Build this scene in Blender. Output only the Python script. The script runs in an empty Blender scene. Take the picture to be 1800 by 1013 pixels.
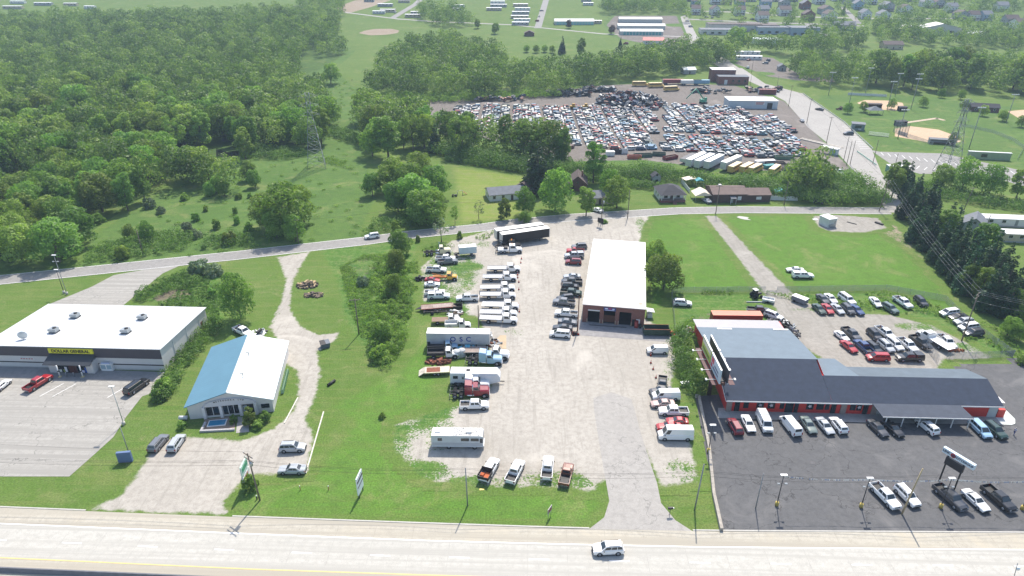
import bpy, bmesh, math, random
import numpy as np
from mathutils import Vector, Matrix
R = math.radians
sc = bpy.context.scene
# ---------------------------------------------------------------- camera, sky, sun, exposure
F_PX, PITCH, CAM_H = 1170.0, R(27), 83.0
cam_d = bpy.data.cameras.new("camera"); cam = bpy.data.objects.new("camera", cam_d)
sc.collection.objects.link(cam); sc.camera = cam
cam_d.sensor_width = 36; cam_d.lens = 36*F_PX/1800; cam_d.clip_start = 0.5; cam_d.clip_end = 6000
cam.location = (0, 0, CAM_H); cam.rotation_euler = (R(90)-PITCH, 0, 0)
w = bpy.data.worlds.new("World"); sc.world = w; w.use_nodes = True
nt = w.node_tree; bg = nt.nodes["Background"]
sky = nt.nodes.new("ShaderNodeTexSky"); sky.sky_type = 'NISHITA'; sky.sun_disc = False
sky.sun_elevation = R(53); sky.sun_rotation = R(14); sky.air_density = 1.0; sky.dust_density = 1.5
nt.links.new(sky.outputs[0], bg.inputs[0]); bg.inputs[1].default_value = 0.15
sun_d = bpy.data.lights.new("sun", 'SUN'); sun = bpy.data.objects.new("sun", sun_d); sc.collection.objects.link(sun)
sun_d.energy = 4.0; sun_d.angle = R(0.6); sun_d.color = (1.0, 0.93, 0.83)
sv = Vector((math.sin(R(14))*math.cos(R(53)), math.cos(R(14))*math.cos(R(53)), math.sin(R(53))))
sun.rotation_euler = sv.to_track_quat('Z', 'Y').to_euler(); sun.location = (60, 200, 200)
sc.view_settings.view_transform = 'Standard'; sc.view_settings.look = 'None'
sc.view_settings.exposure = 0.72; sc.view_settings.gamma = 1
sc.cycles.max_bounces = 5; sc.cycles.diffuse_bounces = 2; sc.cycles.transparent_max_bounces = 4
sc.cycles.volume_bounces = 0; sc.cycles.use_denoising = True
rnd = random.Random(7); HAZE_D = 0.00019
# ---------------------------------------------------------------- terrain and pixel -> ground
KN = [(-5000, 0), (430, 0), (560, 4), (720, 14), (900, 30), (1200, 60), (2000, 135)]
def hz(y):
    for (a, za), (b, zb) in zip(KN, KN[1:]):
        if y <= b: return za+(zb-za)*(y-a)/(b-a)
    return KN[-1][1]
HY = np.array([k[0] for k in KN], float); HZ = np.array([k[1] for k in KN], float)
def hzn(y): return np.interp(y, HY, HZ)
def G(px, py, h=0.0):
    dx = (px-900)/F_PX; dy = (506.5-py)/F_PX
    d = (dx, math.cos(PITCH)+math.sin(PITCH)*dy, -math.sin(PITCH)+math.cos(PITCH)*dy)
    t = (h-CAM_H)/d[2]
    if t*d[1] > 430:                      # march onto the rising slope
        t0 = 430/d[1]
        for i in range(4000):
            t0 += 1.0
            if CAM_H+d[2]*t0 <= hz(t0*d[1])+h: break
        t = t0
    return (d[0]*t, d[1]*t)
def G3(px, py, h=0.0):
    x, y = G(px, py, h); return Vector((x, y, hz(y)))
def ppm(y):                               # photo pixels per metre at ground depth y
    return F_PX/(y*math.cos(PITCH)+CAM_H*math.sin(PITCH))
# ---------------------------------------------------------------- materials
MC = {}
def S(hx):
    c = [int(hx[i:i+2], 16)/255 for i in (0, 2, 4)]
    return tuple(v/12.92 if v <= .04045 else ((v+.055)/1.055)**2.4 for v in c)
def new_mat(name):
    m = bpy.data.materials.new(name); m.use_nodes = True
    return m, m.node_tree, m.node_tree.nodes["Principled BSDF"]
def N(nt, t, **kw):
    n = nt.nodes.new(t)
    for k, v in kw.items(): setattr(n, k, v)
    return n
def mixc(nt, fac, a, b, mode='MIX'):
    n = N(nt, "ShaderNodeMix", data_type='RGBA', blend_type=mode)
    for s, v in ((0, fac), (6, a), (7, b)):
        if isinstance(v, bpy.types.NodeSocket): nt.links.new(v, n.inputs[s])
        elif s == 0: n.inputs[0].default_value = v
        else: n.inputs[s].default_value = (*v[:3], 1)
    return n.outputs[2]
def mth(nt, op, a, b=0.0, clamp=False):
    n = N(nt, "ShaderNodeMath", operation=op, use_clamp=clamp)
    for s, v in ((0, a), (1, b)):
        if isinstance(v, bpy.types.NodeSocket): nt.links.new(v, n.inputs[s])
        else: n.inputs[s].default_value = v
    return n.outputs[0]
def noise(nt, vec, scale, detail=4, rough=.55, dist=0.0):
    n = N(nt, "ShaderNodeTexNoise"); n.inputs["Scale"].default_value = scale
    n.inputs["Detail"].default_value = detail; n.inputs["Roughness"].default_value = rough; n.inputs["Distortion"].default_value = dist
    if vec is not None: nt.links.new(vec, n.inputs["Vector"])
    return n.outputs["Fac"]
def ramp(nt, fac, stops):
    n = N(nt, "ShaderNodeValToRGB"); e = n.color_ramp.elements
    while len(e) < len(stops): e.new(.5)
    for i, (p, c) in enumerate(stops):
        e[i].position = p; e[i].color = (*c, 1) if len(c) == 3 else c
    nt.links.new(fac, n.inputs[0]); return n.outputs[0]
def ss(nt, v, lo, hi):
    n = N(nt, "ShaderNodeMapRange", interpolation_type='SMOOTHSTEP')
    n.inputs[1].default_value = lo; n.inputs[2].default_value = hi
    nt.links.new(v, n.inputs[0]); return n.outputs[0]
def bump(nt, bs, h, strength, dist=.05):
    b = N(nt, "ShaderNodeBump"); b.inputs["Strength"].default_value = strength; b.inputs["Distance"].default_value = dist
    nt.links.new(h, b.inputs["Height"]); nt.links.new(b.outputs[0], bs.inputs["Normal"])
def wpos(nt): return N(nt, "ShaderNodeNewGeometry").outputs["Position"]
def opos(nt): return N(nt, "ShaderNodeTexCoord").outputs["Object"]
def mat(name, col=None, rough=.6, metal=0., var=0., scale=1., bmp=0., coat=0., stripes=None, spec=None, col2=None):
    """plain surface with mottling (var); stripes=(axis, period, strength) gives ribs, seams or courses"""
    if name in MC: return MC[name]
    m, nt, b = new_mat(name); MC[name] = m
    if isinstance(col, str): col = S(col)
    if isinstance(col2, str): col2 = S(col2)
    b.inputs["Roughness"].default_value = rough; b.inputs["Metallic"].default_value = metal
    b.inputs["Coat Weight"].default_value = coat; b.inputs["Coat Roughness"].default_value = .08
    if spec is not None: b.inputs["Specular IOR Level"].default_value = spec
    c = None; P = opos(nt)
    if var or col2:
        n1 = noise(nt, P, scale, 6, .6)
        lo = tuple(x*(1-var) for x in col); hi = col2 if col2 else tuple(min(1, x*(1+var)) for x in col)
        c = ramp(nt, n1, [(.3, lo), (.7, hi)])
    if stripes:
        ax, per, st = stripes[:3]
        sep = N(nt, "ShaderNodeSeparateXYZ"); nt.links.new(P, sep.inputs[0])
        f = mth(nt, 'FRACT', mth(nt, 'DIVIDE', sep.outputs[ax], per))
        k = mth(nt, 'LESS_THAN', f, .14)
        c = mixc(nt, mth(nt, 'MULTIPLY', k, st), c if c else col, tuple(x*.45 for x in col))
        if bmp: bump(nt, b, k, bmp, .03)
    elif bmp: bump(nt, b, noise(nt, P, scale*6, 5), bmp)
    if c: nt.links.new(c, b.inputs["Base Color"])
    else: b.inputs["Base Color"].default_value = (*col, 1)
    return m
def paint(hx, rough=.28, metal=.0):
    return mat("paint_"+hx, hx, rough, metal, coat=.6)
def brickmat(name, c1, c2, mort, sx=.22, sz=.075):
    if name in MC: return MC[name]
    m, nt, b = new_mat(name); MC[name] = m
    sep = N(nt, "ShaderNodeSeparateXYZ"); nt.links.new(opos(nt), sep.inputs[0])
    cb = N(nt, "ShaderNodeCombineXYZ"); nt.links.new(mth(nt, 'ADD', sep.outputs[0], sep.outputs[1]), cb.inputs[0]); nt.links.new(sep.outputs[2], cb.inputs[1])
    t = N(nt, "ShaderNodeTexBrick"); nt.links.new(cb.outputs[0], t.inputs[0])
    t.inputs["Color1"].default_value = (*S(c1), 1); t.inputs["Color2"].default_value = (*S(c2), 1); t.inputs["Mortar"].default_value = (*S(mort), 1)
    t.inputs["Scale"].default_value = 1; t.inputs["Brick Width"].default_value = sx; t.inputs["Row Height"].default_value = sz; t.inputs["Mortar Size"].default_value = .008
    nt.links.new(t.outputs[0], b.inputs["Base Color"]); b.inputs["Roughness"].default_value = .85
    return m
GLASS = mat("window_glass", '1c262c', .08, spec=.8); CARGLASS = mat("car_glass", '2a3338', .1, spec=.8)
TYRE = mat("tyre_rubber", '16161a', .85); RIM = mat("wheel_rim", '9a9ca0', .35, .7); BLACK = mat("black_trim", '141416', .6)
CHROME = mat("chrome", 'c8cace', .2, .9); HEAD = mat("headlight_lens", 'd8dce0', .1, .3); TAIL = mat("taillight_lens", '8a1012', .2)
DARKSTEEL = mat("dark_steel", '2b2a2c', .6, .3, .25, 3); RUST = mat("rusty_steel", '5c3322', .85, 0, .35, 2, .3, col2='8a5236'); GALV = mat("galvanised_steel", 'a3a8aa', .45, .5, .1, 2)
WOOD = mat("weathered_wood", '6b5d4f', .85, 0, .3, 2); WHITE = mat("white_enamel", 'dcdcda', .4, 0, .04, 1); OFFW = mat("aged_white_panel", 'c9cac8', .55, 0, .1, .8)
CONC = mat("plain_concrete", 'b1aea6', .85, 0, .12, 1.2, .1)
# ---------------------------------------------------------------- mesh builder
class MB:
    def __init__(s): s.v = []; s.f = []; s.m = []; s.cur = 0; s.sm = []
    def add(s, vs, fs, smooth=False):
        o = len(s.v); s.v += [tuple(v) for v in vs]
        for f in fs: s.f.append(tuple(o+i for i in f)); s.m.append(s.cur); s.sm.append(smooth)
        return s
    def mi(s, i): s.cur = i; return s
    def box(s, c, d, rz=0., rx=0., ry=0.):
        x, y, z = [k/2 for k in d]; vs = [(a*x, b*y, e*z) for e in (-1, 1) for b in (-1, 1) for a in (-1, 1)]
        M = Matrix.Rotation(rz, 3, 'Z')@Matrix.Rotation(ry, 3, 'Y')@Matrix.Rotation(rx, 3, 'X')
        vs = [M@Vector(v)+Vector(c) for v in vs]
        return s.add(vs, [(0, 2, 3, 1), (4, 5, 7, 6), (0, 1, 5, 4), (2, 6, 7, 3), (0, 4, 6, 2), (1, 3, 7, 5)])
    def b2(s, x0, x1, y0, y1, z0, z1): return s.box(((x0+x1)/2, (y0+y1)/2, (z0+z1)/2), (abs(x1-x0), abs(y1-y0), abs(z1-z0)))
    def loft(s, rings, cap=True, smooth=False):
        n = len(rings[0]); vs = [p for r in rings for p in r]; fs = []
        for i in range(len(rings)-1):
            for j in range(n): k = (j+1) % n; fs.append((i*n+j, i*n+k, (i+1)*n+k, (i+1)*n+j))
        if cap: fs.append(tuple(range(n-1, -1, -1))); fs.append(tuple((len(rings)-1)*n+j for j in range(n)))
        return s.add(vs, fs, smooth)
    def tube(s, a, b, r0, r1=None, n=8, cap=True, smooth=True):
        a = Vector(a); b = Vector(b); r1 = r0 if r1 is None else r1; d = (b-a)
        if d.length < 1e-6: return s
        q = d.to_track_quat('Z', 'Y'); rs = []
        for p, r in ((a, r0), (b, r1)):
            rs.append([p+q@Vector((r*math.cos(2*math.pi*k/n), r*math.sin(2*math.pi*k/n), 0)) for k in range(n)])
        return s.loft(rs, cap, smooth)
    def path(s, pts, r, n=6):
        for a, b in zip(pts, pts[1:]): s.tube(a, b, r, r, n)
        return s
    def prism(s, poly, z0, z1):
        return s.loft([[(p[0], p[1], z0) for p in poly], [(p[0], p[1], z1) for p in poly]])
    def quad(s, *p): return s.add(p, [tuple(range(len(p)))])
    def slab(s, pts, t, n=None):          # thickened polygon from 3-D points (thickness along its normal, downward/back)
        pts = [Vector(p) for p in pts]
        if n is None: n = (pts[1]-pts[0]).cross(pts[2]-pts[0]).normalized()
        n = Vector(n); return s.loft([[p-n*t for p in pts], pts])
    def mesh(s, name, mats):
        me = bpy.data.meshes.new(name); me.from_pydata(s.v, [], s.f); me.polygons.foreach_set("material_index", s.m)
        me.polygons.foreach_set("use_smooth", s.sm)
        for m in (mats if isinstance(mats, (list, tuple)) else [mats]): me.materials.append(m)
        bm = bmesh.new(); bm.from_mesh(me); bmesh.ops.recalc_face_normals(bm, faces=bm.faces); bm.to_mesh(me); bm.free()
        me.update(); return me
    def obj(s, name, mats, parent=None, **kw): return link(name, s.mesh(name, mats), parent, **kw)
def link(name, me, parent=None, label=None, cat=None, group=None, kind=None, loc=None, rz=None, scale=None):
    o = bpy.data.objects.new(name, me); sc.collection.objects.link(o)
    if parent: o.parent = parent
    if label: o['label'] = label
    if cat: o['category'] = cat
    if group: o['group'] = group
    if kind: o['kind'] = kind
    if loc is not None: o.location = loc
    if rz is not None: o.rotation_euler = (0, 0, rz)
    if scale is not None: o.scale = scale if hasattr(scale, '__len__') else (scale,)*3
    return o
def thing(name, label, cat, loc=(0, 0, 0), rz=0., group=None, scale=None): return link(name, None, None, label, cat, group, None, loc, rz, scale)
class Proto:                              # parts built once; stamp() makes a thing with its own part objects on shared meshes
    def __init__(s): s.parts = []
    def part(s, name, mb, mats, sub=(), paint=False, loc=(0, 0, 0), rz=0.):
        me = mb.mesh(name, mats) if isinstance(mb, MB) else mb
        s.parts.append((name, me, [(n, m.mesh(n, mm)) if isinstance(m, MB) else (n, m) for n, m, mm in sub], paint, loc, rz)); return s
    def stamp(s, name, label, cat, loc, rz=0., group=None, paint=None, scale=None, extra=None):
        t = thing(name, label, cat, loc, rz, group, scale)
        for n, me, subs, pt, l, r in s.parts:
            o = link(n, me, t, loc=l, rz=r)
            if pt and paint is not None: o.material_slots[0].link = 'OBJECT'; o.material_slots[0].material = paint
            for sn, sm in subs: link(sn, sm, o)
        return t
def text_mesh(name, s, size, m, depth=.02, bold=0., align='CENTER'):
    cu = bpy.data.curves.new(name, 'FONT'); cu.body = s; cu.size = size; cu.extrude = depth; cu.offset = bold
    cu.align_x = align; cu.align_y = 'CENTER'; o = bpy.data.objects.new(name, cu); sc.collection.objects.link(o)
    dg = bpy.context.evaluated_depsgraph_get(); me = bpy.data.meshes.new_from_object(o.evaluated_get(dg))
    bpy.data.objects.remove(o); me.materials.clear(); me.materials.append(m); me.name = name; return me
def lettering(parent, s, size, m, loc, rot, bold=0.01, name='lettering'):
    o = link(name, text_mesh(name, s, size, m, .02, bold), parent, loc=loc); o.rotation_euler = rot; return o
# ---------------------------------------------------------------- ground, roads, lots
def grass_col(nt, P, a, b, c, d=None, k=1.0):
    n1 = noise(nt, P, .035*k, 5, .6, .6); n2 = noise(nt, P, .35*k, 5, .65); n3 = noise(nt, P, 3.2, 4, .7)
    c1 = ramp(nt, n1, [(.35, a), (.62, b)])
    c2 = mixc(nt, ss(nt, n2, .42, .68), c1, c)
    if d: c2 = mixc(nt, ss(nt, noise(nt, P, .11*k, 6, .75, 1.2), .56, .70), c2, d)
    mp = N(nt, "ShaderNodeMapping"); mp.inputs["Scale"].default_value = (.05, .75, 1); nt.links.new(P, mp.inputs[0])
    c2 = mixc(nt, mth(nt, 'MULTIPLY', ss(nt, noise(nt, mp.outputs[0], 1, 3, .6), .5, .62), .5), c2, (c[0]*1.25, c[1]*1.05, c[2]*1.2))
    c2 = mixc(nt, mth(nt, 'MULTIPLY', ss(nt, noise(nt, P, .07*k, 6, .7, .8), .52, .70), .65), c2, (.185, .205, .075))
    return mixc(nt, .75, c2, ramp(nt, n3, [(.3, (.5,)*3), (.7, (1.5,)*3)]), 'MULTIPLY')
LAWN = [(.080, .142, .026), (.100, .165, .033), (.112, .165, .042), (.155, .180, .066)]
MEAD = [(.078, .142, .032), (.100, .168, .040), (.066, .125, .030), (.14, .17, .062)]
WEED = [(.075, .16, .025), (.050, .12, .022), (.12, .19, .05), (.16, .18, .075)]
def grassmat(name, cols):
    m, nt, b = new_mat(name); P = wpos(nt); nt.links.new(grass_col(nt, P, *cols), b.inputs["Base Color"])
    b.inputs["Roughness"].default_value = .9; b.inputs["Specular IOR Level"].default_value = .1
    bump(nt, b, noise(nt, P, 2.5, 5, .7), .5, .15); MC[name] = m; return m
GROUND = grassmat("ground_grass", LAWN)
def gravel_col(nt, P, a, b, tr=0):
    n1 = noise(nt, P, .06, 6, .65, .8); n2 = noise(nt, P, .9, 6, .7); n3 = noise(nt, P, 9, 3, .8)
    c = ramp(nt, n1, [(.3, a), (.7, b)]); c = mixc(nt, ss(nt, n2, .35, .75), c, tuple(x*.84 for x in a))
    if tr:
        mp = N(nt, "ShaderNodeMapping"); mp.inputs["Scale"].default_value = (.9, .07, 1); mp.inputs["Rotation"].default_value = (0, 0, .12); nt.links.new(P, mp.inputs[0])
        c = mixc(nt, mth(nt, 'MULTIPLY', ss(nt, noise(nt, mp.outputs[0], 1, 4, .6, .5), .52, .66), .55), c, tuple(x*.78 for x in a))
        c = mixc(nt, mth(nt, 'MULTIPLY', ss(nt, noise(nt, P, .17, 4, .6), .62, .72), .6), c, tuple(x*.7 for x in a))
        c = mixc(nt, mth(nt, 'MULTIPLY', ss(nt, noise(nt, P, .045, 5, .6, 1.), .55, .7), .6), c, tuple(x*1.22 for x in b))
    return mixc(nt, .6, c, ramp(nt, n3, [(.3, (.7,)*3), (.7, (1.25,)*3)]), 'MULTIPLY')
def softmat(name, inner, outer, weeds=None, amp=3.0, width=.8, bmp=.4):
    """inner surface that frays into the outer one by distance to the sheet's edge (sd) and at weed patches (wd)"""
    m, nt, b = new_mat(name); P = wpos(nt)
    ci = inner(nt, P); co = outer(nt, P)
    at = N(nt, "ShaderNodeAttribute", attribute_name='sd'); aw = N(nt, "ShaderNodeAttribute", attribute_name='wd')
    nn = noise(nt, P, .5, 6, .75); nf = noise(nt, P, 2.2, 5, .75)
    f = ss(nt, mth(nt, 'ADD', at.outputs["Fac"], mth(nt, 'MULTIPLY', mth(nt, 'SUBTRACT', nn, .55), amp)), -.1, width)
    wv = mth(nt, 'ADD', mth(nt, 'MULTIPLY', aw.outputs["Fac"], 1.35), mth(nt, 'ADD', mth(nt, 'MULTIPLY', mth(nt, 'SUBTRACT', noise(nt, P, .22, 6, .7), .5), 1.5), mth(nt, 'MULTIPLY', mth(nt, 'SUBTRACT', nf, .5), 1.6)))
    wf = ss(nt, wv, .56, .76)
    cw = weeds(nt, P) if weeds else co
    c = mixc(nt, f, co, mixc(nt, wf, ci, cw))
    nt.links.new(c, b.inputs["Base Color"]); b.inputs["Roughness"].default_value = .95; b.inputs["Specular IOR Level"].default_value = .1
    bump(nt, b, nf, bmp, .1); MC[name] = m; return m
def px_poly(pts, h=0.0): return np.array([G(x, y, h) for x, y in pts])
def inside(P, poly):
    x, y = P[:, 0], P[:, 1]; r = np.zeros(len(P), bool); n = len(poly)
    for i in range(n):
        x0, y0 = poly[i]; x1, y1 = poly[i-1]
        c = ((y0 > y) != (y1 > y)) & (x < (x1-x0)*(y-y0)/((y1-y0) if y1 != y0 else 1e-9)+x0); r ^= c
    return r
def sdist(P, poly):
    d = np.full(len(P), 1e9)
    for i in range(len(poly)):
        a = poly[i-1]; b = poly[i]; ab = b-a; t = np.clip(((P-a)@ab)/max(ab@ab, 1e-9), 0, 1)
        d = np.minimum(d, np.linalg.norm(P-(a+t[:, None]*ab), axis=1))
    return np.where(inside(P, poly), d, -d)
ZC = [0.0]
def soft_sheet(name, pts, m, z, cell=1.5, weed=(), over=1.5, world=False):
    ZC[0] += .0002; z += ZC[0]
    poly = np.array(pts, float) if world else px_poly(pts)
    lo = poly.min(0)-over-cell; hi = poly.max(0)+over+cell
    nx = int((hi[0]-lo[0])/cell)+2; ny = int((hi[1]-lo[1])/cell)+2
    X, Y = np.meshgrid(lo[0]+np.arange(nx)*cell, lo[1]+np.arange(ny)*cell); P = np.stack([X.ravel(), Y.ravel()], 1)
    sd = sdist(P, poly); wd = np.zeros(len(P))
    for (cx, cy, rx, ry, s) in weed:
        c = G(cx, cy); k = ppm(c[1]); e = ((P[:, 0]-c[0])/(rx/k))**2+((P[:, 1]-c[1])/(ry/k*1.6))**2
        wd = np.maximum(wd, s*np.clip(1.35-e*.6, 0, 1)) if s > 0 else wd+s*np.clip(1.3-e, 0, 1)
    i = np.arange(ny-1)[:, None]*nx+np.arange(nx-1)[None, :]; q = np.stack([i, i+1, i+nx+1, i+nx], -1).reshape(-1, 4)
    q = q[sd[q].max(1) > -over]; used, inv = np.unique(q, return_inverse=True); q = inv.reshape(-1, 4)
    V = np.column_stack([P[used], hzn(P[used, 1])+z])
    me = np_mesh(name, V, q, m)
    for an, arr in (('sd', sd[used]), ('wd', wd[used])):
        a = me.attributes.new(an, 'FLOAT', 'POINT'); a.data.foreach_set('value', arr.astype(np.float32))
    return link(name, me, kind='structure')
def np_mesh(name, V, Q, m, fattr=None):
    me = bpy.data.meshes.new(name); me.vertices.add(len(V)); me.vertices.foreach_set('co', np.asarray(V, np.float32).ravel())
    k = Q.shape[1]; me.loops.add(Q.size); me.loops.foreach_set('vertex_index', Q.ravel().astype(np.int32))
    me.polygons.add(len(Q)); me.polygons.foreach_set('loop_start', (np.arange(len(Q))*k).astype(np.int32)); me.polygons.foreach_set('loop_total', np.full(len(Q), k, np.int32))
    me.update(calc_edges=True)
    if fattr is not None:
        a = me.attributes.new('v', 'FLOAT', 'FACE'); a.data.foreach_set('value', fattr.astype(np.float32))
    for mm in (m if isinstance(m, (list, tuple)) else [m]): me.materials.append(mm)
    return me
def hard_sheet(name, pts, m, z, world=False, kind='structure', **kw):
    ZC[0] += .0002; z += ZC[0]
    poly = pts if world else [G(*p) for p in pts]
    bm = bmesh.new(); f = bm.faces.new([bm.verts.new((p[0], p[1], 0)) for p in poly]); bmesh.ops.triangulate(bm, faces=[f])
    for ky, _ in KN[1:-1]:
        bmesh.ops.bisect_plane(bm, geom=bm.verts[:]+bm.edges[:]+bm.faces[:], plane_co=(0, ky, 0), plane_no=(0, 1, 0))
    for v in bm.verts: v.co.z = hz(v.co.y)+z
    bmesh.ops.recalc_face_normals(bm, faces=bm.faces)
    if bm.faces and sum(f.normal.z for f in bm.faces) < 0: bmesh.ops.reverse_faces(bm, faces=bm.faces)
    me = bpy.data.meshes.new(name); bm.to_mesh(me); bm.free(); me.materials.append(m); return link(name, me, kind=kind, **kw)
def strip_pts(path, wd, world=False):
    c = [Vector(p if world else G(*p)) for p in path]; L = []; Rr = []
    for i, p in enumerate(c):
        a = c[max(0, i-1)]; b = c[min(len(c)-1, i+1)]; t = (b-a).normalized(); n = Vector((-t.y, t.x))*wd/2; L.append(tuple(p+n)); Rr.append(tuple(p-n))
    return L+Rr[::-1]
def road_strip(name, path, wd, m, z, world=False, **kw): return hard_sheet(name, strip_pts(path, wd, world), m, z, True, **kw)
# main ground sheet
gy = [-300, 430, 560, 720, 900, 1200, 2000]; vs = []; fs = []
for i, y in enumerate(gy):
    for x in (-2000, -400, 400, 2000): vs.append((x, y, hz(y)))
for i in range(len(gy)-1):
    for j in range(3): fs.append((i*4+j, i*4+j+1, i*4+j+5, i*4+j+4))
MB().add(vs, fs).obj("ground", GROUND, kind='structure')
LOOK = dict(meadow=lambda n, P: grass_col(n, P, *MEAD), lawn=lambda n, P: grass_col(n, P, *LAWN), weed=lambda n, P: grass_col(n, P, *WEED, k=2.2))
M_MEAD = softmat("meadow_grass", LOOK['meadow'], LOOK['lawn'], LOOK['weed'], 4, 2)
M_WEED = softmat("weedy_grass", LOOK['weed'], LOOK['lawn'], lambda n, P: gravel_col(n, P, (.20, .17, .12), (.15, .12, .09)), 4, 1.5, .8)
M_DRY = softmat("dry_lawn", lambda n, P: grass_col(n, P, (.16, .22, .045), (.14, .20, .035), (.19, .22, .07)), LOOK['lawn'], LOOK['lawn'], 5, 4)
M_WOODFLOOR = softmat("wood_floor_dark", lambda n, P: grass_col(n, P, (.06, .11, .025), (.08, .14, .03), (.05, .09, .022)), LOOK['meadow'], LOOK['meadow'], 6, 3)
M_BRIGHT = softmat("bright_lawn", lambda n, P: grass_col(n, P, (.084, .172, .026), (.100, .192, .032), (.080, .150, .028), (.135, .185, .048)), LOOK['lawn'], LOOK['lawn'], 3, 2)
GR1 = lambda n, P: gravel_col(n, P, (.365, .338, .294), (.445, .415, .366), tr=1)
M_GRAVEL = softmat("pale_gravel", GR1, LOOK['lawn'], LOOK['weed'], 3.0, .8)
M_GRAVEL2 = softmat("grey_gravel", lambda n, P: gravel_col(n, P, (.29, .27, .235), (.35, .33, .295), tr=1), LOOK['lawn'], LOOK['weed'], 3.0, .8)
M_DRV = softmat("worn_driveway", lambda n, P: gravel_col(n, P, (.40, .385, .365), (.47, .45, .43)), GR1, GR1, .7, .7, .1)
M_JUNKDIRT = softmat("yard_dirt", lambda n, P: gravel_col(n, P, (.17, .15, .132), (.225, .20, .18), tr=1), LOOK['meadow'], LOOK['weed'], 3.0, .8)
M_INFIELD = softmat("infield_dirt", lambda n, P: gravel_col(n, P, (.50, .36, .24), (.56, .42, .29)), LOOK['lawn'], LOOK['lawn'], .6, .4)
M_BARE = softmat("bare_earth", lambda n, P: gravel_col(n, P, (.28, .22, .16), (.36, .30, .23)), LOOK['lawn'], LOOK['weed'], 4, 1.5)
def pavemat(name, a, b, crack=.0, rough=.85, joints=None, stain=None):
    m, nt, bs = new_mat(name); P = wpos(nt)
    c = gravel_col(nt, P, a, b)
    if stain: c = mixc(nt, ss(nt, noise(nt, P, .09, 6, .7, 1.), .5, .7), c, stain)
    if crack:
        v = N(nt, "ShaderNodeTexVoronoi", feature='DISTANCE_TO_EDGE'); v.inputs["Scale"].default_value = .09
        wn = N(nt, "ShaderNodeTexNoise"); wn.inputs["Scale"].default_value = .25; wn.inputs["Detail"].default_value = 6; nt.links.new(P, wn.inputs["Vector"])
        vm = N(nt, "ShaderNodeVectorMath", operation='MULTIPLY_ADD'); vm.inputs[1].default_value = (9, 9, 9); nt.links.new(wn.outputs["Color"], vm.inputs[0]); nt.links.new(P, vm.inputs[2])
        nt.links.new(vm.outputs[0], v.inputs["Vector"])
        c = mixc(nt, mth(nt, 'MULTIPLY', mth(nt, 'LESS_THAN', v.outputs["Distance"], .006), crack), c, (.02, .02, .02))
    if joints:
        ang, off, px_, py_ = joints
        mp = N(nt, "ShaderNodeMapping"); mp.inputs["Rotation"].default_value = (0, 0, -ang); nt.links.new(P, mp.inputs[0])
        mp.inputs["Location"].default_value = (0, off, 0)
        sp = N(nt, "ShaderNodeSeparateXYZ"); nt.links.new(mp.outputs[0], sp.inputs[0])
        for k, (s, per, wdt) in enumerate(((0, px_, .05), (1, py_, .04))):
            if per:
                f = mth(nt, 'FRACT', mth(nt, 'DIVIDE', sp.outputs[s], per)); c = mixc(nt, mth(nt, 'MULTIPLY', mth(nt, 'LESS_THAN', f, wdt/per*1.6), .32), c, tuple(x*.45 for x in a))
        # long wheel wear bands
        
        cm = N(nt, "ShaderNodeCombineXYZ"); nt.links.new(mth(nt, 'MULTIPLY', sp.outputs[1], .8), cm.inputs[1]); nt.links.new(mth(nt, 'MULTIPLY', sp.outputs[0], .01), cm.inputs[0])
        c = mixc(nt, ss(nt, noise(nt, cm.outputs[0], 1, 3), .4, .62), c, tuple(x*.82 for x in a))
    nt.links.new(c, bs.inputs["Base Color"]); bs.inputs["Roughness"].default_value = rough; bs.inputs["Specular IOR Level"].default_value = .25
    bump(nt, bs, noise(nt, P, 12, 4, .7), .15, .02); MC[name] = m; return m
HW_ANG = math.atan2(G(1800, 967)[1]-G(0, 921)[1], G(1800, 967)[0]-G(0, 921)[0])
M_HWY = pavemat("highway_concrete", (.445, .428, .382), (.485, .468, .422), joints=(HW_ANG, 0, 6.1, 0))
M_SHOULDER = pavemat("shoulder_concrete", (.42, .385, .315), (.455, .425, .355), joints=(HW_ANG, 1, 6.1, 0), stain=(.44, .395, .31))
M_CLOT = pavemat("store_lot_concrete", (.335, .32, .288), (.38, .364, .33), crack=.45, joints=(HW_ANG, 0, 9, 9))
M_ASPH = pavemat("dark_asphalt", (.100, .100, .102), (.122, .121, .122), crack=.5, stain=(.145, .142, .14))
M_ROAD = pavemat("road_asphalt", (.25, .24, .225), (.30, .288, .27), crack=.25)
M_DRIVE = pavemat("driveway_asphalt", (.325, .308, .282), (.372, .354, .325), crack=.3, stain=(.305, .29, .268))
M_WALK = pavemat("walk_concrete", (.36, .345, .32), (.42, .40, .375), joints=(0, 0, 1.5, 0))
M_LINEW = mat("white_road_paint", 'fafaf6', .7, 0, .08, 3); M_LINEY = mat("yellow_road_paint", 'd8c078', .7, 0, .12, 3)
HP = [(-260, 882), (0, 893), (200, 901), (400, 909), (700, 920), (1000, 930), (1265, 935), (1800, 938), (2060, 940)]
WL = [(-260, 910), (0, 921), (450, 939.5), (750, 951), (1000, 957.5), (1220, 962), (1520, 964.8), (1800, 967), (2060, 969)]
YL = [(-260, 969), (0, 981), (450, 1001.6), (750, 1011.5), (1000, 1019), (1800, 1034), (2060, 1037)]
far = [(2060, 1150), (-260, 1150)]
hard_sheet("highway_shoulder", HP+WL[::-1], M_SHOULDER, .07)
hard_sheet("highway", WL+YL[::-1], M_HWY, .07)
hard_sheet("highway_median_shoulder", YL+[(2060, 1400), (-260, 1400)], M_SHOULDER, .07)
hard_sheet("highway_far_lanes", [(-260, 1001), (0, 1014), (300, 1028), (750, 1042), (2060, 1070), (2060, 1400), (-260, 1400)], M_HWY, .07)
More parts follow.
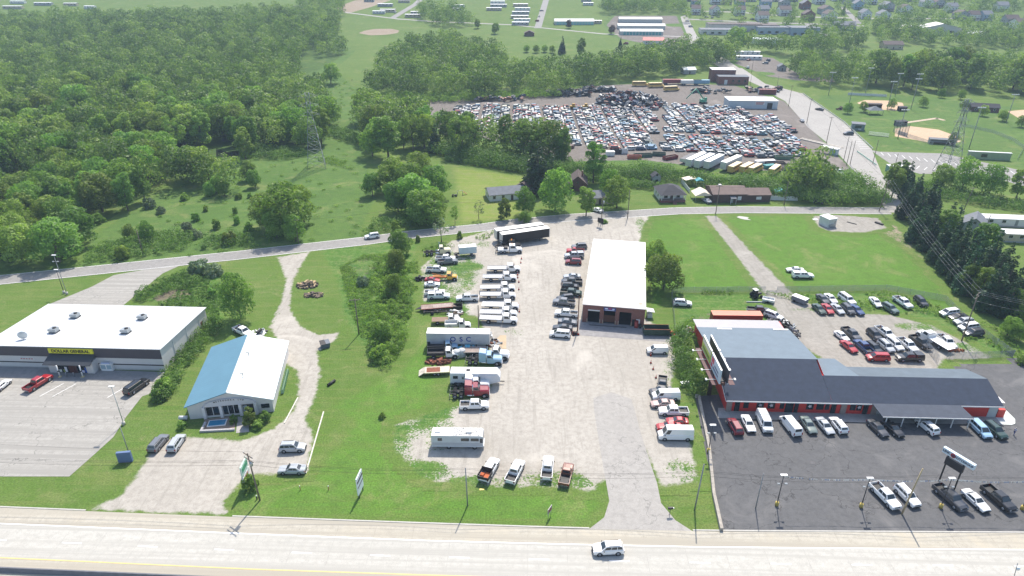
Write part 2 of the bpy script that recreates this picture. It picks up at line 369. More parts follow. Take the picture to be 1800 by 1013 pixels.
road_strip("edge_line", WL, .17, M_LINEW, .085); road_strip("yellow_edge_line", YL, .17, M_LINEY, .085)
LD = [(-260, 938), (0, 950), (165, 957), (300, 963.5), (560, 973.5), (690, 978), (940, 984), (1200, 989.5), (1450, 993), (1800, 996), (2060, 998)]
def along(path, step, start=0.):
    c = [Vector(p) for p in path]; out = []; acc = -start
    for a, b in zip(c, c[1:]):
        L = (b-a).length; t = -acc
        while t < L: out.append((a+(b-a)*t/L, (b-a).normalized())); t += step
        acc = -(t-L)
    return out
mb = MB()
for p, t in along([G(*q) for q in LD], 12.19, 12.19-((G(150, 957)[0]-G(-260, 938)[0]) % 12.19)):
    n = Vector((-t.y, t.x)); e = p+t*3.1
    mb.quad(*[(q.x, q.y, .087) for q in (p-n*.08, e-n*.08, e+n*.08, p+n*.08)])
mb.obj("lane_dashes", M_LINEW, kind='structure')
# kerb at the highway edge
mb = MB(); kp = [G(x, y-1.2) for x, y in HP]
kp = [p for x0, x1 in ((-260, 150), (408, 1036), (1218, 2060)) for p in [(x0, x1)]]
def hy(x):
    for (a, ya), (b, yb) in zip(HP, HP[1:]):
        if x <= b: return ya+(yb-ya)*(x-a)/(b-a)
    return HP[-1][1]
kseg = []
for x0, x1 in kp:
    n = max(1, int((x1-x0)/90)); kseg += [(G(x0+(x1-x0)*i/n, hy(x0+(x1-x0)*i/n)-.6), G(x0+(x1-x0)*(i+1)/n, hy(x0+(x1-x0)*(i+1)/n)-.6)) for i in range(n)]
for a, b in kseg:
    a = Vector(a); b = Vector(b); t = (b-a).normalized(); n = Vector((-t.y, t.x))
    mb.loft([[(*(p+n*o), z) for o, z in ((0, 0), (0, .10), (.25, .11), (.25, 0))] for p in (a, b)])
mb.obj("highway_kerb", CONC, kind='structure')
# terrain sheets, far to near
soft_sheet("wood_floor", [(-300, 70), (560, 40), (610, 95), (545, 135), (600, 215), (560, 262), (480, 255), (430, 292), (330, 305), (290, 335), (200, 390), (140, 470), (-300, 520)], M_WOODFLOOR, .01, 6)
soft_sheet("meadow", [(130, 480), (300, 462), (640, 424), (640, 405), (665, 350), (640, 250), (655, 180), (600, 130), (560, 150), (560, 262), (430, 280), (330, 305), (230, 370), (150, 420)], M_MEAD, .02, 2.5, [(400, 300, 90, 25, .45), (330, 430, 80, 30, .3)])
soft_sheet("mown_field", [(790, 290), (935, 310), (930, 385), (800, 398), (795, 350)], M_DRY, .02, 2)
soft_sheet("thin_strip", [(1525, 395), (1575, 395), (1640, 470), (1700, 560), (1660, 500), (1600, 440)], M_BARE, .02, 1.5, [(1600, 440, 60, 60, .5)])
soft_sheet("front_lawn", [(1128, 388), (1238, 380), (1300, 450), (1350, 512), (1190, 520), (1140, 560), (1128, 420)], M_BRIGHT, .015, 2)
soft_sheet("side_lawn", [(1268, 380), (1420, 378), (1430, 405), (1500, 416), (1570, 400), (1640, 480), (1720, 565), (1700, 575), (1560, 520), (1400, 515), (1330, 445)], M_BRIGHT, .015, 2)
soft_sheet("roadside_lawn", [(405, 905), (440, 842), (540, 842), (620, 740), (560, 720), (700, 650), (760, 560), (780, 640), (740, 760), (820, 840), (1050, 855), (1065, 890), (1035, 926), (700, 915)], M_BRIGHT, .015, 2)
soft_sheet("weed_strip", [(560, 440), (640, 425), (735, 430), (740, 520), (710, 600), (650, 640), (600, 560), (590, 500)], M_WEED, .02, 1.5, [(640, 470, 40, 30, .35), (690, 560, 30, 40, .4)])
soft_sheet("weed_patch", [(230, 530), (310, 480), (390, 470), (400, 560), (330, 640), (290, 720), (265, 700), (320, 610), (350, 570), (350, 540)], M_WEED, .02, 1.5, [(305, 520, 30, 15, .6), (310, 680, 20, 20, .6)])
soft_sheet("field_weeds", [(1180, 515), (1400, 515), (1570, 512), (1700, 570), (1800, 630), (1660, 632), (1640, 565), (1440, 530), (1400, 600), (1190, 590)], M_WEED, .018, 1.5, [(1250, 560, 30, 15, .5)])
# roads and lots
BR = [(-160, 505), (0, 492.5), (200, 472), (420, 449), (640, 424), (720, 413), (850, 400), (910, 391.5), (1000, 383), (1120, 375.5), (1190, 371), (1300, 369), (1560, 371)]
road_strip("back_road", BR, 6.8, M_ROAD, .06)
mb = MB()
for sgn in (-1, 1):
    c = [Vector(G(*p)) for p in BR]
    for i in range(len(c)-1):
        t = (c[i+1]-c[i]).normalized(); n = Vector((-t.y, t.x))*3.2*sgn; a, b = c[i]+n, c[i+1]+n; k = Vector((-t.y, t.x))*.07
        mb.quad(*[(q.x, q.y, .075) for q in (a-k, b-k, b+k, a+k)])
mb.obj("back_road_edge_lines", M_LINEW, kind='structure')
hard_sheet("yard_road", [(1196, 30), (1207, 26), (1235, 82), (1292, 112), (1345, 148), (1411, 165), (1484, 216), (1532, 262), (1550, 305), (1580, 345), (1600, 374), (1560, 374), (1541, 345), (1500, 300), (1462, 258), (1420, 224), (1380, 178), (1335, 152), (1270, 122), (1218, 86)], M_DRIVE, .05)
hard_sheet("ballpark_lot", [(1530, 264), (1546, 267), (1657, 270), (1800, 301), (1900, 325), (1900, 365), (1800, 328), (1723, 306), (1617, 306), (1572, 293)], M_ROAD, .03)
LOTW = [(790, 480, 50, 60, .55), (770, 590, 30, 60, .7), (740, 760, 60, 40, .42), (940, 500, 6, 60, -.2), (700, 780, 20, 40, .6), (830, 560, 10, 25, .3), (870, 445, 25, 12, .3), (820, 470, 30, 12, .75), (775, 545, 45, 25, .8), (870, 520, 8, 30, .25), (905, 585, 20, 10, .45), (760, 700, 40, 50, .75), (730, 830, 60, 18, .65), (850, 850, 70, 12, .62), (980, 845, 70, 16, .5), (800, 620, 50, 25, .75), (1200, 830, 30, 25, .5), (1130, 400, 12, 30, .5), (840, 760, 60, 8, .2), (1180, 660, 20, 30, .35), (960, 640, 60, 60, -.35), (960, 500, 30, 80, -.35), (835, 430, 30, 15, .4)]
soft_sheet("gravel_lot", [(868, 402), (910, 392), (1000, 385), (1120, 378), (1145, 378), (1132, 400), (1126, 430), (1136, 560), (1184, 585), (1190, 640), (1180, 690), (1215, 770), (1232, 850), (1160, 858), (1130, 790), (1060, 850), (1040, 868), (1000, 862), (930, 858), (850, 858), (740, 845), (688, 790), (690, 745), (790, 715), (852, 700), (868, 640), (850, 600), (842, 560), (742, 535), (738, 470), (790, 424)], M_GRAVEL, .04, 1.0, LOTW)
soft_sheet("gravel_drive", [(485, 452), (548, 441), (530, 470), (515, 500), (513, 545), (530, 572), (560, 588), (600, 583), (592, 600), (562, 618), (566, 660), (556, 700), (540, 740), (556, 760), (542, 835), (440, 838), (396, 882), (408, 909), (150, 900), (210, 868), (232, 843), (262, 795), (266, 778), (320, 765), (430, 772), (480, 752), (512, 725), (522, 690), (520, 655), (492, 635), (486, 600), (470, 575), (492, 530), (500, 490)], M_GRAVEL, .045, .8, [(480, 560, 10, 20, .4), (400, 800, 60, 30, -.3)])
soft_sheet("back_gravel_lot", [(1236, 379), (1262, 379), (1330, 450), (1400, 520), (1450, 548), (1560, 552), (1640, 572), (1700, 602), (1755, 632), (1660, 634), (1645, 665), (1480, 652), (1440, 630), (1395, 600), (1372, 560), (1300, 460)], M_GRAVEL2, .035, 1.0, [(1450, 545, 60, 6, .5), (1620, 575, 50, 10, .5), (1710, 615, 30, 15, .5), (1290, 420, 6, 60, .2)])
soft_sheet("shed_gravel_pad", [(1425, 380), (1462, 377), (1545, 383), (1560, 402), (1520, 410), (1460, 408), (1437, 400)], M_GRAVEL2, .03, 1.0)
soft_sheet("junkyard_yard", [(640, 182), (760, 175), (900, 172), (980, 160), (1060, 150), (1160, 146), (1290, 150), (1380, 178), (1440, 240), (1500, 300), (1440, 300), (1300, 302), (1130, 282), (1000, 285), (900, 255), (760, 225), (650, 200)], M_JUNKDIRT, .02, 3)
hard_sheet("driveway", [(1043, 700), (1075, 690), (1110, 702), (1117, 726), (1126, 760), (1142, 811), (1155, 850), (1162, 885), (1187, 915), (1218, 935), (1035, 931), (1062, 910), (1071, 881), (1056, 796), (1044, 720)], M_DRIVE, .062)
hard_sheet("garage_apron", [(1016, 562), (1140, 574), (1178, 592), (1178, 602), (1018, 590)], pavemat("worn_apron", (.25, .24, .24), (.32, .31, .30)), .062)
hard_sheet("store_parking_lot", [(-160, 640), (0, 648), (288, 658), (272, 690), (250, 697), (222, 733), (199, 769), (166, 799), (122, 838), (0, 838), (-160, 836)], M_CLOT, .03)
hard_sheet("store_sidewalk", [(-160, 638), (290, 655), (278, 672), (-160, 660)], pavemat("sidewalk_grey", (.24, .235, .23), (.29, .28, .27)), .10)
hard_sheet("store_side_drive", [(60, 552), (87, 535), (160, 505), (200, 484), (330, 461), (286, 481), (212, 541), (205, 552)], M_CLOT, .03)
hard_sheet("dealer_lot", [(1222, 697), (1262, 694), (1500, 700), (1700, 700), (1655, 655), (1655, 630), (1900, 630), (1900, 941), (1268, 936), (1245, 820)], M_ASPH, .03)
hard_sheet("dealer_walk", [(1262, 718), (1500, 722), (1760, 728), (1752, 700), (1760, 718), (1781, 735), (1785, 744), (1778, 748), (1530, 744), (1262, 736)], M_WALK, .12)
hard_sheet("centre_walk", [(432, 735), (436, 727), (438, 760), (415, 762), (418, 733)], M_WALK, .07)
soft_sheet("far_dirt_road", [(585, 15), (625, 0), (690, 0), (650, 14), (610, 25)], M_BARE, .05, 5)
soft_sheet("bare_ground", [(628, 59), (640, 54), (660, 51), (690, 51), (704, 54), (700, 59), (680, 62), (650, 63)], M_BARE, .05, 3)
road_strip("trailer_park_road", [(690, 32), (730, 8), (745, -6)], 7, M_ROAD, .06)
road_strip("trailer_park_lane", [(945, 50), (960, 0)], 7, M_ROAD, .06)
road_strip("far_lane", [(605, 22), (700, 34), (760, 38), (900, 44), (1060, 60), (1180, 64), (1230, 66)], 4, M_WALK, .05)
road_strip("village_street", [(1205, 19), (1300, 22), (1400, 30), (1540, 33), (1680, 33)], 5, M_WALK, .05)
road_strip("village_cross_street", [(1203, 34), (1330, 40), (1420, 42), (1520, 46)], 6, M_ROAD, .05)
road_strip("hill_street", [(1480, 12), (1510, 42)], 6, M_ROAD, .055)
road_strip("mill_road", [(1418, 42), (1450, 62), (1470, 70)], 7, M_ROAD, .055)
soft_sheet("storage_yard", [(1065, 45), (1080, 28), (1190, 28), (1205, 62), (1225, 80), (1150, 82), (1090, 68)], M_JUNKDIRT, .03, 4, [(1190, 45, 20, 8, .9)])
soft_sheet("side_street_pavement", [(1290, 112), (1310, 98), (1360, 102), (1400, 128), (1460, 132), (1470, 146), (1400, 142), (1350, 135)], M_JUNKDIRT, .05, 3, [(1335, 130, 22, 8, 1.3)])
# ballpark
soft_sheet("small_infield", [(1506, 181), (1520, 176), (1560, 177), (1587, 181), (1592, 194), (1570, 195), (1520, 190)], M_INFIELD, .03, 1.0)
soft_sheet("large_infield", [(1573, 226), (1600, 222), (1650, 228), (1683, 240), (1690, 249), (1678, 253), (1640, 252), (1572, 240)], M_INFIELD, .03, 1.0)
soft_sheet("corner_infield", [(1770, 196), (1800, 193), (1850, 205), (1800, 214)], M_INFIELD, .03, 1.5)
soft_sheet("park_lawn", [(1424, 168), (1520, 165), (1640, 170), (1800, 190), (1900, 200), (1900, 320), (1800, 298), (1657, 268), (1546, 265), (1484, 214)], M_MEAD, .015, 3)
mb = MB()
for a, b in (((1592, 216), (1648, 208)), ((1646, 208), (1660, 212))):
    p = [Vector(G(*a)), Vector(G(*b))]; t = (p[1]-p[0]).normalized(); n = Vector((-t.y, t.x))*1.2
    mb.quad(*[(q.x, q.y, .05) for q in (p[0]-n, p[1]-n, p[1]+n, p[0]+n)])
mb.obj("field_path", mat("path_dirt", (.42, .33, .24), .9, var=.15), kind='structure')
mb = MB()
def line(mb, a, b, wd=.12, z=.045):
    a = Vector(a); b = Vector(b); t = (b-a).normalized(); n = Vector((-t.y, t.x))*wd/2
    mb.quad(*[(q.x, q.y, z) for q in (a-n, b-n, b+n, a+n)])
for (p0, p1, d) in (((1548, 268), (1800, 304), (8, 8)), ((1590, 288), (1720, 308), (-9, 7))):
    a = Vector(G(*p0)); b = Vector(G(*p1)); L = (b-a).length; dd = Vector(G(p0[0]+d[0], p0[1]+d[1]))-a; dd = dd.normalized()*5.2
    for k in range(int(L/2.9)):
        q = a+(b-a)*(k*2.9/L); line(mb, q, q+dd, .16)
mb.obj("parking_stripes", M_LINEW, kind='structure')
mb = MB()
for k in range(14):
    a = Vector(G(1496+k*2.6, 222+k*3.0)); line(mb, a, a+Vector((-5, -.5)), .2, .07)
mb.obj("roadside_parking_stripes", M_LINEW, kind='structure')
mb = MB()
for x in (30, 120, 140, 225):
    a = Vector(G(x*1.1-20, 672+x*.02)); line(mb, a, a+Vector((-2.2, -4.6)), .1, .04)
mb.obj("store_lot_stripes", M_LINEW, kind='structure')
# swimming pool deck ground
STREAM = pavemat("stream_water", (.02, .025, .02), (.04, .04, .03), rough=.1)
hard_sheet("stream", [(380, 262), (400, 268), (432, 262), (446, 256), (462, 246), (470, 250), (440, 266), (405, 278), (380, 276)], STREAM, .05)
# ---------------------------------------------------------------- vegetation
def leafmat(name, a, b, c, tr=.42, rand=True):
    m, nt, bs = new_mat(name); MC[name] = m
    at = N(nt, "ShaderNodeAttribute", attribute_name='v'); oi = N(nt, "ShaderNodeObjectInfo")
    col = ramp(nt, at.outputs["Fac"], [(.0, a), (.5, b), (1., c)])
    hs = N(nt, "ShaderNodeHueSaturation"); nt.links.new(col, hs.inputs["Color"])
    rr = N(nt, "ShaderNodeMapRange"); rr.inputs[3].default_value = .482; rr.inputs[4].default_value = .53; nt.links.new(oi.outputs["Random"], rr.inputs[0]); nt.links.new(rr.outputs[0], hs.inputs["Hue"])
    rv = N(nt, "ShaderNodeMapRange"); rv.inputs[3].default_value = .68; rv.inputs[4].default_value = 1.3
    nt.links.new(mth(nt, 'FRACT', mth(nt, 'MULTIPLY', oi.outputs["Random"], 7.31)), rv.inputs[0]); nt.links.new(rv.outputs[0], hs.inputs["Value"])
    if not rand:
        for l in list(hs.inputs["Hue"].links)+list(hs.inputs["Value"].links): nt.links.remove(l)
        hs.inputs["Hue"].default_value = .5; hs.inputs["Value"].default_value = 1
    nt.links.new(hs.outputs[0], bs.inputs["Base Color"]); bs.inputs["Roughness"].default_value = .55; bs.inputs["Specular IOR Level"].default_value = .25
    out = nt.nodes["Material Output"]; tl = N(nt, "ShaderNodeBsdfTranslucent"); nt.links.new(mixc(nt, 1., hs.outputs[0], (1.3, 1.5, .6), 'MULTIPLY'), tl.inputs[0])
    mx = N(nt, "ShaderNodeMixShader"); mx.inputs[0].default_value = tr
    nt.links.new(bs.outputs[0], mx.inputs[1]); nt.links.new(tl.outputs[0], mx.inputs[2]); nt.links.new(mx.outputs[0], out.inputs[0]); return m
LEAF = leafmat("green_leaves", (.112, .180, .036), (.168, .250, .052), (.245, .335, .080))
LEAF_M = leafmat("far_wood_leaves", (.075, .125, .030), (.130, .205, .046), (.235, .315, .080), .35, False)
LEAF_T = leafmat("thicket_leaves", (.070, .135, .030), (.105, .190, .040), (.165, .265, .062), .4, False); LEAF_U = leafmat("weed_leaves", (.115, .19, .040), (.160, .255, .052), (.23, .33, .085), .5, False)
LEAF_L = leafmat("light_leaves", (.125, .200, .040), (.185, .275, .060), (.260, .355, .098))
LEAF_D = leafmat("dark_needles", (.030, .068, .028), (.042, .088, .036), (.070, .125, .052), .2)
LEAF_R = leafmat("purple_leaves", (.06, .03, .03), (.08, .04, .04), (.10, .055, .05), .2)
LEAF_G = leafmat("grey_green_leaves", (.12, .165, .085), (.16, .21, .12), (.22, .27, .17), .25)
BARK = mat("tree_bark", '5a5046', .9, 0, .3, 2, .4)
def leaves(C, Rb, n, size, rg, squash=.85, clumpv=None, inner=.55):
    """leaf quads on the skins of the blobs C (k,3) radii Rb; returns V (4n,3), Q, v"""
    k = len(C); wgt = Rb**2; idx = rg.choice(k, n, p=wgt/wgt.sum())
    d = rg.normal(size=(n, 3)); d[:, 2] = d[:, 2]*.8+.35; d /= np.linalg.norm(d, axis=1)[:, None]
    r = Rb[idx]*(inner+(1.08-inner)*rg.random(n)**.45)
    P = C[idx]+d*r[:, None]*np.array([1, 1, squash])
    keep = np.ones(n, bool)
    for j in range(k):                     # no leaves deep inside a neighbouring clump
        q = (P-C[j])/np.array([1, 1, squash]); keep &= ~((np.einsum('ij,ij->i', q, q) < (Rb[j]*.72)**2) & (idx != j))
    P, d, idx = P[keep], d[keep], idx[keep]; n = len(P)
    nr = d*1.0+rg.normal(size=(n, 3))*.55; nr /= np.linalg.norm(nr, axis=1)[:, None]
    a = np.cross(nr, rg.normal(size=(n, 3))); a /= np.linalg.norm(a, axis=1)[:, None]; b = np.cross(nr, a)
    s = size*(.6+.8*rg.random(n))[:, None]; l = s*1.25
    V = np.stack([P-a*l, P-b*s*.6+nr*s*.15, P+a*l, P+b*s*.6+nr*s*.15], 1).reshape(-1, 3)
    v = np.clip(.5+.22*rg.normal(size=k)[idx]+.16*rg.normal(size=n), 0, 1)
    return V, np.arange(4*n).reshape(-1, 4), v
def blobs(rg, kind, H, W):
    """clump centres and radii of a crown: H total height, W crown width"""
    R_ = W/2
    if kind == 'pine':
        C = []; Rb = []
        for t in np.linspace(.08, .97, 15):
            rr = R_*(1-t)**.8; m = max(1, int(7*(1-t)+1))
            for j in range(m):
                a = 2*math.pi*(j+rg.random())/m; C.append((math.cos(a)*rr*.62, math.sin(a)*rr*.62, t*H)); Rb.append(max(.5, rr*.42)*(.8+.4*rg.random()))
        return np.array(C), np.array(Rb)
    z0 = {'tall': .25, 'round': .22, 'young': .15, 'open': .35, 'bush': .02}[kind]
    n = {'tall': 26, 'round': 30, 'young': 16, 'open': 20, 'bush': 14}[kind]; C = []; Rb = []
    lean = rg.normal(size=2)*R_*.12
    for i in range(n):
        t = (i+rg.random())/n; prof = {'tall': math.sin(math.pi*(t*.8+.12))**.7, 'round': math.sin(math.pi*(t*.72+.22))**.6, 'young': math.sin(math.pi*(t*.75+.2))**.8, 'open': math.sin(math.pi*(t*.7+.2)), 'bush': math.cos(t*1.35)**.5}[kind]
        a = i*2.4+rg.random()*1.2; rr = R_*prof*(.25+.50*rg.random()**.5)*(1.0 if kind != 'open' else 1.15)
        C.append((math.cos(a)*rr+lean[0]*t, math.sin(a)*rr+lean[1]*t, H*(z0+(.93-z0)*t))); Rb.append(R_*(.24+.2*rg.random())*(1-.25*t)*(.8 if kind == 'open' else 1))
    return np.array(C), np.array(Rb)
def crown_mesh(name, kind, seed, H, W, n, size, m):
    rg = np.random.default_rng(seed); C, Rb = blobs(rg, kind, H, W); V, Q, v = leaves(C, Rb, n, size, rg, inner=.45 if kind in ('open',) else .55)
    return np_mesh(name, V, Q, m, v), C, Rb
def trunk_mesh(name, H, W, C, r, seed):
    rg = random.Random(seed); mb = MB(); top = (C[-1][0]*.6, C[-1][1]*.6, H*.8); pts = [(0, 0, 0), (rg.uniform(-.2, .2), rg.uniform(-.2, .2), H*.25), (top[0]*.5, top[1]*.5, H*.5), top]
    for i in range(3): mb.tube(pts[i], pts[i+1], r*(1-.28*i), r*(1-.28*(i+1)), 7, False)
    for j in range(0, len(C), 3):
        c = C[j]; z = max(H*.12, min(c[2]*.62, H*.7)); k = z/H; mb.tube((top[0]*k, top[1]*k, z), tuple(c), r*.34*(1.1-k), .03, 5, False)
    return mb.mesh(name, BARK)
TREES = {}
def tree_kind(key, kind, seed, H, W, n, size, m, r): 
    cm, C, Rb = crown_mesh("crown_"+key, kind, seed, H, W, n, size, m)
    TREES.setdefault(key.split('_')[0], []).append((cm, trunk_mesh("trunk_"+key, H, W, C, r, seed), H, W))
for i in range(4): tree_kind("round_%d" % i, 'round', 10+i, 13, 11.5, 5200, .27, LEAF, .3)
for i in range(3): tree_kind("tall_%d" % i, 'tall', 20+i, 16, 8.5, 4600, .27, LEAF, .28)
for i in range(2): tree_kind("light_%d" % i, 'round', 30+i, 11, 10, 5200, .25, LEAF_L, .26)
for i in range(2): tree_kind("young_%d" % i, 'young', 40+i, 6, 4, 2000, .2, LEAF_L, .12)
for i in range(3): tree_kind("pine_%d" % i, 'pine', 50+i, 14, 6.5, 5200, .25, LEAF_D, .22)
for i in range(2): tree_kind("open_%d" % i, 'open', 60+i, 15, 9, 1800, .25, LEAF, .25)
for i in range(3): tree_kind("bush_%d" % i, 'bush', 70+i, 2.6, 3.6, 1500, .16, LEAF, .05)
for i in range(2): tree_kind("greybush_%d" % i, 'bush', 80+i, 2.6, 4.0, 1500, .15, LEAF_G, .05)
tree_kind("darkbush_0", 'bush', 85, 2.0, 2.2, 900, .13, LEAF, .05)
tree_kind("purple_0", 'round', 86, 9, 8, 3600, .24, LEAF_R, .22)
for i in range(2): tree_kind("bare_%d" % i, 'open', 90+i, 7, 4, 260, .16, LEAF_G, .12)
NT = [0]
def tree(key, x, y, h, label, wk=1.0, group=None, name=None, cat='tree'):
    v = rnd.choice(TREES[key]); s = h/v[2]; w_ = s*wk*rnd.uniform(.93, 1.07)
    bush = 'bush' in key
    t = thing(name or ('shrub' if bush else 'pine_tree' if key == 'pine' else 'tree'), label, 'shrub' if bush else cat, (x, y, hz(y)-.05), rnd.uniform(0, 6.28), group, (w_, w_, s))
    link('crown', v[0], t); link('stems' if bush else 'trunk', v[1], t); NT[0] += 1; return t
def T(key, px, py, h, label, wk=1.0, **kw): x, y = G(px, py); return tree(key, x, y, h, label, wk, **kw)
def poisson(poly, r, n_try, rg, world=False):
    poly = np.array(poly, float) if world else px_poly(poly); lo = poly.min(0); hi = poly.max(0); cand = lo+(hi-lo)*rg.random((n_try, 2)); cand = cand[inside(cand, poly)]
    grid = {}; out = []
    for p in cand:
        g = (int(p[0]//r), int(p[1]//r)); ok = True
        for i in (-1, 0, 1):
            for j in (-1, 0, 1):
                for q in grid.get((g[0]+i, g[1]+j), ()):
                    if (q[0]-p[0])**2+(q[1]-p[1])**2 < r*r: ok = False
        if ok: grid.setdefault(g, []).append(p); out.append(p)
    return out
# --- single trees the photograph shows
ONE = [
 ('round', 424, 560, 12.5, .78, "dense green tree behind the blue and white roofed building"),
 ('young', 440, 748, 4.2, 1.1, "small leafy tree at the corner of the blue and white roofed building"),
 ('round', 500, 412, 17, 1.15, "large dense oak standing alone in the meadow above the back road"),
 ('round', 535, 392, 14, .9, "broad tree merging with the large meadow oak on its field side"),
 ('light', 487, 418, 9, 1.0, "lower pale tree in front of the large meadow oak"),
 ('light', 690, 338, 13, 1.1, "pale rounded tree at the meadow side of the tree clump over the back road"),
 ('light', 735, 372, 14, 1.25, "very broad pale green tree in the middle of the clump over the back road"),
 ('light', 750, 395, 12, 1.2, "broad green tree low in the middle of the clump over the back road"),
 ('light', 715, 345, 13, 1.2, "pale rounded tree at the back of the clump over the back road"),
 ('round', 738, 318, 12, 1.2, "rounded tree behind the clump at the mown field corner"),
 ('round', 470, 400, 12, 1.1, "rounded tree on the wood side of the large meadow oak"),
 ('round', 520, 425, 9, 1.0, "low dark tree at the roadside foot of the large meadow oak"),
 ('light', 765, 350, 13, 1.1, "rounded pale tree at the mown field side of the clump over the back road"),
 ('light', 700, 372, 11, 1.0, "rounded tree low on the meadow side of the clump over the back road"),
 ('round', 765, 390, 11, 1.0, "green tree closest to the back road in the clump above the bend"),
 ('light', 655, 345, 9, 1.0, "small pale tree at the meadow edge of the clump over the back road"),
 ('tall', 683, 278, 19, 1.45, "large spreading tree between the meadow and the salvage yard buses"),
 ('round', 655, 275, 14, 1.0, "dark rounded tree on the meadow side of the large spreading tree"),
 ('open', 727, 268, 19, .9, "tall sparse tree with a bare lower trunk beside the salvage yard buses"),
 ('pine', 765, 268, 13, 1.2, "dark tree in front of the salvage yard buses"),
 ('open', 812, 275, 19, 1.2, "tall forked tree with bare limbs in front of the scrapped cars"),
 ('open', 830, 272, 14, 1.0, "thin tree leaning beside the tall forked tree by the scrapped cars"),
 ('open', 920, 280, 18, 1.3, "tall wispy tree standing before the middle of the scrapped cars"),
 ('open', 945, 278, 16, 1.0, "second wispy tree before the scrapped cars beside the dark conifers"),
 ('pine', 944, 338, 20, 1.4, "tall dark conifer behind the small ranch house"),
 ('pine', 968, 338, 15, 1.2, "dark conifer between the ranch house and the leafy yard tree"),
 ('tall', 1043, 322, 17, 1.1, "tall columnar tree behind the brown gabled cottage"),
 ('round', 976, 372, 15, 1.05, "leafy yard tree at the mouth of the ranch house driveway"),
 ('tall', 1030, 380, 11, 1.25, "thin spreading tree beside the back road in front of the brown cottage"),
 ('round', 1084, 366, 11.5, 1.1, "round tree shading the roadside bank between two wooden poles"),
 ('round', 1068, 348, 11, .95, "darker tree tucked behind the round roadside bank tree"),
 ('round', 921, 380, 10.5, .95, "dark round tree in front of the ranch house"),
 ('young', 886, 386, 8, 1.1, "small pale tree in the ranch house front yard"),
 ('light', 922, 393, 4.5, 1.1, "low leafy tree between the back road and the black trailers"),
 ('bare', 842, 386, 7, 1.0, "nearly bare young tree on the mown field by the back road"),
 ('bare', 776, 425, 8, 1.2, "thin sparse tree beside the back road above the parked tow trucks"),
 ('open', 800, 395, 7, .8, "bare brown sapling at the foot of the pale tree clump"),
 ('light', 706, 446, 8, 1.0, "bright young tree at the top of the weedy strip by the back road"),
 ('light', 698, 478, 7, 1.0, "bright bushy tree halfway down the weedy strip"),
 ('young', 696, 418, 6.5, .7, "slim vine covered tree on the far bank of the back road"),
 ('round', 1166, 508, 11, 1.15, "dense tree growing beside the white roofed brick garage"),
 ('round', 1152, 470, 8.5, .95, "smaller tree behind the dense tree beside the brick garage"),
 ('young', 1130, 455, 4.5, 1.0, "shrubby tree against the side wall of the brick garage"),
 ('round', 582, 148, 14, 1.1, "lone round tree in the mown field beyond the wood"),
 ('tall', 1720, 455, 12, 1.3, "light feathery tree beside the white trailer home"),
 ('round', 1690, 335, 13, 1.0, "green tree along the ballpark parking lot edge by the lattice tower"),
 ('round', 1737, 345, 12, 1.1, "broad green tree along the ballpark parking lot edge"),
 ('tall', 1785, 352, 12, 1.1, "green tree at the far end of the ballpark parking lot edge"),
 ('light', 1655, 330, 9, 1.0, "pale low tree by the lattice tower feet"),
 ('light', 1790, 560, 8, 1.1, "green bushy tree below the overhead wires at the end of the conifer row"),
 ('purple', 1000, 50, 8, 1.0, "dark purple leaved tree beside the trailer park shed"),
 ('round', 870, 60, 10, 1.0, "round tree among the white mobile homes"),
 ('round', 840, 50, 9, 1.0, "dark green tree at the edge of the mobile homes"),
 ('tall', 1020, 100, 15, 1.1, "tall irregular tree in the field before the storage sheds"),
 ('pine', 988, 95, 14, 1.2, "tall dark tree beside the row of small field trees"),
 ('purple', 1075, 60, 8, 1.0, "dark red leaved tree beside the storage shed yard"),
 ('pine', 1090, 85, 9, 1.0, "dark conical tree before the storage shed yard"),
 ('round', 1290, 90, 19, 1.2, "very large round tree in front of the long mill building"),
 ('pine', 1482, 26, 12, .7, "pointed dark evergreen between the white village houses"),
]
for k, x, y, h, wk, lb in ONE: T(k, x, y, h, lb, wk)
for i, (x, y) in enumerate(((925, 92), (942, 93), (957, 92), (971, 93))):
    T('round', x, y, 6, "%s of four small round trees lined up in the far field" % ("first second third last".split()[i]), 1.2, group="four small field trees in a line")
for i, (x, y, lb) in enumerate(((1490, 200, "small round tree by the ballpark equipment"), (1518, 197, "small round tree beside the ballpark picnic shelter"), (1566, 192, "small round tree behind the infield backstop"), (1622, 188, "round park tree by the middle dugout walk"), (1654, 172, "round park tree closest to the dark wood"), (1688, 175, "thin park tree beside the dark wood"), (1694, 194, "round park tree in front of the concession building"), (1726, 204, "round park tree at the end of the concession building"), (1762, 213, "round park tree beside the corner infield"), (1795, 224, "round park tree at the ballpark outfield edge"), (1673, 255, "round tree beside the long grey dugout"))):
    T('round', x, y, 6, lb, 1.05)
# --- conifer row beside the power line
CON = [(1567, 348), (1588, 352), (1600, 372), (1584, 384), (1612, 395), (1628, 380), (1605, 425), (1640, 405), (1628, 440), (1652, 430), (1640, 462), (1668, 447), (1660, 480), (1685, 462), (1680, 500), (1703, 480), (1694, 515), (1722, 500), (1716, 530), (1742, 515), (1738, 545), (1758, 532), (1765, 558), (1610, 350), (1640, 372), (1664, 405), (1690, 438), (1575, 330), (1592, 336), (1650, 450), (1700, 455), (1735, 480), (1752, 505), (1640, 430), (1672, 425), (1620, 412), (1700, 520), (1728, 545), (1775, 545)]
for i, (x, y) in enumerate(CON):
    k = 'pine' if i % 9 else 'round'
    T('pine' if k == 'pine' else 'tall', x, y, rnd.uniform(9.5, 14), "dark conifer in the long row beside the overhead wires", rnd.uniform(1.05, 1.3), group="conifers in the row beside the overhead wires")
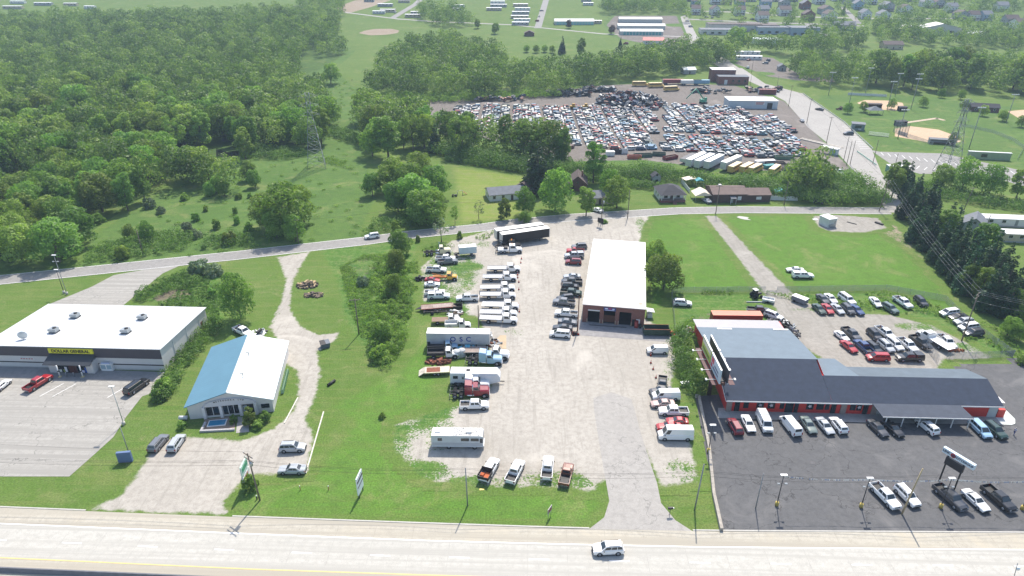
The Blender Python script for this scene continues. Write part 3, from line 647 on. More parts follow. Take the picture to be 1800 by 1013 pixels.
# --- groups of trees, individuals with a shared description
POOL = []
def grove(poly, r, keys, hr, label, group, seed, limit=999, wk=(1., 1.25), n_try=6000):
    rg = np.random.default_rng(seed); pts = sorted(poisson(poly, r, n_try, rg), key=lambda p: p[1])[:limit]
    POOL.extend((rnd.uniform(*hr), rnd.choice(keys), float(p[0]), float(p[1]), label, rnd.uniform(*wk), group) for p in pts)
grove([(652, 172), (668, 128), (720, 92), (790, 80), (880, 112), (885, 150), (890, 172), (780, 176)], 9.5, ['round', 'tall', 'round', 'light'], (12, 17), "broadleaf tree in the grove behind the salvage yard", "grove behind the salvage yard", 1)
grove([(895, 168), (900, 140), (1000, 130), (1100, 118), (1110, 140), (1050, 150), (985, 170)], 9, ['round', 'tall', 'light'], (8, 13), "tree in the belt behind the scrap heaps", "tree belt behind the scrap heaps", 2)
grove([(1110, 142), (1110, 115), (1190, 95), (1280, 95), (1290, 108), (1240, 125), (1180, 132)], 9, ['round', 'tall', 'round'], (10, 14), "tree around the small red brick hall", "trees around the red brick hall", 3)
grove([(1405, 150), (1385, 118), (1440, 95), (1540, 82), (1700, 90), (1860, 120), (1860, 175), (1700, 163), (1560, 158), (1470, 152)], 9.5, ['round', 'tall', 'round', 'light'], (16, 22), "tree in the wood behind the ballpark", "wood behind the ballpark", 4, 95)
grove([(1300, 92), (1345, 88), (1400, 95), (1420, 75), (1500, 70), (1520, 85), (1420, 100)], 9, ['round', 'tall'], (9, 14), "tree between the village mill and the road fork", "trees between mill and fork", 5, 26)
grove([(-60, 470), (0, 476), (110, 462), (150, 425), (120, 380), (60, 350), (-80, 350)], 8.5, ['round', 'tall', 'round', 'light'], (11, 15), "large tree at the roadside corner of the big wood", "roadside corner of the big wood", 6)
grove([(60, 350), (130, 390), (230, 370), (300, 335), (380, 330), (420, 345), (360, 310), (250, 290), (60, 300)], 8.5, ['round', 'light', 'round', 'tall'], (10, 16), "tree along the meadow edge of the big wood", "meadow edge of the big wood", 7)
grove([(430, 285), (480, 262), (560, 268), (575, 235), (590, 215), (560, 195), (480, 200), (400, 235)], 8.5, ['round', 'tall', 'round'], (13, 18), "tree of the big wood beside the lattice tower", "wood beside the lattice tower", 8)
grove([(742, 262), (800, 262), (870, 272), (940, 286), (1005, 296), (1005, 288), (940, 276), (870, 262), (800, 250), (742, 250)], 7.0, ['tall', 'open', 'round', 'tall'], (10, 18), "tall roadside tree screening the near edge of the salvage yard", "trees screening the near edge of the salvage yard", 88)
grove([(645, 262), (745, 262), (745, 215), (700, 205), (650, 215)], 9, ['tall', 'round'], (13, 18), "big tree between the meadow strip and the salvage buses", "big trees before the salvage buses", 89)
grove([(1385, 328), (1440, 332), (1440, 346), (1385, 342)], 5, ['round', 'tall'], (6, 8.5), "bushy tree in the hedgerow corner by the yard road", "bushy trees of the hedgerow corner", 90)
FP = [(-100, 340), (60, 300), (250, 290), (380, 262), (420, 235), (480, 205), (560, 195), (560, 170), (520, 145), (520, 110), (550, 82), (590, 72), (590, 45), (480, 34), (200, 42), (-100, 38), (-200, 150)]
rg = np.random.default_rng(9); fp = poisson(FP, 9.6, 60000, rg)
for p in fp: POOL.append((rnd.uniform(12, 19), rnd.choice(['round', 'tall', 'round', 'light', 'light', 'open']), float(p[0]), float(p[1]), "broadleaf tree deep in the big dense wood", rnd.uniform(1.0, 1.15), "broadleaf trees of the big dense wood"))
POOL.sort(key=lambda q: -q[0]*ppm(q[3])); lim = max(0, 298-NT[0])
for h, k, x, y, lb, wk, gr in POOL[:lim]: tree(k, x, y, h, lb, wk, gr)
# --- far woods as one mass each
def mass(name, pts, hr, wr, nleaf, size, m, label, seed, kinds=('round', 'tall')):
    rg = np.random.default_rng(seed); VV = []; QQ = []; vv = []; o = 0; lib = []
    for k in range(8):
        H = 1.0; C, Rb = blobs(rg, kinds[k % len(kinds)], 1.0, .82); C = C[::2]; Rb = Rb[::2]*1.3; lib.append(leaves(C, Rb, nleaf, size, rg))
    for p in pts:
        V, Q, v = lib[rg.integers(8)]; h = rg.uniform(*hr); wd = h*rg.uniform(*wr); a = rg.random()*6.28; ca, sa = math.cos(a), math.sin(a)
        X = np.column_stack([(V[:, 0]*ca-V[:, 1]*sa)*wd+p[0], (V[:, 0]*sa+V[:, 1]*ca)*wd+p[1], V[:, 2]*h+hz(p[1])])
        VV.append(X); QQ.append(Q+o); vv.append(np.clip(v*.85+.07+rg.normal()*.32, 0, 1)); o += len(V)
    if VV: link(name, np_mesh(name, np.concatenate(VV), np.concatenate(QQ), m, np.concatenate(vv)), None, label, 'woodland', kind='stuff')
mass("distant_wood", [(q[2], q[3]) for q in POOL[lim:]], (12, 18), (.95, 1.15), 800, .030, LEAF_M, "dense broadleaf wood stretching away to the mobile homes", 11)
rg = np.random.default_rng(12)
ridge = poisson([(1060, 25), (1200, 25), (1196, 5), (1130, 0), (1060, 5)], 9, 3000, rg)+poisson([(560, 40), (610, 28), (600, 5), (520, 10)], 9, 3000, rg)+poisson([(740, 20), (800, 26), (830, 45), (780, 52), (740, 32)], 9, 2000, rg)
mass("village_tree_line", ridge, (11, 16), (.9, 1.2), 420, .034, LEAF_M, "line of tall trees behind the storage sheds and fields", 13)
rg = np.random.default_rng(14)
vt = [p for p in poisson([(1200, 40), (1520, 68), (1560, 80), (1900, 95), (1900, -12), (1650, -12), (1200, -14)], 12.5, 16000, rg)]
VT_ALL = vt
far2 = poisson([(560, 75), (612, 88), (600, 98), (560, 105)], 9, 900, rg)+poisson([(1530, 60), (1640, 84), (1800, 88), (1900, 90), (1900, 58), (1800, 62), (1660, 78), (1560, 50)], 9, 9000, rg)
mass("hillside_wood", far2, (9, 14), (.9, 1.2), 420, .036, LEAF_M, "belt of woodland below the hillside houses", 15)
# --- thickets and weeds
from mathutils import noise as mnoise
def thicket(name, polys, r, hr, per, leaf, m, label, seed, cat='thicket', wide=(.55, .9), flat=1., tries=9000):
    rg = np.random.default_rng(seed); C = []; Rb = []
    for poly in polys:
        for p in poisson(poly, r, tries, rg):
            if cat == 'weeds' and mnoise.noise(Vector((p[0]*.11, p[1]*.11, seed))) < -.08: continue
            h = rg.uniform(*hr); C.append((p[0], p[1], hz(p[1])+h*.35)); Rb.append(h*rg.uniform(*wide))
    C = np.array(C); Rb = np.array(Rb); k = len(C); V = []; vv = []
    idx = np.repeat(np.arange(k), per); n = len(idx); d = rg.normal(size=(n, 3)); d[:, 2] = np.abs(d[:, 2]); d /= np.linalg.norm(d, axis=1)[:, None]
    P = C[idx]+d*(Rb[idx]*(.7+.4*rg.random(n)))[:, None]*np.array([1, 1, flat]); nr = d+rg.normal(size=(n, 3))*.5; nr /= np.linalg.norm(nr, axis=1)[:, None]
    a = np.cross(nr, rg.normal(size=(n, 3))); a /= np.linalg.norm(a, axis=1)[:, None]; b = np.cross(nr, a); s = leaf*(.6+.8*rg.random(n))[:, None]
    V = np.stack([P-a*s*1.2, P-b*s*.7, P+a*s*1.2, P+b*s*.7], 1).reshape(-1, 3); v = np.clip(.5+.25*rg.normal(size=k)[idx]+.15*rg.normal(size=n), 0, 1)
    return link(name, np_mesh(name, V, np.arange(4*n).reshape(-1, 4), m, v), None, label, cat, kind='stuff')
thicket("hedgerow_thicket", [[(770, 266), (900, 290), (1000, 300), (1100, 308), (1130, 300), (1250, 322), (1340, 332), (1440, 342), (1545, 352), (1560, 362), (1440, 362), (1330, 345), (1200, 320), (1100, 318), (1000, 310), (900, 302), (780, 276)]], 1.5, (3.6, 5.2), 170, .22, LEAF_T, "long tangled hedgerow between the salvage yard and the houses", 21)
thicket("lower_hedge", [[(1000, 308), (1100, 322), (1190, 332), (1190, 338), (1090, 330), (1000, 315)], [(790, 276), (920, 300), (920, 306), (785, 284)]], 1.4, (1.8, 2.6), 110, .2, LEAF_T, "clipped looking hedge running along the lawn behind the cottages", 22, 'hedge')
thicket("yard_edge_scrub", [[(770, 262), (900, 278), (1000, 290), (1000, 300), (900, 292), (760, 272)], [(1300, 320), (1400, 330), (1420, 345), (1300, 335)], [(1438, 318), (1500, 320), (1556, 354), (1545, 362), (1440, 348)]], 2.6, (3.5, 6), 200, .25, LEAF_T, "taller scrub standing along the salvage yard edge", 23)
thicket("billboard_brush", [[(1186, 585), (1204, 583), (1215, 640), (1232, 668), (1240, 695), (1215, 695), (1192, 660), (1186, 620)]], 1.3, (1.8, 3.2), 190, .15, LEAF_T, "dense leafy brush beside the red building and billboard post", 24)
thicket("strip_brush", [[(655, 468), (708, 450), (722, 500), (716, 560), (705, 610), (682, 648), (656, 625), (650, 580), (665, 530)]], 1.9, (.9, 2.6), 200, .16, LEAF_U, "tangled brush growing down the weedy strip between the lots", 25)
thicket("strip_weeds", [[(600, 470), (640, 450), (730, 445), (735, 500), (712, 590), (690, 650), (660, 655), (640, 600), (615, 540)]], 0.75, (.35, .7), 40, .13, LEAF_U, "knee high weeds covering the strip between drive and lot", 26, 'weeds', (1.1, 1.7), .4, 40000)
thicket("meadow_weeds", [[(140, 470), (260, 458), (420, 440), (620, 420), (655, 360), (600, 260), (640, 200), (620, 140), (570, 160), (575, 270), (440, 300), (330, 320), (250, 380)]], 5.5, (.6, 1.1), 60, .16, LEAF_U, "scattered low green clumps across the meadow", 27, 'weeds', (1.0, 1.6), .45)
thicket("bank_weeds", [[(235, 528), (320, 478), (385, 478), (395, 540), (345, 620), (300, 700), (270, 700), (335, 600), (362, 550), (300, 540)]], 1.0, (.5, 1.5), 60, .14, LEAF_T, "weeds and low bushes on the bank behind the store", 28, 'weeds')
thicket("roadside_brush", [[(150, 465), (250, 452), (330, 440), (340, 415), (250, 410), (170, 440)], [(350, 440), (440, 432), (440, 415), (370, 420)], [(640, 412), (680, 408), (770, 396), (770, 378), (700, 385), (660, 395)]], 1.9, (1.2, 3.0), 110, .18, LEAF_T, "low brush between the wood and the back road", 29)
thicket("bank_brush", [[(330, 545), (365, 560), (390, 575), (370, 600), (335, 640), (310, 690), (285, 710), (270, 700), (300, 650), (325, 600)], [(235, 520), (300, 490), (340, 480), (350, 500), (290, 520), (250, 532)]], 1.5, (1.0, 2.3), 130, .14, LEAF_T, "rough brush filling the bank between the store and the gabled shop", 41)
thicket("lot_weeds", [[(740, 440), (868, 408), (860, 420), (760, 445)], [(1320, 512), (1400, 520), (1480, 520), (1560, 515), (1660, 540), (1720, 600), (1700, 600), (1650, 565), (1560, 548), (1450, 535), (1400, 530)], [(1185, 585), (1215, 560), (1250, 560), (1250, 575), (1200, 590)], [(1640, 560), (1700, 560), (1780, 590), (1800, 630), (1770, 625), (1700, 585)]], 1.1, (.4, 1.1), 40, .13, LEAF_U, "tall weeds growing among the back lot cars and fences", 30, 'weeds')
thicket("fence_line_grass", [[(1188, 512), (1330, 512), (1330, 518), (1188, 519)], [(560, 272), (625, 290), (620, 300), (560, 284)]], .9, (.5, 1.0), 40, .12, LEAF_U, "unmown grass along the chain link fence", 31, 'weeds')
thicket("tower_scrub", [[(558, 222), (600, 230), (640, 245), (630, 256), (590, 244), (556, 236)], [(440, 255), (480, 262), (540, 275), (500, 282), (430, 280)], [(1560, 330), (1640, 325), (1690, 340), (1800, 362), (1800, 375), (1640, 350)]], 1.8, (1.6, 3.2), 110, .2, LEAF_T, "dense scrub patches by the streams and towers", 32)
thicket("grove_scrub", [[(650, 178), (780, 182), (890, 176), (985, 172), (985, 164), (890, 168), (780, 172), (650, 168)]], 2.4, (2.2, 4.5), 120, .26, LEAF_U, "pale scrub in front of the grove behind the salvage yard", 33)
SHR = [(332, 408, 'greybush', 3.2), (350, 418, 'greybush', 2.4), (265, 365, 'greybush', 3.6), (283, 375, 'greybush', 2.6), (345, 388, 'darkbush', 3.0), (362, 372, 'darkbush', 2.2), (383, 402, 'darkbush', 3.4), (413, 376, 'darkbush', 2.4), (416, 394, 'darkbush', 2.8), (405, 428, 'bush', 4.0), (438, 405, 'bush', 2.6), (175, 392, 'bush', 3.5), (420, 350, 'bush', 2.2), (440, 348, 'darkbush', 2.0), (325, 352, 'bush', 2.6), (380, 338, 'light', 6.5), (395, 345, 'light', 6), (370, 345, 'light', 5.5), (438, 318, 'light', 8), (450, 330, 'light', 7), (260, 425, 'round', 7), (230, 420, 'light', 5), (215, 455, 'bush', 4)]
for i, (x, y, k, h) in enumerate(SHR): T(k, x, y, h, {'greybush': "grey green rounded shrub in the meadow below the wood", 'darkbush': "small dark conical shrub dotted in the meadow", 'bush': "leafy green shrub in the meadow", 'light': "young pale tree in the meadow below the wood", 'round': "small green tree standing in the roadside brush"}[k], 1.0, group={'greybush': 'grey shrubs of the meadow', 'darkbush': 'dark shrubs of the meadow', 'bush': 'green shrubs of the meadow', 'light': 'young pale meadow trees', 'round': 'roadside brush trees'}[k])
SB = [(350, 478, 'greybush', 3.6, 1.5, "drooping grey green willow shrub on the bank by the back road"), (378, 482, 'greybush', 3.2, 1.3, "second grey green willow shrub nearer the dense bank tree"), (375, 520, 'darkbush', 2.2, 1.2, "dark round shrub on the weedy bank behind the store"), (290, 688, 'bush', 3.0, 1.1, "leafy bush on the grass slope behind the dark parked suv"), (282, 702, 'bush', 2.6, 1.2, "low spreading bush below the slope bush"), (466, 740, 'bush', 2.2, 1.0, "round green bush beside the entrance walk"), (452, 752, 'darkbush', 1.6, 1.6, "dark green bush at the entrance walk edge"), (412, 744, 'darkbush', 1.8, .8, "narrow evergreen bush beside the small pool"), (323, 752, 'darkbush', 1.5, 1.5, "dark bush by the propane tank"), (441, 860, 'bush', 3.2, .8, "round bush under the green and white business sign"), (672, 735, 'bush', 1.2, 1.0, "tiny bush at the corner of the gravel drive"), (735, 425, 'bush', 2.2, .6, "slim bush on the bank above the tow lot"), (808, 420, 'bush', 2.6, .6, "upright bush beside the back road verge"), (1060, 392, 'bush', 1.2, 2.0, "low grass clump on the roadside island"), (668, 632, 'bush', 3.4, 1.2, "leafy bush at the lower end of the weedy strip"), (690, 520, 'light', 6.5, .9, "pale bushy tree beside the rusty barge trailer"), (672, 600, 'light', 6, 1.0, "pale bushy tree at the bottom of the weedy strip"), (640, 500, 'greybush', 2.4, 1.2, "greyish scrub bush near the wooden pole in the strip"), (1795, 640, 'bush', 2.0, 1.0, "green bush at the fence corner by the dealer lot"), (1770, 590, 'round', 5.5, 1.0, "dark rounded bush below the wires near the back lot fence"), (1790, 600, 'round', 4.6, 1.0, "lower dark rounded bush beside the back lot fence")]
for x, y, k, h, wk, lb in SB: T(k, x, y, h, lb, wk)
# ---------------------------------------------------------------- vehicles
PAINTED = paint('dcdcdc')
def body_rings(st, w, zb):
    rs = []
    for x, zt, wf in st:
        W = w*wf; zm = zb+(zt-zb)*.5
        rs.append([(x, y*W, z) for y, z in ((-.86, zb), (-.985, zb+.1), (-1, zm), (-.975, zt-.1), (-.84, zt), (-.4, zt+.02), (.4, zt+.02), (.84, zt), (.975, zt-.1), (1, zm), (.985, zb+.1), (.86, zb))])
    return rs
def patch(mb, q, u0, u1, v0, v1, off=.012):
    """thin pane on the bilinear quad q=(a,b,c,d): a-b bottom edge, d-c top edge"""
    a, b, c, d = [Vector(p) for p in q]
    def P(u, v): return (a*(1-u)+b*u)*(1-v)+(d*(1-u)+c*u)*v
    n = (b-a).cross(d-a).normalized(); pts = [P(u0, v0), P(u1, v0), P(u1, v1), P(u0, v1)]
    mb.loft([[p+n*off for p in pts], [p-n*.02 for p in pts]]); return mb
KV = dict(
 sedan=dict(L=4.85, w=.91, hood=[(2.42, .55, .80), (2.36, .72, .88), (1.9, .86, .97), (1.0, .98, 1.0)], cowl=1.0, wt=.25, rr=-.95, rb=-1.72, belt=.98, roof=1.45, tail=[(-1.72, 1.05, 1.0), (-2.25, 1.05, .95), (-2.42, .95, .88)], wb=1.42, r=.33),
 coupe=dict(L=4.3, w=.87, hood=[(2.15, .5, .80), (2.08, .68, .88), (1.6, .82, .97), (.8, .92, 1.0)], cowl=.8, wt=.1, rr=-.95, rb=-1.75, belt=.92, roof=1.35, tail=[(-1.75, .98, 1.0), (-2.05, .96, .95), (-2.15, .85, .88)], wb=1.3, r=.32),
 suv=dict(L=4.75, w=.95, hood=[(2.37, .62, .82), (2.32, .85, .90), (1.9, 1.02, .98), (1.05, 1.1, 1.0)], cowl=1.1, wt=.45, rr=-2.0, rb=-2.28, belt=1.12, roof=1.72, tail=[(-2.25, 1.1, .98), (-2.37, .95, .92)], wb=1.42, r=.37),
 bigsuv=dict(L=5.5, w=1.0, hood=[(2.75, .7, .86), (2.7, .98, .92), (2.3, 1.12, .99), (1.35, 1.2, 1.0)], cowl=1.35, wt=.85, rr=-2.5, rb=-2.68, belt=1.22, roof=1.9, tail=[(-2.65, 1.2, .98), (-2.75, 1.0, .94)], wb=1.65, r=.4),
 minivan=dict(L=5.0, w=.97, hood=[(2.5, .6, .80), (2.44, .8, .90), (2.1, .95, .98), (1.6, 1.05, 1.0)], cowl=1.6, wt=.75, rr=-2.15, rb=-2.42, belt=1.08, roof=1.76, tail=[(-2.4, 1.05, .98), (-2.5, .9, .94)], wb=1.52, r=.35),
 smallvan=dict(L=4.8, w=.92, hood=[(2.4, .6, .82), (2.34, .85, .90), (2.0, 1.0, .98), (1.6, 1.08, 1.0)], cowl=1.6, wt=.85, rr=-2.25, rb=-2.36, belt=1.1, roof=1.85, tail=[(-2.34, 1.1, .98), (-2.4, .9, .95)], wb=1.5, r=.34, panel=.15),
 van=dict(L=5.7, w=1.0, hood=[(2.85, .65, .86), (2.8, .95, .92), (2.5, 1.12, .99), (2.1, 1.2, 1.0)], cowl=2.1, wt=1.5, rr=-2.7, rb=-2.8, belt=1.25, roof=2.1, tail=[(-2.78, 1.2, .98), (-2.85, 1.0, .95)], wb=1.75, r=.37, panel=.22),
 sprinter=dict(L=6.6, w=1.0, hood=[(3.3, .7, .84), (3.25, .98, .92), (2.9, 1.15, .99), (2.5, 1.3, 1.0)], cowl=2.5, wt=1.85, rr=-3.15, rb=-3.24, belt=1.35, roof=2.62, tail=[(-3.22, 1.3, .98), (-3.3, 1.0, .95)], wb=2.15, r=.37, panel=.19),
 pickup=dict(L=5.85, w=1.0, hood=[(2.92, .7, .86), (2.87, .98, .93), (2.4, 1.14, .99), (1.4, 1.2, 1.0)], cowl=1.4, wt=.85, rr=-.75, rb=-.95, belt=1.22, roof=1.9, tail=[(-.98, 1.22, 1.0)], wb=1.85, r=.4, bed=(-.98, -2.92)),
 oldpickup=dict(L=5.4, w=.97, hood=[(2.7, .7, .9), (2.66, 1.0, .96), (2.2, 1.12, .99), (1.15, 1.14, 1.0)], cowl=1.15, wt=.75, rr=-.1, rb=-.22, belt=1.14, roof=1.76, tail=[(-.25, 1.14, 1.0)], wb=1.65, r=.37, bed=(-.25, -2.7)),
)
def make_car(kind, rack=False, cap=False, dumpbed=None):
    d = KV[kind]; w = d['w']; zb = .26 if 'pick' not in kind else .38; Pm = Proto(); mb = MB()
    st = d['hood']+[((d['cowl']+d['tail'][0][0])/2, d['belt'], 1.0)]+d['tail']
    mb.loft(body_rings(st, w, zb), smooth=False)
    b, rf = d['belt']-.02, d['roof']; x0, x1, x2, x3 = d['cowl'], d['wt'], d['rr'], d['rb']
    wb_, wt_ = w*.93, w*(.74 if 'panel' not in d else .84); mid = (x1+x2)/2
    base = [(x0, -wb_*.93, b), (x3, -wb_*.96, b), (x3, wb_*.96, b), (x0, wb_*.93, b)]
    top = [(x1, -wt_*.93, rf-.06), (x2, -wt_*.95, rf-.06), (x2, wt_*.95, rf-.06), (x1, wt_*.93, rf-.06)]
    mb.loft([base, top]); cr = [(x1-.12, -wt_*.8, rf), (x2+.1, -wt_*.82, rf), (x2+.1, wt_*.82, rf), (x1-.12, wt_*.8, rf)]; mb.loft([top, cr])
    mb.mi(1)
    for sx in (1, -1):
        for sy in (1, -1): mb.tube((sx*d['wb'], sy*(w-.25), d['r']+.02), (sx*d['wb'], sy*(w+.004), d['r']+.02), d['r']*1.2, n=14)
    xf, xr = d['hood'][0][0], (d['bed'][1] if 'bed' in d else d['tail'][-1][0])
    mb.b2(-d['wb']+.45, d['wb']-.45, -w-.004, w+.004, zb-.03, zb+.10)
    if 'bed' in d:
        b0, b1 = d['bed']; zt = d['belt']-.02; mb.mi(0)
        for s in (-1, 1): mb.b2(b1, b0, s*w, s*(w-.09), zb+.04, zt)
        mb.b2(b1, b1+.07, -w+.05, w-.05, zb+.1, zt-.01); mb.b2(b1+.01, b0, -w+.1, w-.1, zb, zb+.12)
        mb.mi(1)
        mb.b2(b1+.1, b0-.02, -w+.11, w-.11, .72, .76)
        for s in (-1, 1): mb.tube((-d['wb'], s*(w-.25), d['r']+.02), (-d['wb'], s*(w+.005), d['r']+.02), d['r']*1.2, n=14)
        if cap:
            mb.mi(0); mb.loft([[(b0, -w*.97, zt), (b1+.02, -w*.97, zt), (b1+.02, w*.97, zt), (b0, w*.97, zt)], [(b0, -w*.82, rf-.04), (b1+.12, -w*.82, rf-.04), (b1+.12, w*.82, rf-.04), (b0, w*.82, rf-.04)]])
            mb.mi(1)
            for s in (-1, 1): mb.loft([[(b0-.25, s*(w*.955), zt+.12), (b1+.3, s*(w*.955), zt+.12), (b1+.33, s*(w*.885), rf-.2), (b0-.25, s*(w*.885), rf-.2)], [(b0-.25, s*(w*.9), zt+.12), (b1+.3, s*(w*.9), zt+.12), (b1+.33, s*(w*.82), rf-.2), (b0-.25, s*(w*.82), rf-.2)]])
    Pm.part('body', mb, [PAINTED, BLACK], paint=True)
    A, Bq, Cq, D = base; a, b_, c_, d_ = top
    Pm.part('windshield', patch(MB(), (A, D, d_, a), .07, .93, .1, .94), CARGLASS)
    if 'panel' not in d or kind == 'smallvan' or True: Pm.part('rear_window', patch(MB(), (Cq, Bq, b_, c_), .12, .88, .22, .88), CARGLASS)
    for s, q in ((-1, (Bq, A, a, b_)), (1, (D, Cq, c_, d_))):
        if 'panel' in d: wins = [(1-d['panel'], .95)] if s < 0 else [(.05, d['panel'])]
        elif 'bed' in d: wins = [(.08, .42), (.48, .9)] if kind == 'pickup' else [(.15, .85)]
        elif kind in ('sedan', 'coupe'): wins = [(.16, .49), (.52, .88)]
        else: wins = [(.04, .28), (.31, .6), (.63, .93)]
        if s > 0 and 'panel' not in d: wins = [(1-v, 1-u) for u, v in wins]
        for u, v in wins: Pm.part('side_window', patch(MB(), q, u, v, .16, .88), CARGLASS)
    for sx in (1, -1):
        for sy in (1, -1):
            r = d['r']; t = MB().tube((0, -.11*sy, 0), (0, .11*sy, 0), r, n=18); h = MB().tube((0, .06*sy, 0), (0, .118*sy, 0), r*.64, n=12)
            Pm.part('wheel', t, TYRE, sub=[('rim', h, RIM)], loc=(sx*d['wb'], sy*(w-.10), r))
    zf = d['hood'][1][1]
    for s in (-1, 1):
        Pm.part('headlight', MB().b2(xf-.16, xf-.015, s*w*.80, s*w*.50, zf-.20, zf-.06), HEAD)
        Pm.part('taillight', MB().b2(xr-.012, xr+.12, s*w*.92, s*w*.70, zb+.38, d['belt']-.1), TAIL)
        Pm.part('mirror', MB().box((x0-.28, s*(w+.09), b+.06), (.12, .2, .15)), [BLACK])
    Pm.part('grille', MB().b2(xf-.1, xf+.012, -w*.45, w*.45, zf-.25, zf-.08), BLACK)
    Pm.part('front_bumper', MB().b2(xf-.12, xf+.05, -w*.8, w*.8, zb+.04, zb+.24), CHROME if 'pick' in kind else BLACK)
    Pm.part('rear_bumper', MB().b2(xr-.08, xr+.04, -w*.82, w*.82, zb+.06, zb+.24), CHROME if 'pick' in kind else BLACK)
    if kind in ('suv', 'bigsuv'):
        for s in (-1, 1): Pm.part('roof_rail', MB().b2(x2+.3, x1-.3, s*wt_*.78, s*wt_*.84, rf-.01, rf+.06), BLACK)
    if rack:
        r_ = MB()
        for s in (-1, 1): r_.b2(x2+.2, x1-.1, s*wt_*.9, s*wt_*.84, rf+.08, rf+.14)
        for x in (x2+.4, (x1+x2)/2, x1-.4): r_.b2(x, x+.06, -wt_*.9, wt_*.9, rf-.02, rf+.1)
        Pm.part('ladder_rack', r_, GALV)
    if dumpbed:
        b0, b1 = d['bed']; q = MB(); zt = 1.75
        for s in (-1, 1): q.b2(b1-.1, b0-.05, s*(w+.05), s*(w-.03), 1.0, zt)
        q.b2(b1-.1, b1-.02, -w, w, 1.0, zt-.2); q.b2(b0-.06, b0-.0, -w, w, 1.0, zt+.35); Pm.part('side_boards', q, DARKSTEEL)
        Pm.part('bed_load', MB().b2(b1+.1, b0-.3, -w+.15, .05, 1.0, 1.22).b2(b1+.5, b0-.8, .15, w-.2, 1.0, 1.4), mat('orange_load', dumpbed, .8, var=.2))
    return Pm
CARS = {k: make_car(k) for k in KV}
CARS['capped'] = make_car('pickup', cap=True); CARS['rackvan'] = make_car('van', rack=True); CARS['dumptruck'] = make_car('pickup', dumpbed='b0582c')
COL = dict(white='e4e4e2', silver='a9adb0', grey='6b6e72', darkgrey='3c3e42', black='17181b', red='a01820', maroon='7c1424', blue='23406e', lightblue='8fb0c8', green='1f3a30', greygreen='5a6a66', primer='b79a92', rust='7a4a38', aqua='4fa6bd', yellow='c89a28', brown='6e4a3a', teal='5f8f9a', cream='cfc6a8')
CATS = dict(sedan='car', coupe='car', suv='suv', bigsuv='suv', minivan='minivan', smallvan='van', van='van', sprinter='van', pickup='pickup truck', oldpickup='pickup truck', capped='pickup truck', rackvan='van', dumptruck='dump truck')
NMS = dict(sedan='parked_car', coupe='parked_car', suv='parked_suv', bigsuv='parked_suv', minivan='minivan', smallvan='small_van', van='cargo_van', sprinter='tall_cargo_van', pickup='pickup_truck', oldpickup='old_pickup_truck', capped='pickup_truck', rackvan='work_van', dumptruck='dump_truck')
def place(fx, fy, rx, ry, h=.7):
    a = Vector(G(fx, fy, h)); b = Vector(G(rx, ry, h)); c = (a+b)/2; return (c.x, c.y, hz(c.y)), math.atan2(a.y-b.y, a.x-b.x)
def V(kind, col, fx, fy, rx, ry, label, name=None, group=None, z=.07):
    loc, rz = place(fx, fy, rx, ry); loc = (loc[0], loc[1], loc[2]+z)
    return CARS[kind].stamp(name or NMS[kind], label, CATS[kind], loc, rz, group, paint(COL[col]))
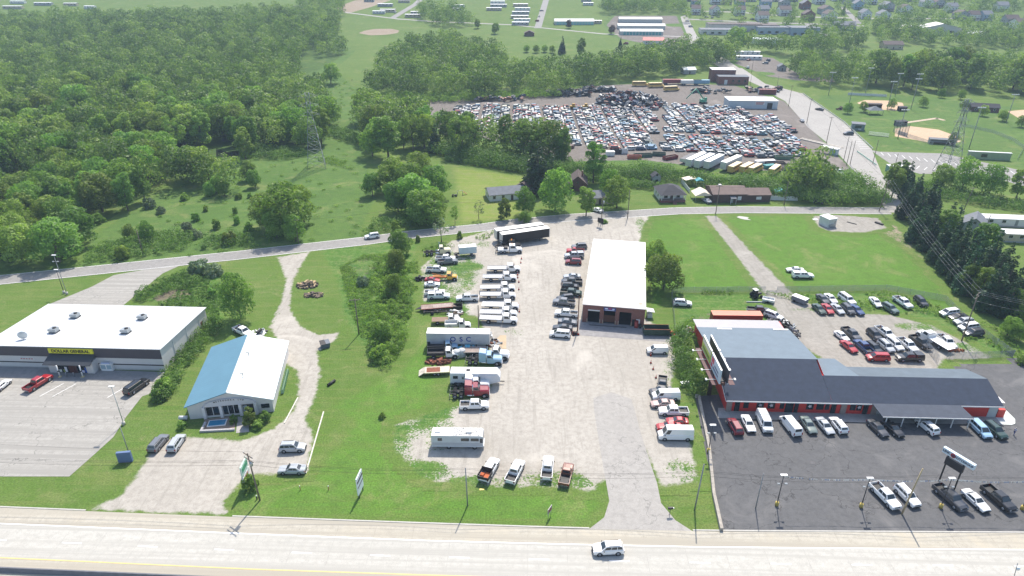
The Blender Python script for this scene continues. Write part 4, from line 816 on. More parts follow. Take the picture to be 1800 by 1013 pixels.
VL = """
suv white 1041.5 966 1095.7 963 white crossover with dark sunroof driving along the concrete highway
pickup white 437 588 417 578 white pickup parked behind the blue and white roofed building
suv white 643 417 665 414 white suv driving along the narrow back road
coupe white 19 664 -14 690 white car cut off by the edge of the store parking lot
pickup red 84 663 50 684 bright red pickup parked before the discount store
bigsuv black 256 669 224 691 black suv parked at the end of the store front walk
suv grey 288 768 269 790 grey suv parked on the gravel nearest the store lamp post
suv silver 318 767 302 791 lighter silver suv parked beside the grey one on the gravel
suv silver 535 786 494 787 silver suv with dark roof parked by the long white kerb timber
sedan silver 490 825 537 825 silver sedan parked below the silver suv near the utility pole
dumptruck white 870 809 850 844 white dump truck with orange load in its high sided bed
pickup white 914.5 812 896 848 white pickup with cluttered open bed parked on patchy grass
pickup white 964.5 805 960.5 842 white service pickup with red toolbox and tires in the bed
oldpickup rust 1000 817 990.5 853 old faded brown pickup with dark empty bed at the grass edge
pickup white 858 712 810 713 white crew cab pickup parked just below the dark red tractor truck
pickup white 803 455 763.5 455 white crew cab pickup with its black hood raised
pickup grey 804 459 770.6 461 grey pickup tucked against the white one with raised hood
pickup white 785 475 749 474 white pickup alone on the grass above the orange truck chassis
coupe red 774 493 747 491 old red car parked beside the dark wreck on the grass
coupe white 773.5 499 746 500 small white car below the old red car
oldpickup white 782 514 746.6 515 white pickup half hidden behind the white utility pickup
capped white 791 520.5 752 521 white utility pickup with long boxed bed
pickup white 801 525 842 524 white crew cab pickup facing the grass behind the flatbed trucks
coupe aqua 802 613 835 612 vintage aqua blue car beside the small rusty roofed container
suv grey 1005.6 434 1031 433 grey suv at the far end of the row beside the brick garage
oldpickup red 995.4 441 1027 442 red pickup in the row beside the brick garage
capped silver 994.3 450 1024 449 silver and white capped pickup in the row beside the brick garage
suv maroon 994.3 460 1021.5 461 dark red suv closing the upper group beside the brick garage
sedan silver 993 486 1018 486 silver sedan first below the gap in the garage row
pickup darkgrey 989 495 1021.5 496 dark pickup beside the yellow roofed suv at the garage
suv black 1017 504 988 503 black suv with yellowish roof in the garage row
pickup green 1020 516 987.5 514 dark green pickup in the garage row
suv darkgrey 978 526 1009 523 dark suv hidden behind the grey pickup at the garage
pickup grey 973 530 1010 534 grey pickup parked beside the garage wall between dark suv and white pickup
pickup white 976 550 1015 553 white pickup with covered bed beside the garage corner
sedan grey 1013.6 567 983 565 grey sedan between the white pickup and the dark car by the garage
sedan darkgrey 975 575 1003 577 dark sedan second from the end of the garage row
minivan white 969.3 586 1000 588.5 white minivan closing the garage row in the open gravel
suv white 1213.5 534 1186 532 white suv alone in the grass beyond the garage fence
smallvan white 1139 616 1172 616 small white van with red lettering parked near the green dumpster
oldpickup darkgrey 1163.5 687 1165 664 dark pickup with debris in its bed beside the brush
sedan darkgrey 1148 688 1176 686 dark car squeezed between dark pickup and white van
van white 1149 697 1192 696 white cargo van in the row beside the low retaining wall
sedan primer 1144.5 710 1185 709 old faded pinkish car between the white van and white pickup
pickup white 1158 723 1209.6 724 white extended cab pickup in the row beside the retaining wall
coupe red 1173 739 1207.6 741 bright red hatchback behind the red sedan by the retaining wall
sedan red 1154.6 750 1197 750 faded red sedan against the tall white van
sprinter white 1157.5 765 1217 766 tall long white van at the lower end of the retaining wall row
suv maroon 1285 738 1299 762 maroon suv with glass roof first in front of the red building
sedan white 1322 758 1309 732 white sedan facing out next to the maroon suv
rackvan white 1352 761 1335 725 white work van with ladder rack on its roof
van white 1379 736 1400 762 white cargo van backed out with dark rear windows
sedan greygreen 1430 760 1413 735 grey blue sedan beside the backed out cargo van
sedan silver 1460 760 1441 738 silver green sedan between grey blue sedan and patterned car
suv white 1465 737 1482 758 white car with dark blue pattern on its sides
sedan darkgrey 1555 764 1532 742 dark sedan with pale roof at the canopy corner
sedan black 1583 765 1557 742 glossy black sedan next to the dark sedan at the canopy
suv white 1619 741 1641 759 white suv nosed under the grey canopy
minivan lightblue 1738 769 1709 741 light blue minivan parked outside the canopy end
suv green 1763 768 1736 746 dark green suv beside the light blue minivan
pickup white 1573 890 1539 855 white pickup in the front row along the highway
suv white 1610 887 1580 857 white suv behind the leaning wooden pole in the front row
pickup darkgrey 1691 893 1650 857 dark grey pickup under the dealer sign in the front row
sedan white 1731 894 1700 866 white car with dark sunroof in the front row
pickup black 1777 895 1735 859 black pickup last in the front row along the highway
sedan white 1386 474 1409 475 white sedan parked alone on the big lawn
capped white 1429 485 1393 484 long white capped pickup beside the white sedan on the lawn
sedan darkgrey 1452 531 1441 521 dark sedan at the start of the far row in the back lot
sedan white 1466 530 1455 520 white sedan with red hood in the far row of the back lot
bigsuv white 1499 534 1479 520 long white suv in the far row of the back lot
sedan white 1546 538 1533 525 white sedan alone in the weeds of the back lot
suv greygreen 1574 548 1555 537 grey green suv with opened tail in the weeds
pickup white 1596 538 1578 526 white pickup in the far row beside the weeds
suv black 1626 537 1612 525 black suv last in the far row of the back lot
sedan green 1446 549 1434 538 dark green sedan first in the second row of the back lot
sedan red 1461 550 1449 537 faded red sedan in the second row of the back lot
sedan silver 1480 550 1465 537 pale silver sedan in the second row of the back lot
suv darkgrey 1498 551 1483 538 dark suv in the second row of the back lot
sedan blue 1514 551 1498 539 blue sedan last in the second row of the back lot
minivan white 1653 552 1683 548 white minivan first by the angled chain link fence
sedan black 1668 559 1700 555 black sedan second by the angled chain link fence
suv silver 1679 567 1708 565 silver hatchback third by the angled chain link fence
minivan white 1688 577 1716 573 low white minivan fourth by the angled chain link fence
suv darkgrey 1696 587 1726 584 dark suv fifth by the angled chain link fence
coupe white 1488 597 1472 585 small white car at the edge of the third row
pickup darkgrey 1508 597 1486 579 dark pickup beside the small white car in the third row
suv black 1548 599 1527 580 dark blue suv in the third row of the back lot
pickup white 1568 595 1544 577 white pickup with open bed in the third row
pickup white 1675 611 1652 591 white pickup at the grassy end of the third row
sedan red 1502 617 1483 602 bright red sedan in the fourth row of the back lot
pickup blue 1506 600 1530 621 dark blue pickup backed toward the building with empty bed
suv black 1545 619 1527 606 black suv between the blue pickup and silver suv
suv silver 1568 618 1548 601 silver suv in the fourth row of the back lot
suv white 1584 615 1564 598 white suv in the fourth row of the back lot
pickup white 1608 617 1583 597 white pickup with black bed in the fourth row
pickup black 1633 613 1604 592 black pickup next to the white rollback bed
minivan red 1524 628 1562 629 red minivan parked crosswise behind the building roof
capped black 1580 629 1617 629 black capped pickup parked crosswise behind the red minivan
pickup black 1351 547 1317 545 black pickup with junk in its bed beside the red container
suv white 1372 560 1348 551 white suv on the pile of black car parts
sedan darkgrey 1218 123 1210 121 dark car on the far road by the red brick hall
sedan black 1435 191 1446 193 black car driving along the yard road by the ballpark
suv darkgrey 1485 235 1498 235 dark suv parked at the ballpark roadside stalls
sedan silver 1408 210 1412 214 silver car waiting at the salvage yard gate
suv black 1442 354 1434 353 black suv parked beside the brown roadhouse
sedan silver 1238 350 1246 355 silver car under the white tent carport
sedan white 1042 367 1056 371 pale car in the cottage driveway
suv white 1310 116 1318 122 white suv on the road past the red brick hall
"""
for ln in VL.strip().splitlines():
    f = ln.split(None, 6)
    V(f[0], f[1], float(f[2]), float(f[3]), float(f[4]), float(f[5]), f[6], name='moving_car' if 'driving' in f[6] else None)
# ---- trucks
def wheelset(P, xs, hw, r, dual=False, rim=RIM):
    for x in xs:
        for s in (-1, 1):
            wd = .5 if (dual and x < 1) else .26
            P.part('wheel', MB().tube((0, -wd/2, 0), (0, wd/2, 0), r, n=18), TYRE, sub=[('rim', MB().tube((0, s*(wd/2-.06), 0), (0, s*(wd/2+.008), 0), r*.58, n=12), rim)], loc=(x, s*(hw-wd/2+.01), r))
def truck_front(P, xf, xc, xb, hw, zh, zr, zf=.55, hood=True, sleeper=None):
    """nose at xf, cowl xc, back of cab xb"""
    mb = MB()
    if hood: mb.loft([[(x, -hw*a, zf+.1), (x, -hw*a*1.0, z-.18), (x, -hw*a*.7, z), (x, hw*a*.7, z), (x, hw*a, z-.18), (x, hw*a, zf+.1)] for x, z, a in ((xf, zh-.3, .78), (xf-.25, zh-.08, .86), (xc, zh, .92))])
    cab = [[(xc, -hw*.92, zf), (xb, -hw*.95, zf), (xb, hw*.95, zf), (xc, hw*.92, zf)], [(xc, -hw*.92, zh), (xb, -hw*.95, zh), (xb, hw*.95, zh), (xc, hw*.92, zh)], [(xc-.5, -hw*.8, zr), (xb, -hw*.85, zr), (xb, hw*.85, zr), (xc-.5, hw*.8, zr)]]
    mb.loft(cab[:2]); mb.loft([cab[1], cab[2]])
    mb.mi(1)
    for s in (-1, 1): mb.tube((xf-.75, s*(hw-.3), .52), (xf-.75, s*(hw+.005), .52), .62, n=14)
    P.part('cab', mb, [PAINTED, BLACK], paint=True)
    b, t = cab[1], cab[2]
    P.part('windshield', patch(MB(), (b[0], b[3], t[3], t[0]), .06, .94, .12, .92), CARGLASS)
    P.part('side_window', patch(MB(), (b[1], b[0], t[0], t[1]), .15, .88, .12, .85), CARGLASS); P.part('side_window', patch(MB(), (b[3], b[2], t[2], t[3]), .12, .85, .12, .85), CARGLASS)
    P.part('grille', MB().b2(xf-.1, xf+.02, -hw*.5, hw*.5, zf+.2, zh-.4), CHROME); P.part('front_bumper', MB().b2(xf-.05, xf+.12, -hw*.9, hw*.9, zf-.1, zf+.18), CHROME)
    for s in (-1, 1):
        P.part('headlight', MB().b2(xf-.12, xf+.03, s*hw*.55, s*hw*.75, zf+.25, zf+.48), HEAD); P.part('mirror', MB().box((xc-.1, s*(hw+.15), zh+.3), (.08, .2, .45)), BLACK)
def make_rollback(deck='9a9ca0', L=9.3):
    P = Proto(); truck_front(P, L/2, L/2-1.5, L/2-3.3, 1.12, 1.5, 2.35)
    P.part('chassis', MB().b2(-L/2+.6, L/2-1.2, -.45, .45, .6, .85), DARKSTEEL)
    xb = L/2-3.6; d = MB().b2(-L/2, xb, -1.2, 1.2, 1.18, 1.28)
    for s in (-1, 1): d.b2(-L/2, xb, s*1.2, s*1.13, 1.28, 1.36)
    P.part('deck', d, mat('deck_'+deck, deck, .5, .3, .12, 1.2, stripes=(0, .6, .4)))
    P.part('headboard', MB().b2(xb, xb+.08, -1.2, 1.2, 1.2, 2.0).b2(xb, xb+.1, -.1, .1, 2.0, 2.45).b2(xb, xb+.12, -1.0, 1.0, 2.4, 2.5), WHITE)
    for s in (-1, 1): P.part('toolbox', MB().b2(-.2, 1.0, s*.75, s*1.12, .55, 1.1), OFFW)
    P.part('tail_light_bar', MB().b2(-L/2-.03, -L/2+.05, -1.1, 1.1, .95, 1.1), TAIL)
    wheelset(P, [L/2-.75, -L/2+2.3], 1.14, .48, True); return P
RB = make_rollback(); RB2 = make_rollback('dedede')
def TV(P, name, cat, col, fx, fy, rx, ry, label, h=.9, group=None, z=.05):
    loc, rz = place(fx, fy, rx, ry, h); return P.stamp(name, label, cat, (loc[0], loc[1], loc[2]+z), rz, group, paint(COL[col]))
for i, (P, a, lb) in enumerate(((RB, (913, 472.5, 857.7, 473), "flatbed tow truck at the top of the facing row"), (RB, (905, 488, 850.6, 488), "flatbed tow truck second from the top of the facing row"), (RB, (905, 506, 843.5, 507), "flatbed tow truck directly above the pinkish decked one"), (RB, (905.7, 519, 844, 519), "flatbed tow truck beside the wooden pole top"), (RB2, (908, 538, 850.6, 537), "flatbed tow truck with the brightest white deck"), (RB, (907, 551, 845, 550), "flatbed tow truck second from the bottom of the facing row"), (RB, (906, 562.5, 845.6, 560), "flatbed tow truck at the bottom of the facing row"))):
    TV(P, "rollback_truck", "tow truck", 'white', *a, "white "+lb, group="white flatbed tow trucks in the facing row")
def make_wrecker():
    P = Proto(); truck_front(P, 3.7, 2.1, -.1, 1.12, 1.6, 2.6)
    b = MB().b2(-3.6, -.3, -1.15, 1.15, .8, 1.35); P.part('tow_body', b, PAINTED, paint=True)
    P.part('tow_boom', MB().tube((-.6, 0, 1.4), (-3.4, 0, 2.6), .18, .12, 8).box((-1.2, 0, 1.65), (1.2, 1.4, .5)), DARKSTEEL)
    P.part('light_bar', MB().b2(.6, .85, -.7, .7, 2.62, 2.78), mat('amber_beacon', 'c87a20', .3))
    P.part('wheel_lift', MB().b2(-4.3, -3.5, -.3, .3, .5, .75).b2(-4.35, -4.2, -1.0, 1.0, .5, .7), DARKSTEEL)
    wheelset(P, [2.9, -1.6, -2.7], 1.14, .5, True); return P
WR = make_wrecker()
TV(WR, "wrecker_truck", "tow truck", 'black', 922, 432, 868, 430, "black heavy wrecker parked under the black trailers")
TV(WR, "wrecker_truck", "tow truck", 'white', 916, 439, 876, 439.5, "white heavy wrecker in front of the black wrecker")
def make_semi(sleeper=True, bare=False):
    P = Proto(); L = 8.2; truck_front(P, L/2, L/2-1.9, L/2-3.4, 1.15, 1.9, 2.75, .6)
    P.part('frame_rails', MB().b2(-L/2, L/2-2, .35, .5, .75, 1.0).b2(-L/2, L/2-2, -.5, -.35, .75, 1.0).b2(-L/2, -L/2+.1, -.5, .5, .75, 1.0), DARKSTEEL)
    if sleeper: P.part('sleeper', MB().loft([[(L/2-3.45, -1.12, .9), (L/2-5.1, -1.12, .9), (L/2-5.1, 1.12, .9), (L/2-3.45, 1.12, .9)], [(L/2-3.45, -1.12, 2.9), (L/2-5.1, -1.12, 3.1), (L/2-5.1, 1.12, 3.1), (L/2-3.45, 1.12, 2.9)], [(L/2-3.6, -.95, 3.15), (L/2-5.0, -.95, 3.35), (L/2-5.0, .95, 3.35), (L/2-3.6, .95, 3.15)]]), PAINTED, paint=True)
    P.part('fifth_wheel', MB().tube((-L/2+1.7, 0, 1.0), (-L/2+1.7, 0, 1.18), .5, n=12), DARKSTEEL)
    for s in (-1, 1):
        P.part('exhaust_stack', MB().tube((L/2-3.42, s*1.2, .8), (L/2-3.42, s*1.2, 3.6), .08, n=8), CHROME)
        P.part('fuel_tank', MB().tube((L/2-4.6, s*.95, .75), (L/2-3.2, s*.95, .75), .3, n=12), CHROME)
        P.part('mudflap', MB().b2(-L/2, -L/2+.03, s*.6, s*1.2, .2, .95), OFFW)
    wheelset(P, [L/2-1.1, -L/2+1.05, -L/2+2.35], 1.22, .52, True); return P
SEMI = make_semi(); DAY = make_semi(False)
TV(SEMI, "semi_tractor", "truck", 'maroon', 859, 688, 792, 690, "dark red sleeper tractor truck with tall exhaust stacks", 1.0)
TV(SEMI, "semi_tractor", "truck", 'white', 859, 676, 794, 677, "white sleeper tractor truck just above the dark red one", 1.0)
TV(SEMI, "semi_tractor", "truck", 'lightblue', 882, 633, 819, 631, "pale blue sleeper tractor truck beside the camper trailer", 1.0)
TV(DAY, "semi_tractor", "truck", 'white', 888, 624, 838, 620, "white day cab tractor behind the pale blue tractor", 1.0)
TV(DAY, "semi_tractor", "truck", 'cream', 791, 441, 746, 443, "cream tractor truck with bare frame at the top of the grass lot", 1.0)
def make_chassis(bed=None, bedcol='4a4a4e', L=7.0):
    P = Proto(); truck_front(P, L/2, L/2-1.3, L/2-2.8, 1.05, 1.45, 2.25); P.part('frame_rails', MB().b2(-L/2, L/2-1.2, .3, .45, .6, .85).b2(-L/2, L/2-1.2, -.45, -.3, .6, .85), DARKSTEEL)
    m = mat('bed_'+bedcol, bedcol, .7, .1, .25, 1.5)
    if bed == 'dump':
        d = MB().b2(-L/2, L/2-3.1, -1.1, 1.1, 1.0, 1.1)
        for s in (-1, 1): d.b2(-L/2, L/2-3.1, s*1.1, s*1.02, 1.1, 1.75)
        d.b2(-L/2, -L/2+.08, -1.02, 1.02, 1.1, 1.7); d.b2(L/2-3.15, L/2-3.07, -1.02, 1.02, 1.1, 2.1); P.part('dump_bed', d, m)
    elif bed == 'flat': P.part('flat_bed', MB().b2(-L/2, L/2-3.0, -1.1, 1.1, .95, 1.08), m)
    elif bed == 'crane': P.part('winch_deck', MB().b2(-L/2+.2, L/2-3.0, -.6, .6, .9, 1.1).tube((0, 0, 1.1), (-L/2, 0, 1.9), .12), m)
    wheelset(P, [L/2-.7, -L/2+1.4], 1.08, .44, True); return P
TV(make_chassis('crane', 'a8661e'), "cab_chassis_truck", "truck", 'yellow', 802.6, 487, 761, 487, "orange and grey truck with a bare chassis behind its cab")
TV(make_chassis('flat', '7a6350'), "flatbed_truck", "truck", 'white', 805, 562, 763, 563, "white cab truck with brown flat bed on the grass")
TV(make_chassis('dump', 'c9cac8', 6.2), "service_truck", "truck", 'white', 822, 571, 787, 572, "white truck with pale box bed just above the long white trailer")
TV(make_chassis('dump', '3a3a3e'), "dump_truck", "dump truck", 'lightblue', 799, 608, 757, 610, "pale blue truck with dark dump bed beside the lettered trailer", 1.0)
TV(make_chassis('dump', '2c2c30'), "dump_truck", "dump truck", 'white', 800, 621, 757, 622, "white truck with black dump bed facing the pale tarps", 1.0)
TV(make_chassis('flat', 'b8bcc0', 6.5), "cab_chassis_truck", "truck", 'grey', 818, 597, 788, 599, "grey cab truck half hidden against the lettered trailer", 1.0)
TV(make_rollback('f0f0ee', 9.0), "rollback_truck", "tow truck", 'white', 1617, 583, 1671, 615, "white tow truck with broad white deck in the back lot", 1.0)
# ---- trailers, containers, campers
def boxmesh(L, W, z0, z1, ribs=.6): 
    mb = MB().b2(-L/2, L/2, -W/2, W/2, z0, z1); n = int(L/ribs)
    for k in range(n+1):
        x = -L/2+.02+k*(L-.04)/n
        for s in (-1, 1): mb.b2(x-.03, x+.03, s*W/2, s*(W/2+.025), z0+.05, z1-.05)
    return mb
def make_trailer(L=16.0, H=4.1, side='18191c', top='d8d8d4', whl=True, W=2.55, ribs=1.2, edge='c8c8c6'):
    P = Proto(); z0 = 1.15 if whl else .15; P.part('side_panels', boxmesh(L, W, z0, H-.06, ribs), mat('trailer_'+side, side, .45, .1, .1, .7))
    P.part('roof', MB().b2(-L/2-.01, L/2+.01, -W/2-.03, W/2+.03, H-.06, H), mat('trailer_roof_'+top, top, .5, .1, .12, .4, col2=None))
    P.part('corner_posts', MB().b2(-L/2-.03, -L/2+.14, -W/2-.04, W/2+.04, z0-.1, H-.08).b2(L/2-.14, L/2+.03, -W/2-.04, W/2+.04, z0-.1, H-.08), mat('trailer_edge_'+edge, edge, .5, .3))
    if whl:
        P.part('underframe', MB().b2(-L/2+.4, L/2-.4, -.5, .5, .85, 1.13), DARKSTEEL)
        for s in (-1, 1): P.part('landing_leg', MB().b2(L/2-3.2, L/2-3.05, s*.8, s*.92, .03, 1.1), DARKSTEEL)
        wheelset(P, [-L/2+1.6, -L/2+2.9], 1.22, .5, True)
    return P
BT = make_trailer()
loc, rz = place(958, 401, 886, 411, 3.9)
BT.stamp("semi_trailer", "black sided white roofed semi trailer facing the gravel lot", "trailer", (loc[0], loc[1], .05), rz)
n_ = Vector((-math.sin(rz), math.cos(rz)))*3.3
t = BT.stamp("semi_trailer", "black sided semi trailer parked tight behind the front one", "trailer", (loc[0]+n_.x-.6, loc[1]+n_.y, .05), rz)
OSC = make_trailer(14.6, 4.0, 'b4b6b8', 'd2cfc9', ribs=.8)
loc, rz = place(849, 600, 764, 599, 1.3); o = OSC.stamp("semi_trailer", "long grey white semi trailer with three blue letters", "trailer", (loc[0], loc[1], .05), rz)
for ch, x in (('O', -1.2), ('S', .7), ('C', 2.4)): lettering(o, ch, 1.7, mat('blue_lettering', '1f3f86', .5), (x, -1.33, 2.45), (R(90), 0, 0), .03, 'letter')
P = make_trailer(5.6, 2.9, 'c2c5c8', '8f8078', False, 2.4, .5); loc, rz = place(849, 602, 818, 602, .2); P.stamp("small_container", "small white container with rust stained roof before the lettered trailer", "container", (loc[0], loc[1]-.8, 0), rz)
P = make_trailer(12.2, 2.6, '7c2c24', 'b4644c', False, 2.44, .28, '8a3a2e'); loc, rz = place(1336, 572, 1256, 571, .1); P.stamp("shipping_container", "rust red shipping container behind the red building", "container", (loc[0], loc[1]+1.6, 0), rz)
P = Proto(); P.part('cargo_box', boxmesh(5.2, 2.3, 1.1, 3.1, 5.0), mat('box_pale_blue', 'b9c6cc', .5, 0, .08)); P.part('roof', MB().b2(-2.62, 2.62, -1.17, 1.17, 3.1, 3.16), WHITE); P.part('chassis', MB().b2(-2.6, 4.2, -.4, .4, .7, 1.0), DARKSTEEL)
P.part('side_emblem', MB().loft([[(.1+1.0*math.cos(a), y, 2.15+.42*math.sin(a)) for a in [k*math.pi/8 for k in range(16)]] for y in (-1.19, -1.17)]), mat('red_emblem', 'a0513f', .6)); P.part('emblem_centre', MB().loft([[(.1+.7*math.cos(a), y, 2.15+.24*math.sin(a)) for a in [k*math.pi/8 for k in range(16)]] for y in (-1.205, -1.19)]), WHITE)
wheelset(P, [-1.2, 3.4], 1.1, .42, True)
loc, rz = place(800, 446, 837, 443, .9); P.stamp("box_trailer", "pale blue cargo box with red oval emblem on a bare chassis", "trailer", (loc[0]+.6, loc[1], .05), rz)
# camper trailer
P = Proto(); L = 10.6; side = mat('camper_side', 'cfd2d4', .45, 0, .05, .6)
P.part('shell', MB().loft([[(x, y, z) for x, z in ((-L/2, .7), (-L/2, 3.1), (-L/2+.15, 3.3), (L/2-.6, 3.3), (L/2, 2.4), (L/2, 1.3), (L/2-2.2, .7))] for y in (-1.22, 1.22)]), side)
P.part('roof', MB().b2(-L/2+.1, L/2-.7, -1.2, 1.2, 3.3, 3.34), WHITE)
for x0, x1, z0, z1 in ((-4.6, -3.7, 2.0, 2.6), (-1.1, -.5, 2.1, 2.6), (2.7, 3.6, 1.9, 2.6)): P.part('window', MB().b2(x0, x1, -1.24, -1.22, z0, z1), GLASS, sub=[('window_frame', MB().b2(x0-.06, x1+.06, -1.232, -1.222, z0-.06, z1+.06), BLACK)])
for x in (-2.9, .6): P.part('door', MB().b2(x, x+.65, -1.245, -1.22, .85, 2.7), OFFW, sub=[('door_window', MB().b2(x+.18, x+.47, -1.255, -1.245, 1.9, 2.4), GLASS)])
P.part('side_stripe', MB().slab([(0, -1.235, 2.1), (2.4, -1.235, 1.2), (2.4, -1.235, 1.05), (-.2, -1.235, 1.95)], .012), DARKSTEEL)
P.part('roof_vent', MB().b2(-1.9, -1.1, -.3, .4, 3.34, 3.48), BLACK); P.part('slide_out', MB().b2(2.2, 4.4, -1.32, -1.22, 1.3, 2.9), side); P.part('hitch', MB().b2(L/2-.2, L/2+.9, -.1, .1, .55, .7), DARKSTEEL)
wheelset(P, [-.6, .35], 1.15, .37); loc, rz = place(877, 668, 795, 667, 1.0); P.stamp("camper_trailer", "long white camper trailer above the sleeper tractors", "trailer", (loc[0], loc[1], .05), rz)
# motorhome
P = Proto(); L = 9.6
P.part('shell', MB().loft([[(x, y, z) for x, z in ((-L/2, .55), (-L/2, 2.95), (-L/2+.15, 3.1), (L/2-.35, 3.1), (L/2-.05, 2.9), (L/2, 1.2), (L/2, .55))] for y in (-1.2, 1.2)]), mat('motorhome_side', 'c6c9ca', .45, 0, .06, .6))
P.part('roof', MB().b2(-L/2+.1, L/2-.4, -1.18, 1.18, 3.1, 3.14), mat('weathered_roof', 'e6e6e2', .6, 0, 0, 1)); 
m_, nt_, b_ = new_mat('peeling_roof_film'); nn = noise(nt_, opos(nt_), 3.2, 5, .7, 1.2); c_ = ramp(nt_, nn, [(.47, (.06, .06, .065)), (.53, (.75, .75, .73))]); nt_.links.new(c_, b_.inputs[0])
P.part('peeling_roof_patch', MB().b2(-1.6, L/2-.5, -1.1, 1.1, 3.14, 3.15), m_)
for x0, x1 in ((-3.6, -2.8), (.7, 2.2), (2.5, 4.0)): P.part('window', MB().b2(x0, x1, -1.22, -1.2, 1.95, 2.6), GLASS)
P.part('cab_window', MB().b2(4.2, 4.7, -1.22, -1.2, 1.6, 2.6), GLASS); P.part('windshield', MB().b2(L/2-.06, L/2+.02, -1.1, 1.1, 1.5, 2.6), GLASS)
for z in (1.0, 1.25, 1.45): P.part('side_stripe', MB().b2(-L/2+.1, L/2-.2, -1.212, -1.2, z, z+.05), mat('stripe_grey', '8a7f84', .5))
P.part('roof_unit', MB().b2(-4.2, -3.2, -.3, .3, 3.14, 3.32), OFFW); P.part('roof_unit', MB().b2(1.6, 2.6, -.4, .4, 3.15, 3.4), OFFW); P.part('front_bumper', MB().b2(L/2, L/2+.15, -1.1, 1.1, .5, .75), OFFW)
for s in (-1, 1): P.part('headlight', MB().b2(L/2-.02, L/2+.03, s*.7, s*1.0, .85, 1.05), HEAD)
wheelset(P, [3.2, -1.6], 1.18, .42, True); loc, rz = place(848, 776, 762, 775, 1.0); P.stamp("motorhome", "old white motorhome with black peeling patches on its roof", "motorhome", (loc[0], loc[1], .05), rz)
# ramp trailers, frames, wreckage
def flat(name, label, cat, fx, fy, rx, ry, L, W, z, col, col2=None, ramp_=0, rails=None, h=.8, ax=(-.8, .4)):
    P = Proto(); P.part('deck', MB().b2(-L/2, L/2, -W/2, W/2, z-.14, z), mat('deck_'+col, col, .8, 0, .3, 1.4, stripes=(1, .28, .4)))
    if col2: P.part('deck_plates', MB().b2(-L/2+.4, L*.12, -W/2+.25, W/2-.25, z, z+.03), mat('plate_'+col2, col2, .85, 0, .3, 2))
    P.part('side_rails', MB().b2(-L/2, L/2, -W/2-.06, -W/2, z-.16, z+.06).b2(-L/2, L/2, W/2, W/2+.06, z-.16, z+.06), mat('rail_'+(rails or col), rails or col, .7, .2))
    if ramp_: P.part('ramp', MB().slab([(-L/2-.02, -W/2, z), (-L/2-.02, W/2, z), (-L/2-ramp_, W/2, .12), (-L/2-ramp_, -W/2, .12)][::-1], .1), mat('deck_'+col, col))
    P.part('tongue', MB().slab([(L/2, -.7, z-.05), (L/2+1.5, -.05, .55), (L/2+1.5, .05, .55), (L/2, .7, z-.05)], .1), DARKSTEEL)
    wheelset(P, [L*q/8 for q in ax], W/2, .38); loc, rz = place(fx, fy, rx, ry, h); P.stamp(name, label, cat, (loc[0], loc[1], .03), rz); return P
flat("car_hauler_deck", "long rusty red decked hauler ramp on the grass", "trailer", 738, 542, 797, 537, 8.0, 2.4, 1.0, '8d7a70', '9c8c84', 1.5, '8a2f26')
flat("equipment_trailer", "yellow edged equipment trailer with rust brown plates", "trailer", 789, 650, 748, 652, 5.4, 2.3, .95, 'c8bfae', '7a4630', 1.3, 'd8cfa6')
flat("flat_cargo_trailer", "empty brown flatbed trailer behind the pale blue tractor", "trailer", 850, 618, 818, 618, 5.2, 2.4, 1.3, '8f8078', None, 0, 'b0a8a0')
def frame_obj(name, label, cat, cx, cy, rz, parts, z=.0, group=None):
    x, y = G(cx, cy); t = thing(name, label, cat, (x, y, hz(y)+z), rz, group)
    for n, mb, m in parts: mb.obj(n, m, t)
    return t
frame_obj("bare_chassis", "bare black truck frame with one axle on the grass", "truck frame", 770, 551, 0, [('rails', MB().b2(-3.6, 3.4, .3, .45, .5, .75).b2(-3.6, 3.4, -.45, -.3, .5, .75).b2(-3.6, -3.4, -.9, .9, .5, .7).b2(-.2, 0, -.45, .45, .5, .7).b2(2, 2.2, -.45, .45, .5, .7), DARKSTEEL), ('wheel', MB().tube((-1.4, -1.0, .45), (-1.4, -.7, .45), .45, n=16), TYRE), ('wheel', MB().tube((-1.4, 1.0, .45), (-1.4, .7, .45), .45, n=16), TYRE)])
frame_obj("steel_crate", "square black steel crate standing on the grass", "crate", 805, 543, .05, [('crate_walls', MB().b2(-1.2, 1.2, -.9, -.82, .1, 1.2).b2(-1.2, 1.2, .82, .9, .1, 1.2).b2(-1.2, -1.12, -.8, .8, .1, 1.2).b2(1.12, 1.2, -.8, .8, .1, 1.2), BLACK), ('crate_floor', MB().b2(-1.1, 1.1, -.8, .8, .1, .16), DARKSTEEL)])
rr = random.Random(4)
def pile(name, label, cx, cy, w, d, h, n, mats, lmax=2.2, seed=1, cat='scrap pile', kind=None, thin=.12):
    rr = random.Random(seed); mb = MB(); x, y = G(cx, cy)
    for i in range(n):
        a = rr.random()*6.28; q = rr.random()**.6; mb.mi(rr.randrange(len(mats))); zz = h*(1-q)*rr.random()
        mb.box((math.cos(a)*w/2*q, math.sin(a)*d/2*q, zz+.12), (rr.uniform(.3, lmax), rr.uniform(thin, thin*5), rr.uniform(thin, thin*4)), rr.random()*6.28, rr.uniform(-.4, .4), rr.uniform(-.5, .5))
    o = mb.obj(name, mats, None, label=label, cat=cat, loc=(x, y, hz(y))); 
    if kind: o['kind'] = kind
    return o
pile("timber_beams", "heap of loose grey timber beams beside the steel crate", 801, 552, 3.4, 2.6, 1.0, 16, [WOOD, OFFW], 3.4, 3, 'timber pile')
pile("scrap_heap", "heap of rusty scrap and engine parts beside the concrete pad", 858, 603, 5.5, 4.0, 1.2, 60, [RUST, DARKSTEEL, OFFW, GALV], 1.8, 5)
pile("white_debris", "pile of white panels behind the lettered trailer", 853, 590, 4, 2.5, 1.3, 26, [OFFW, WHITE, GALV], 1.8, 6)
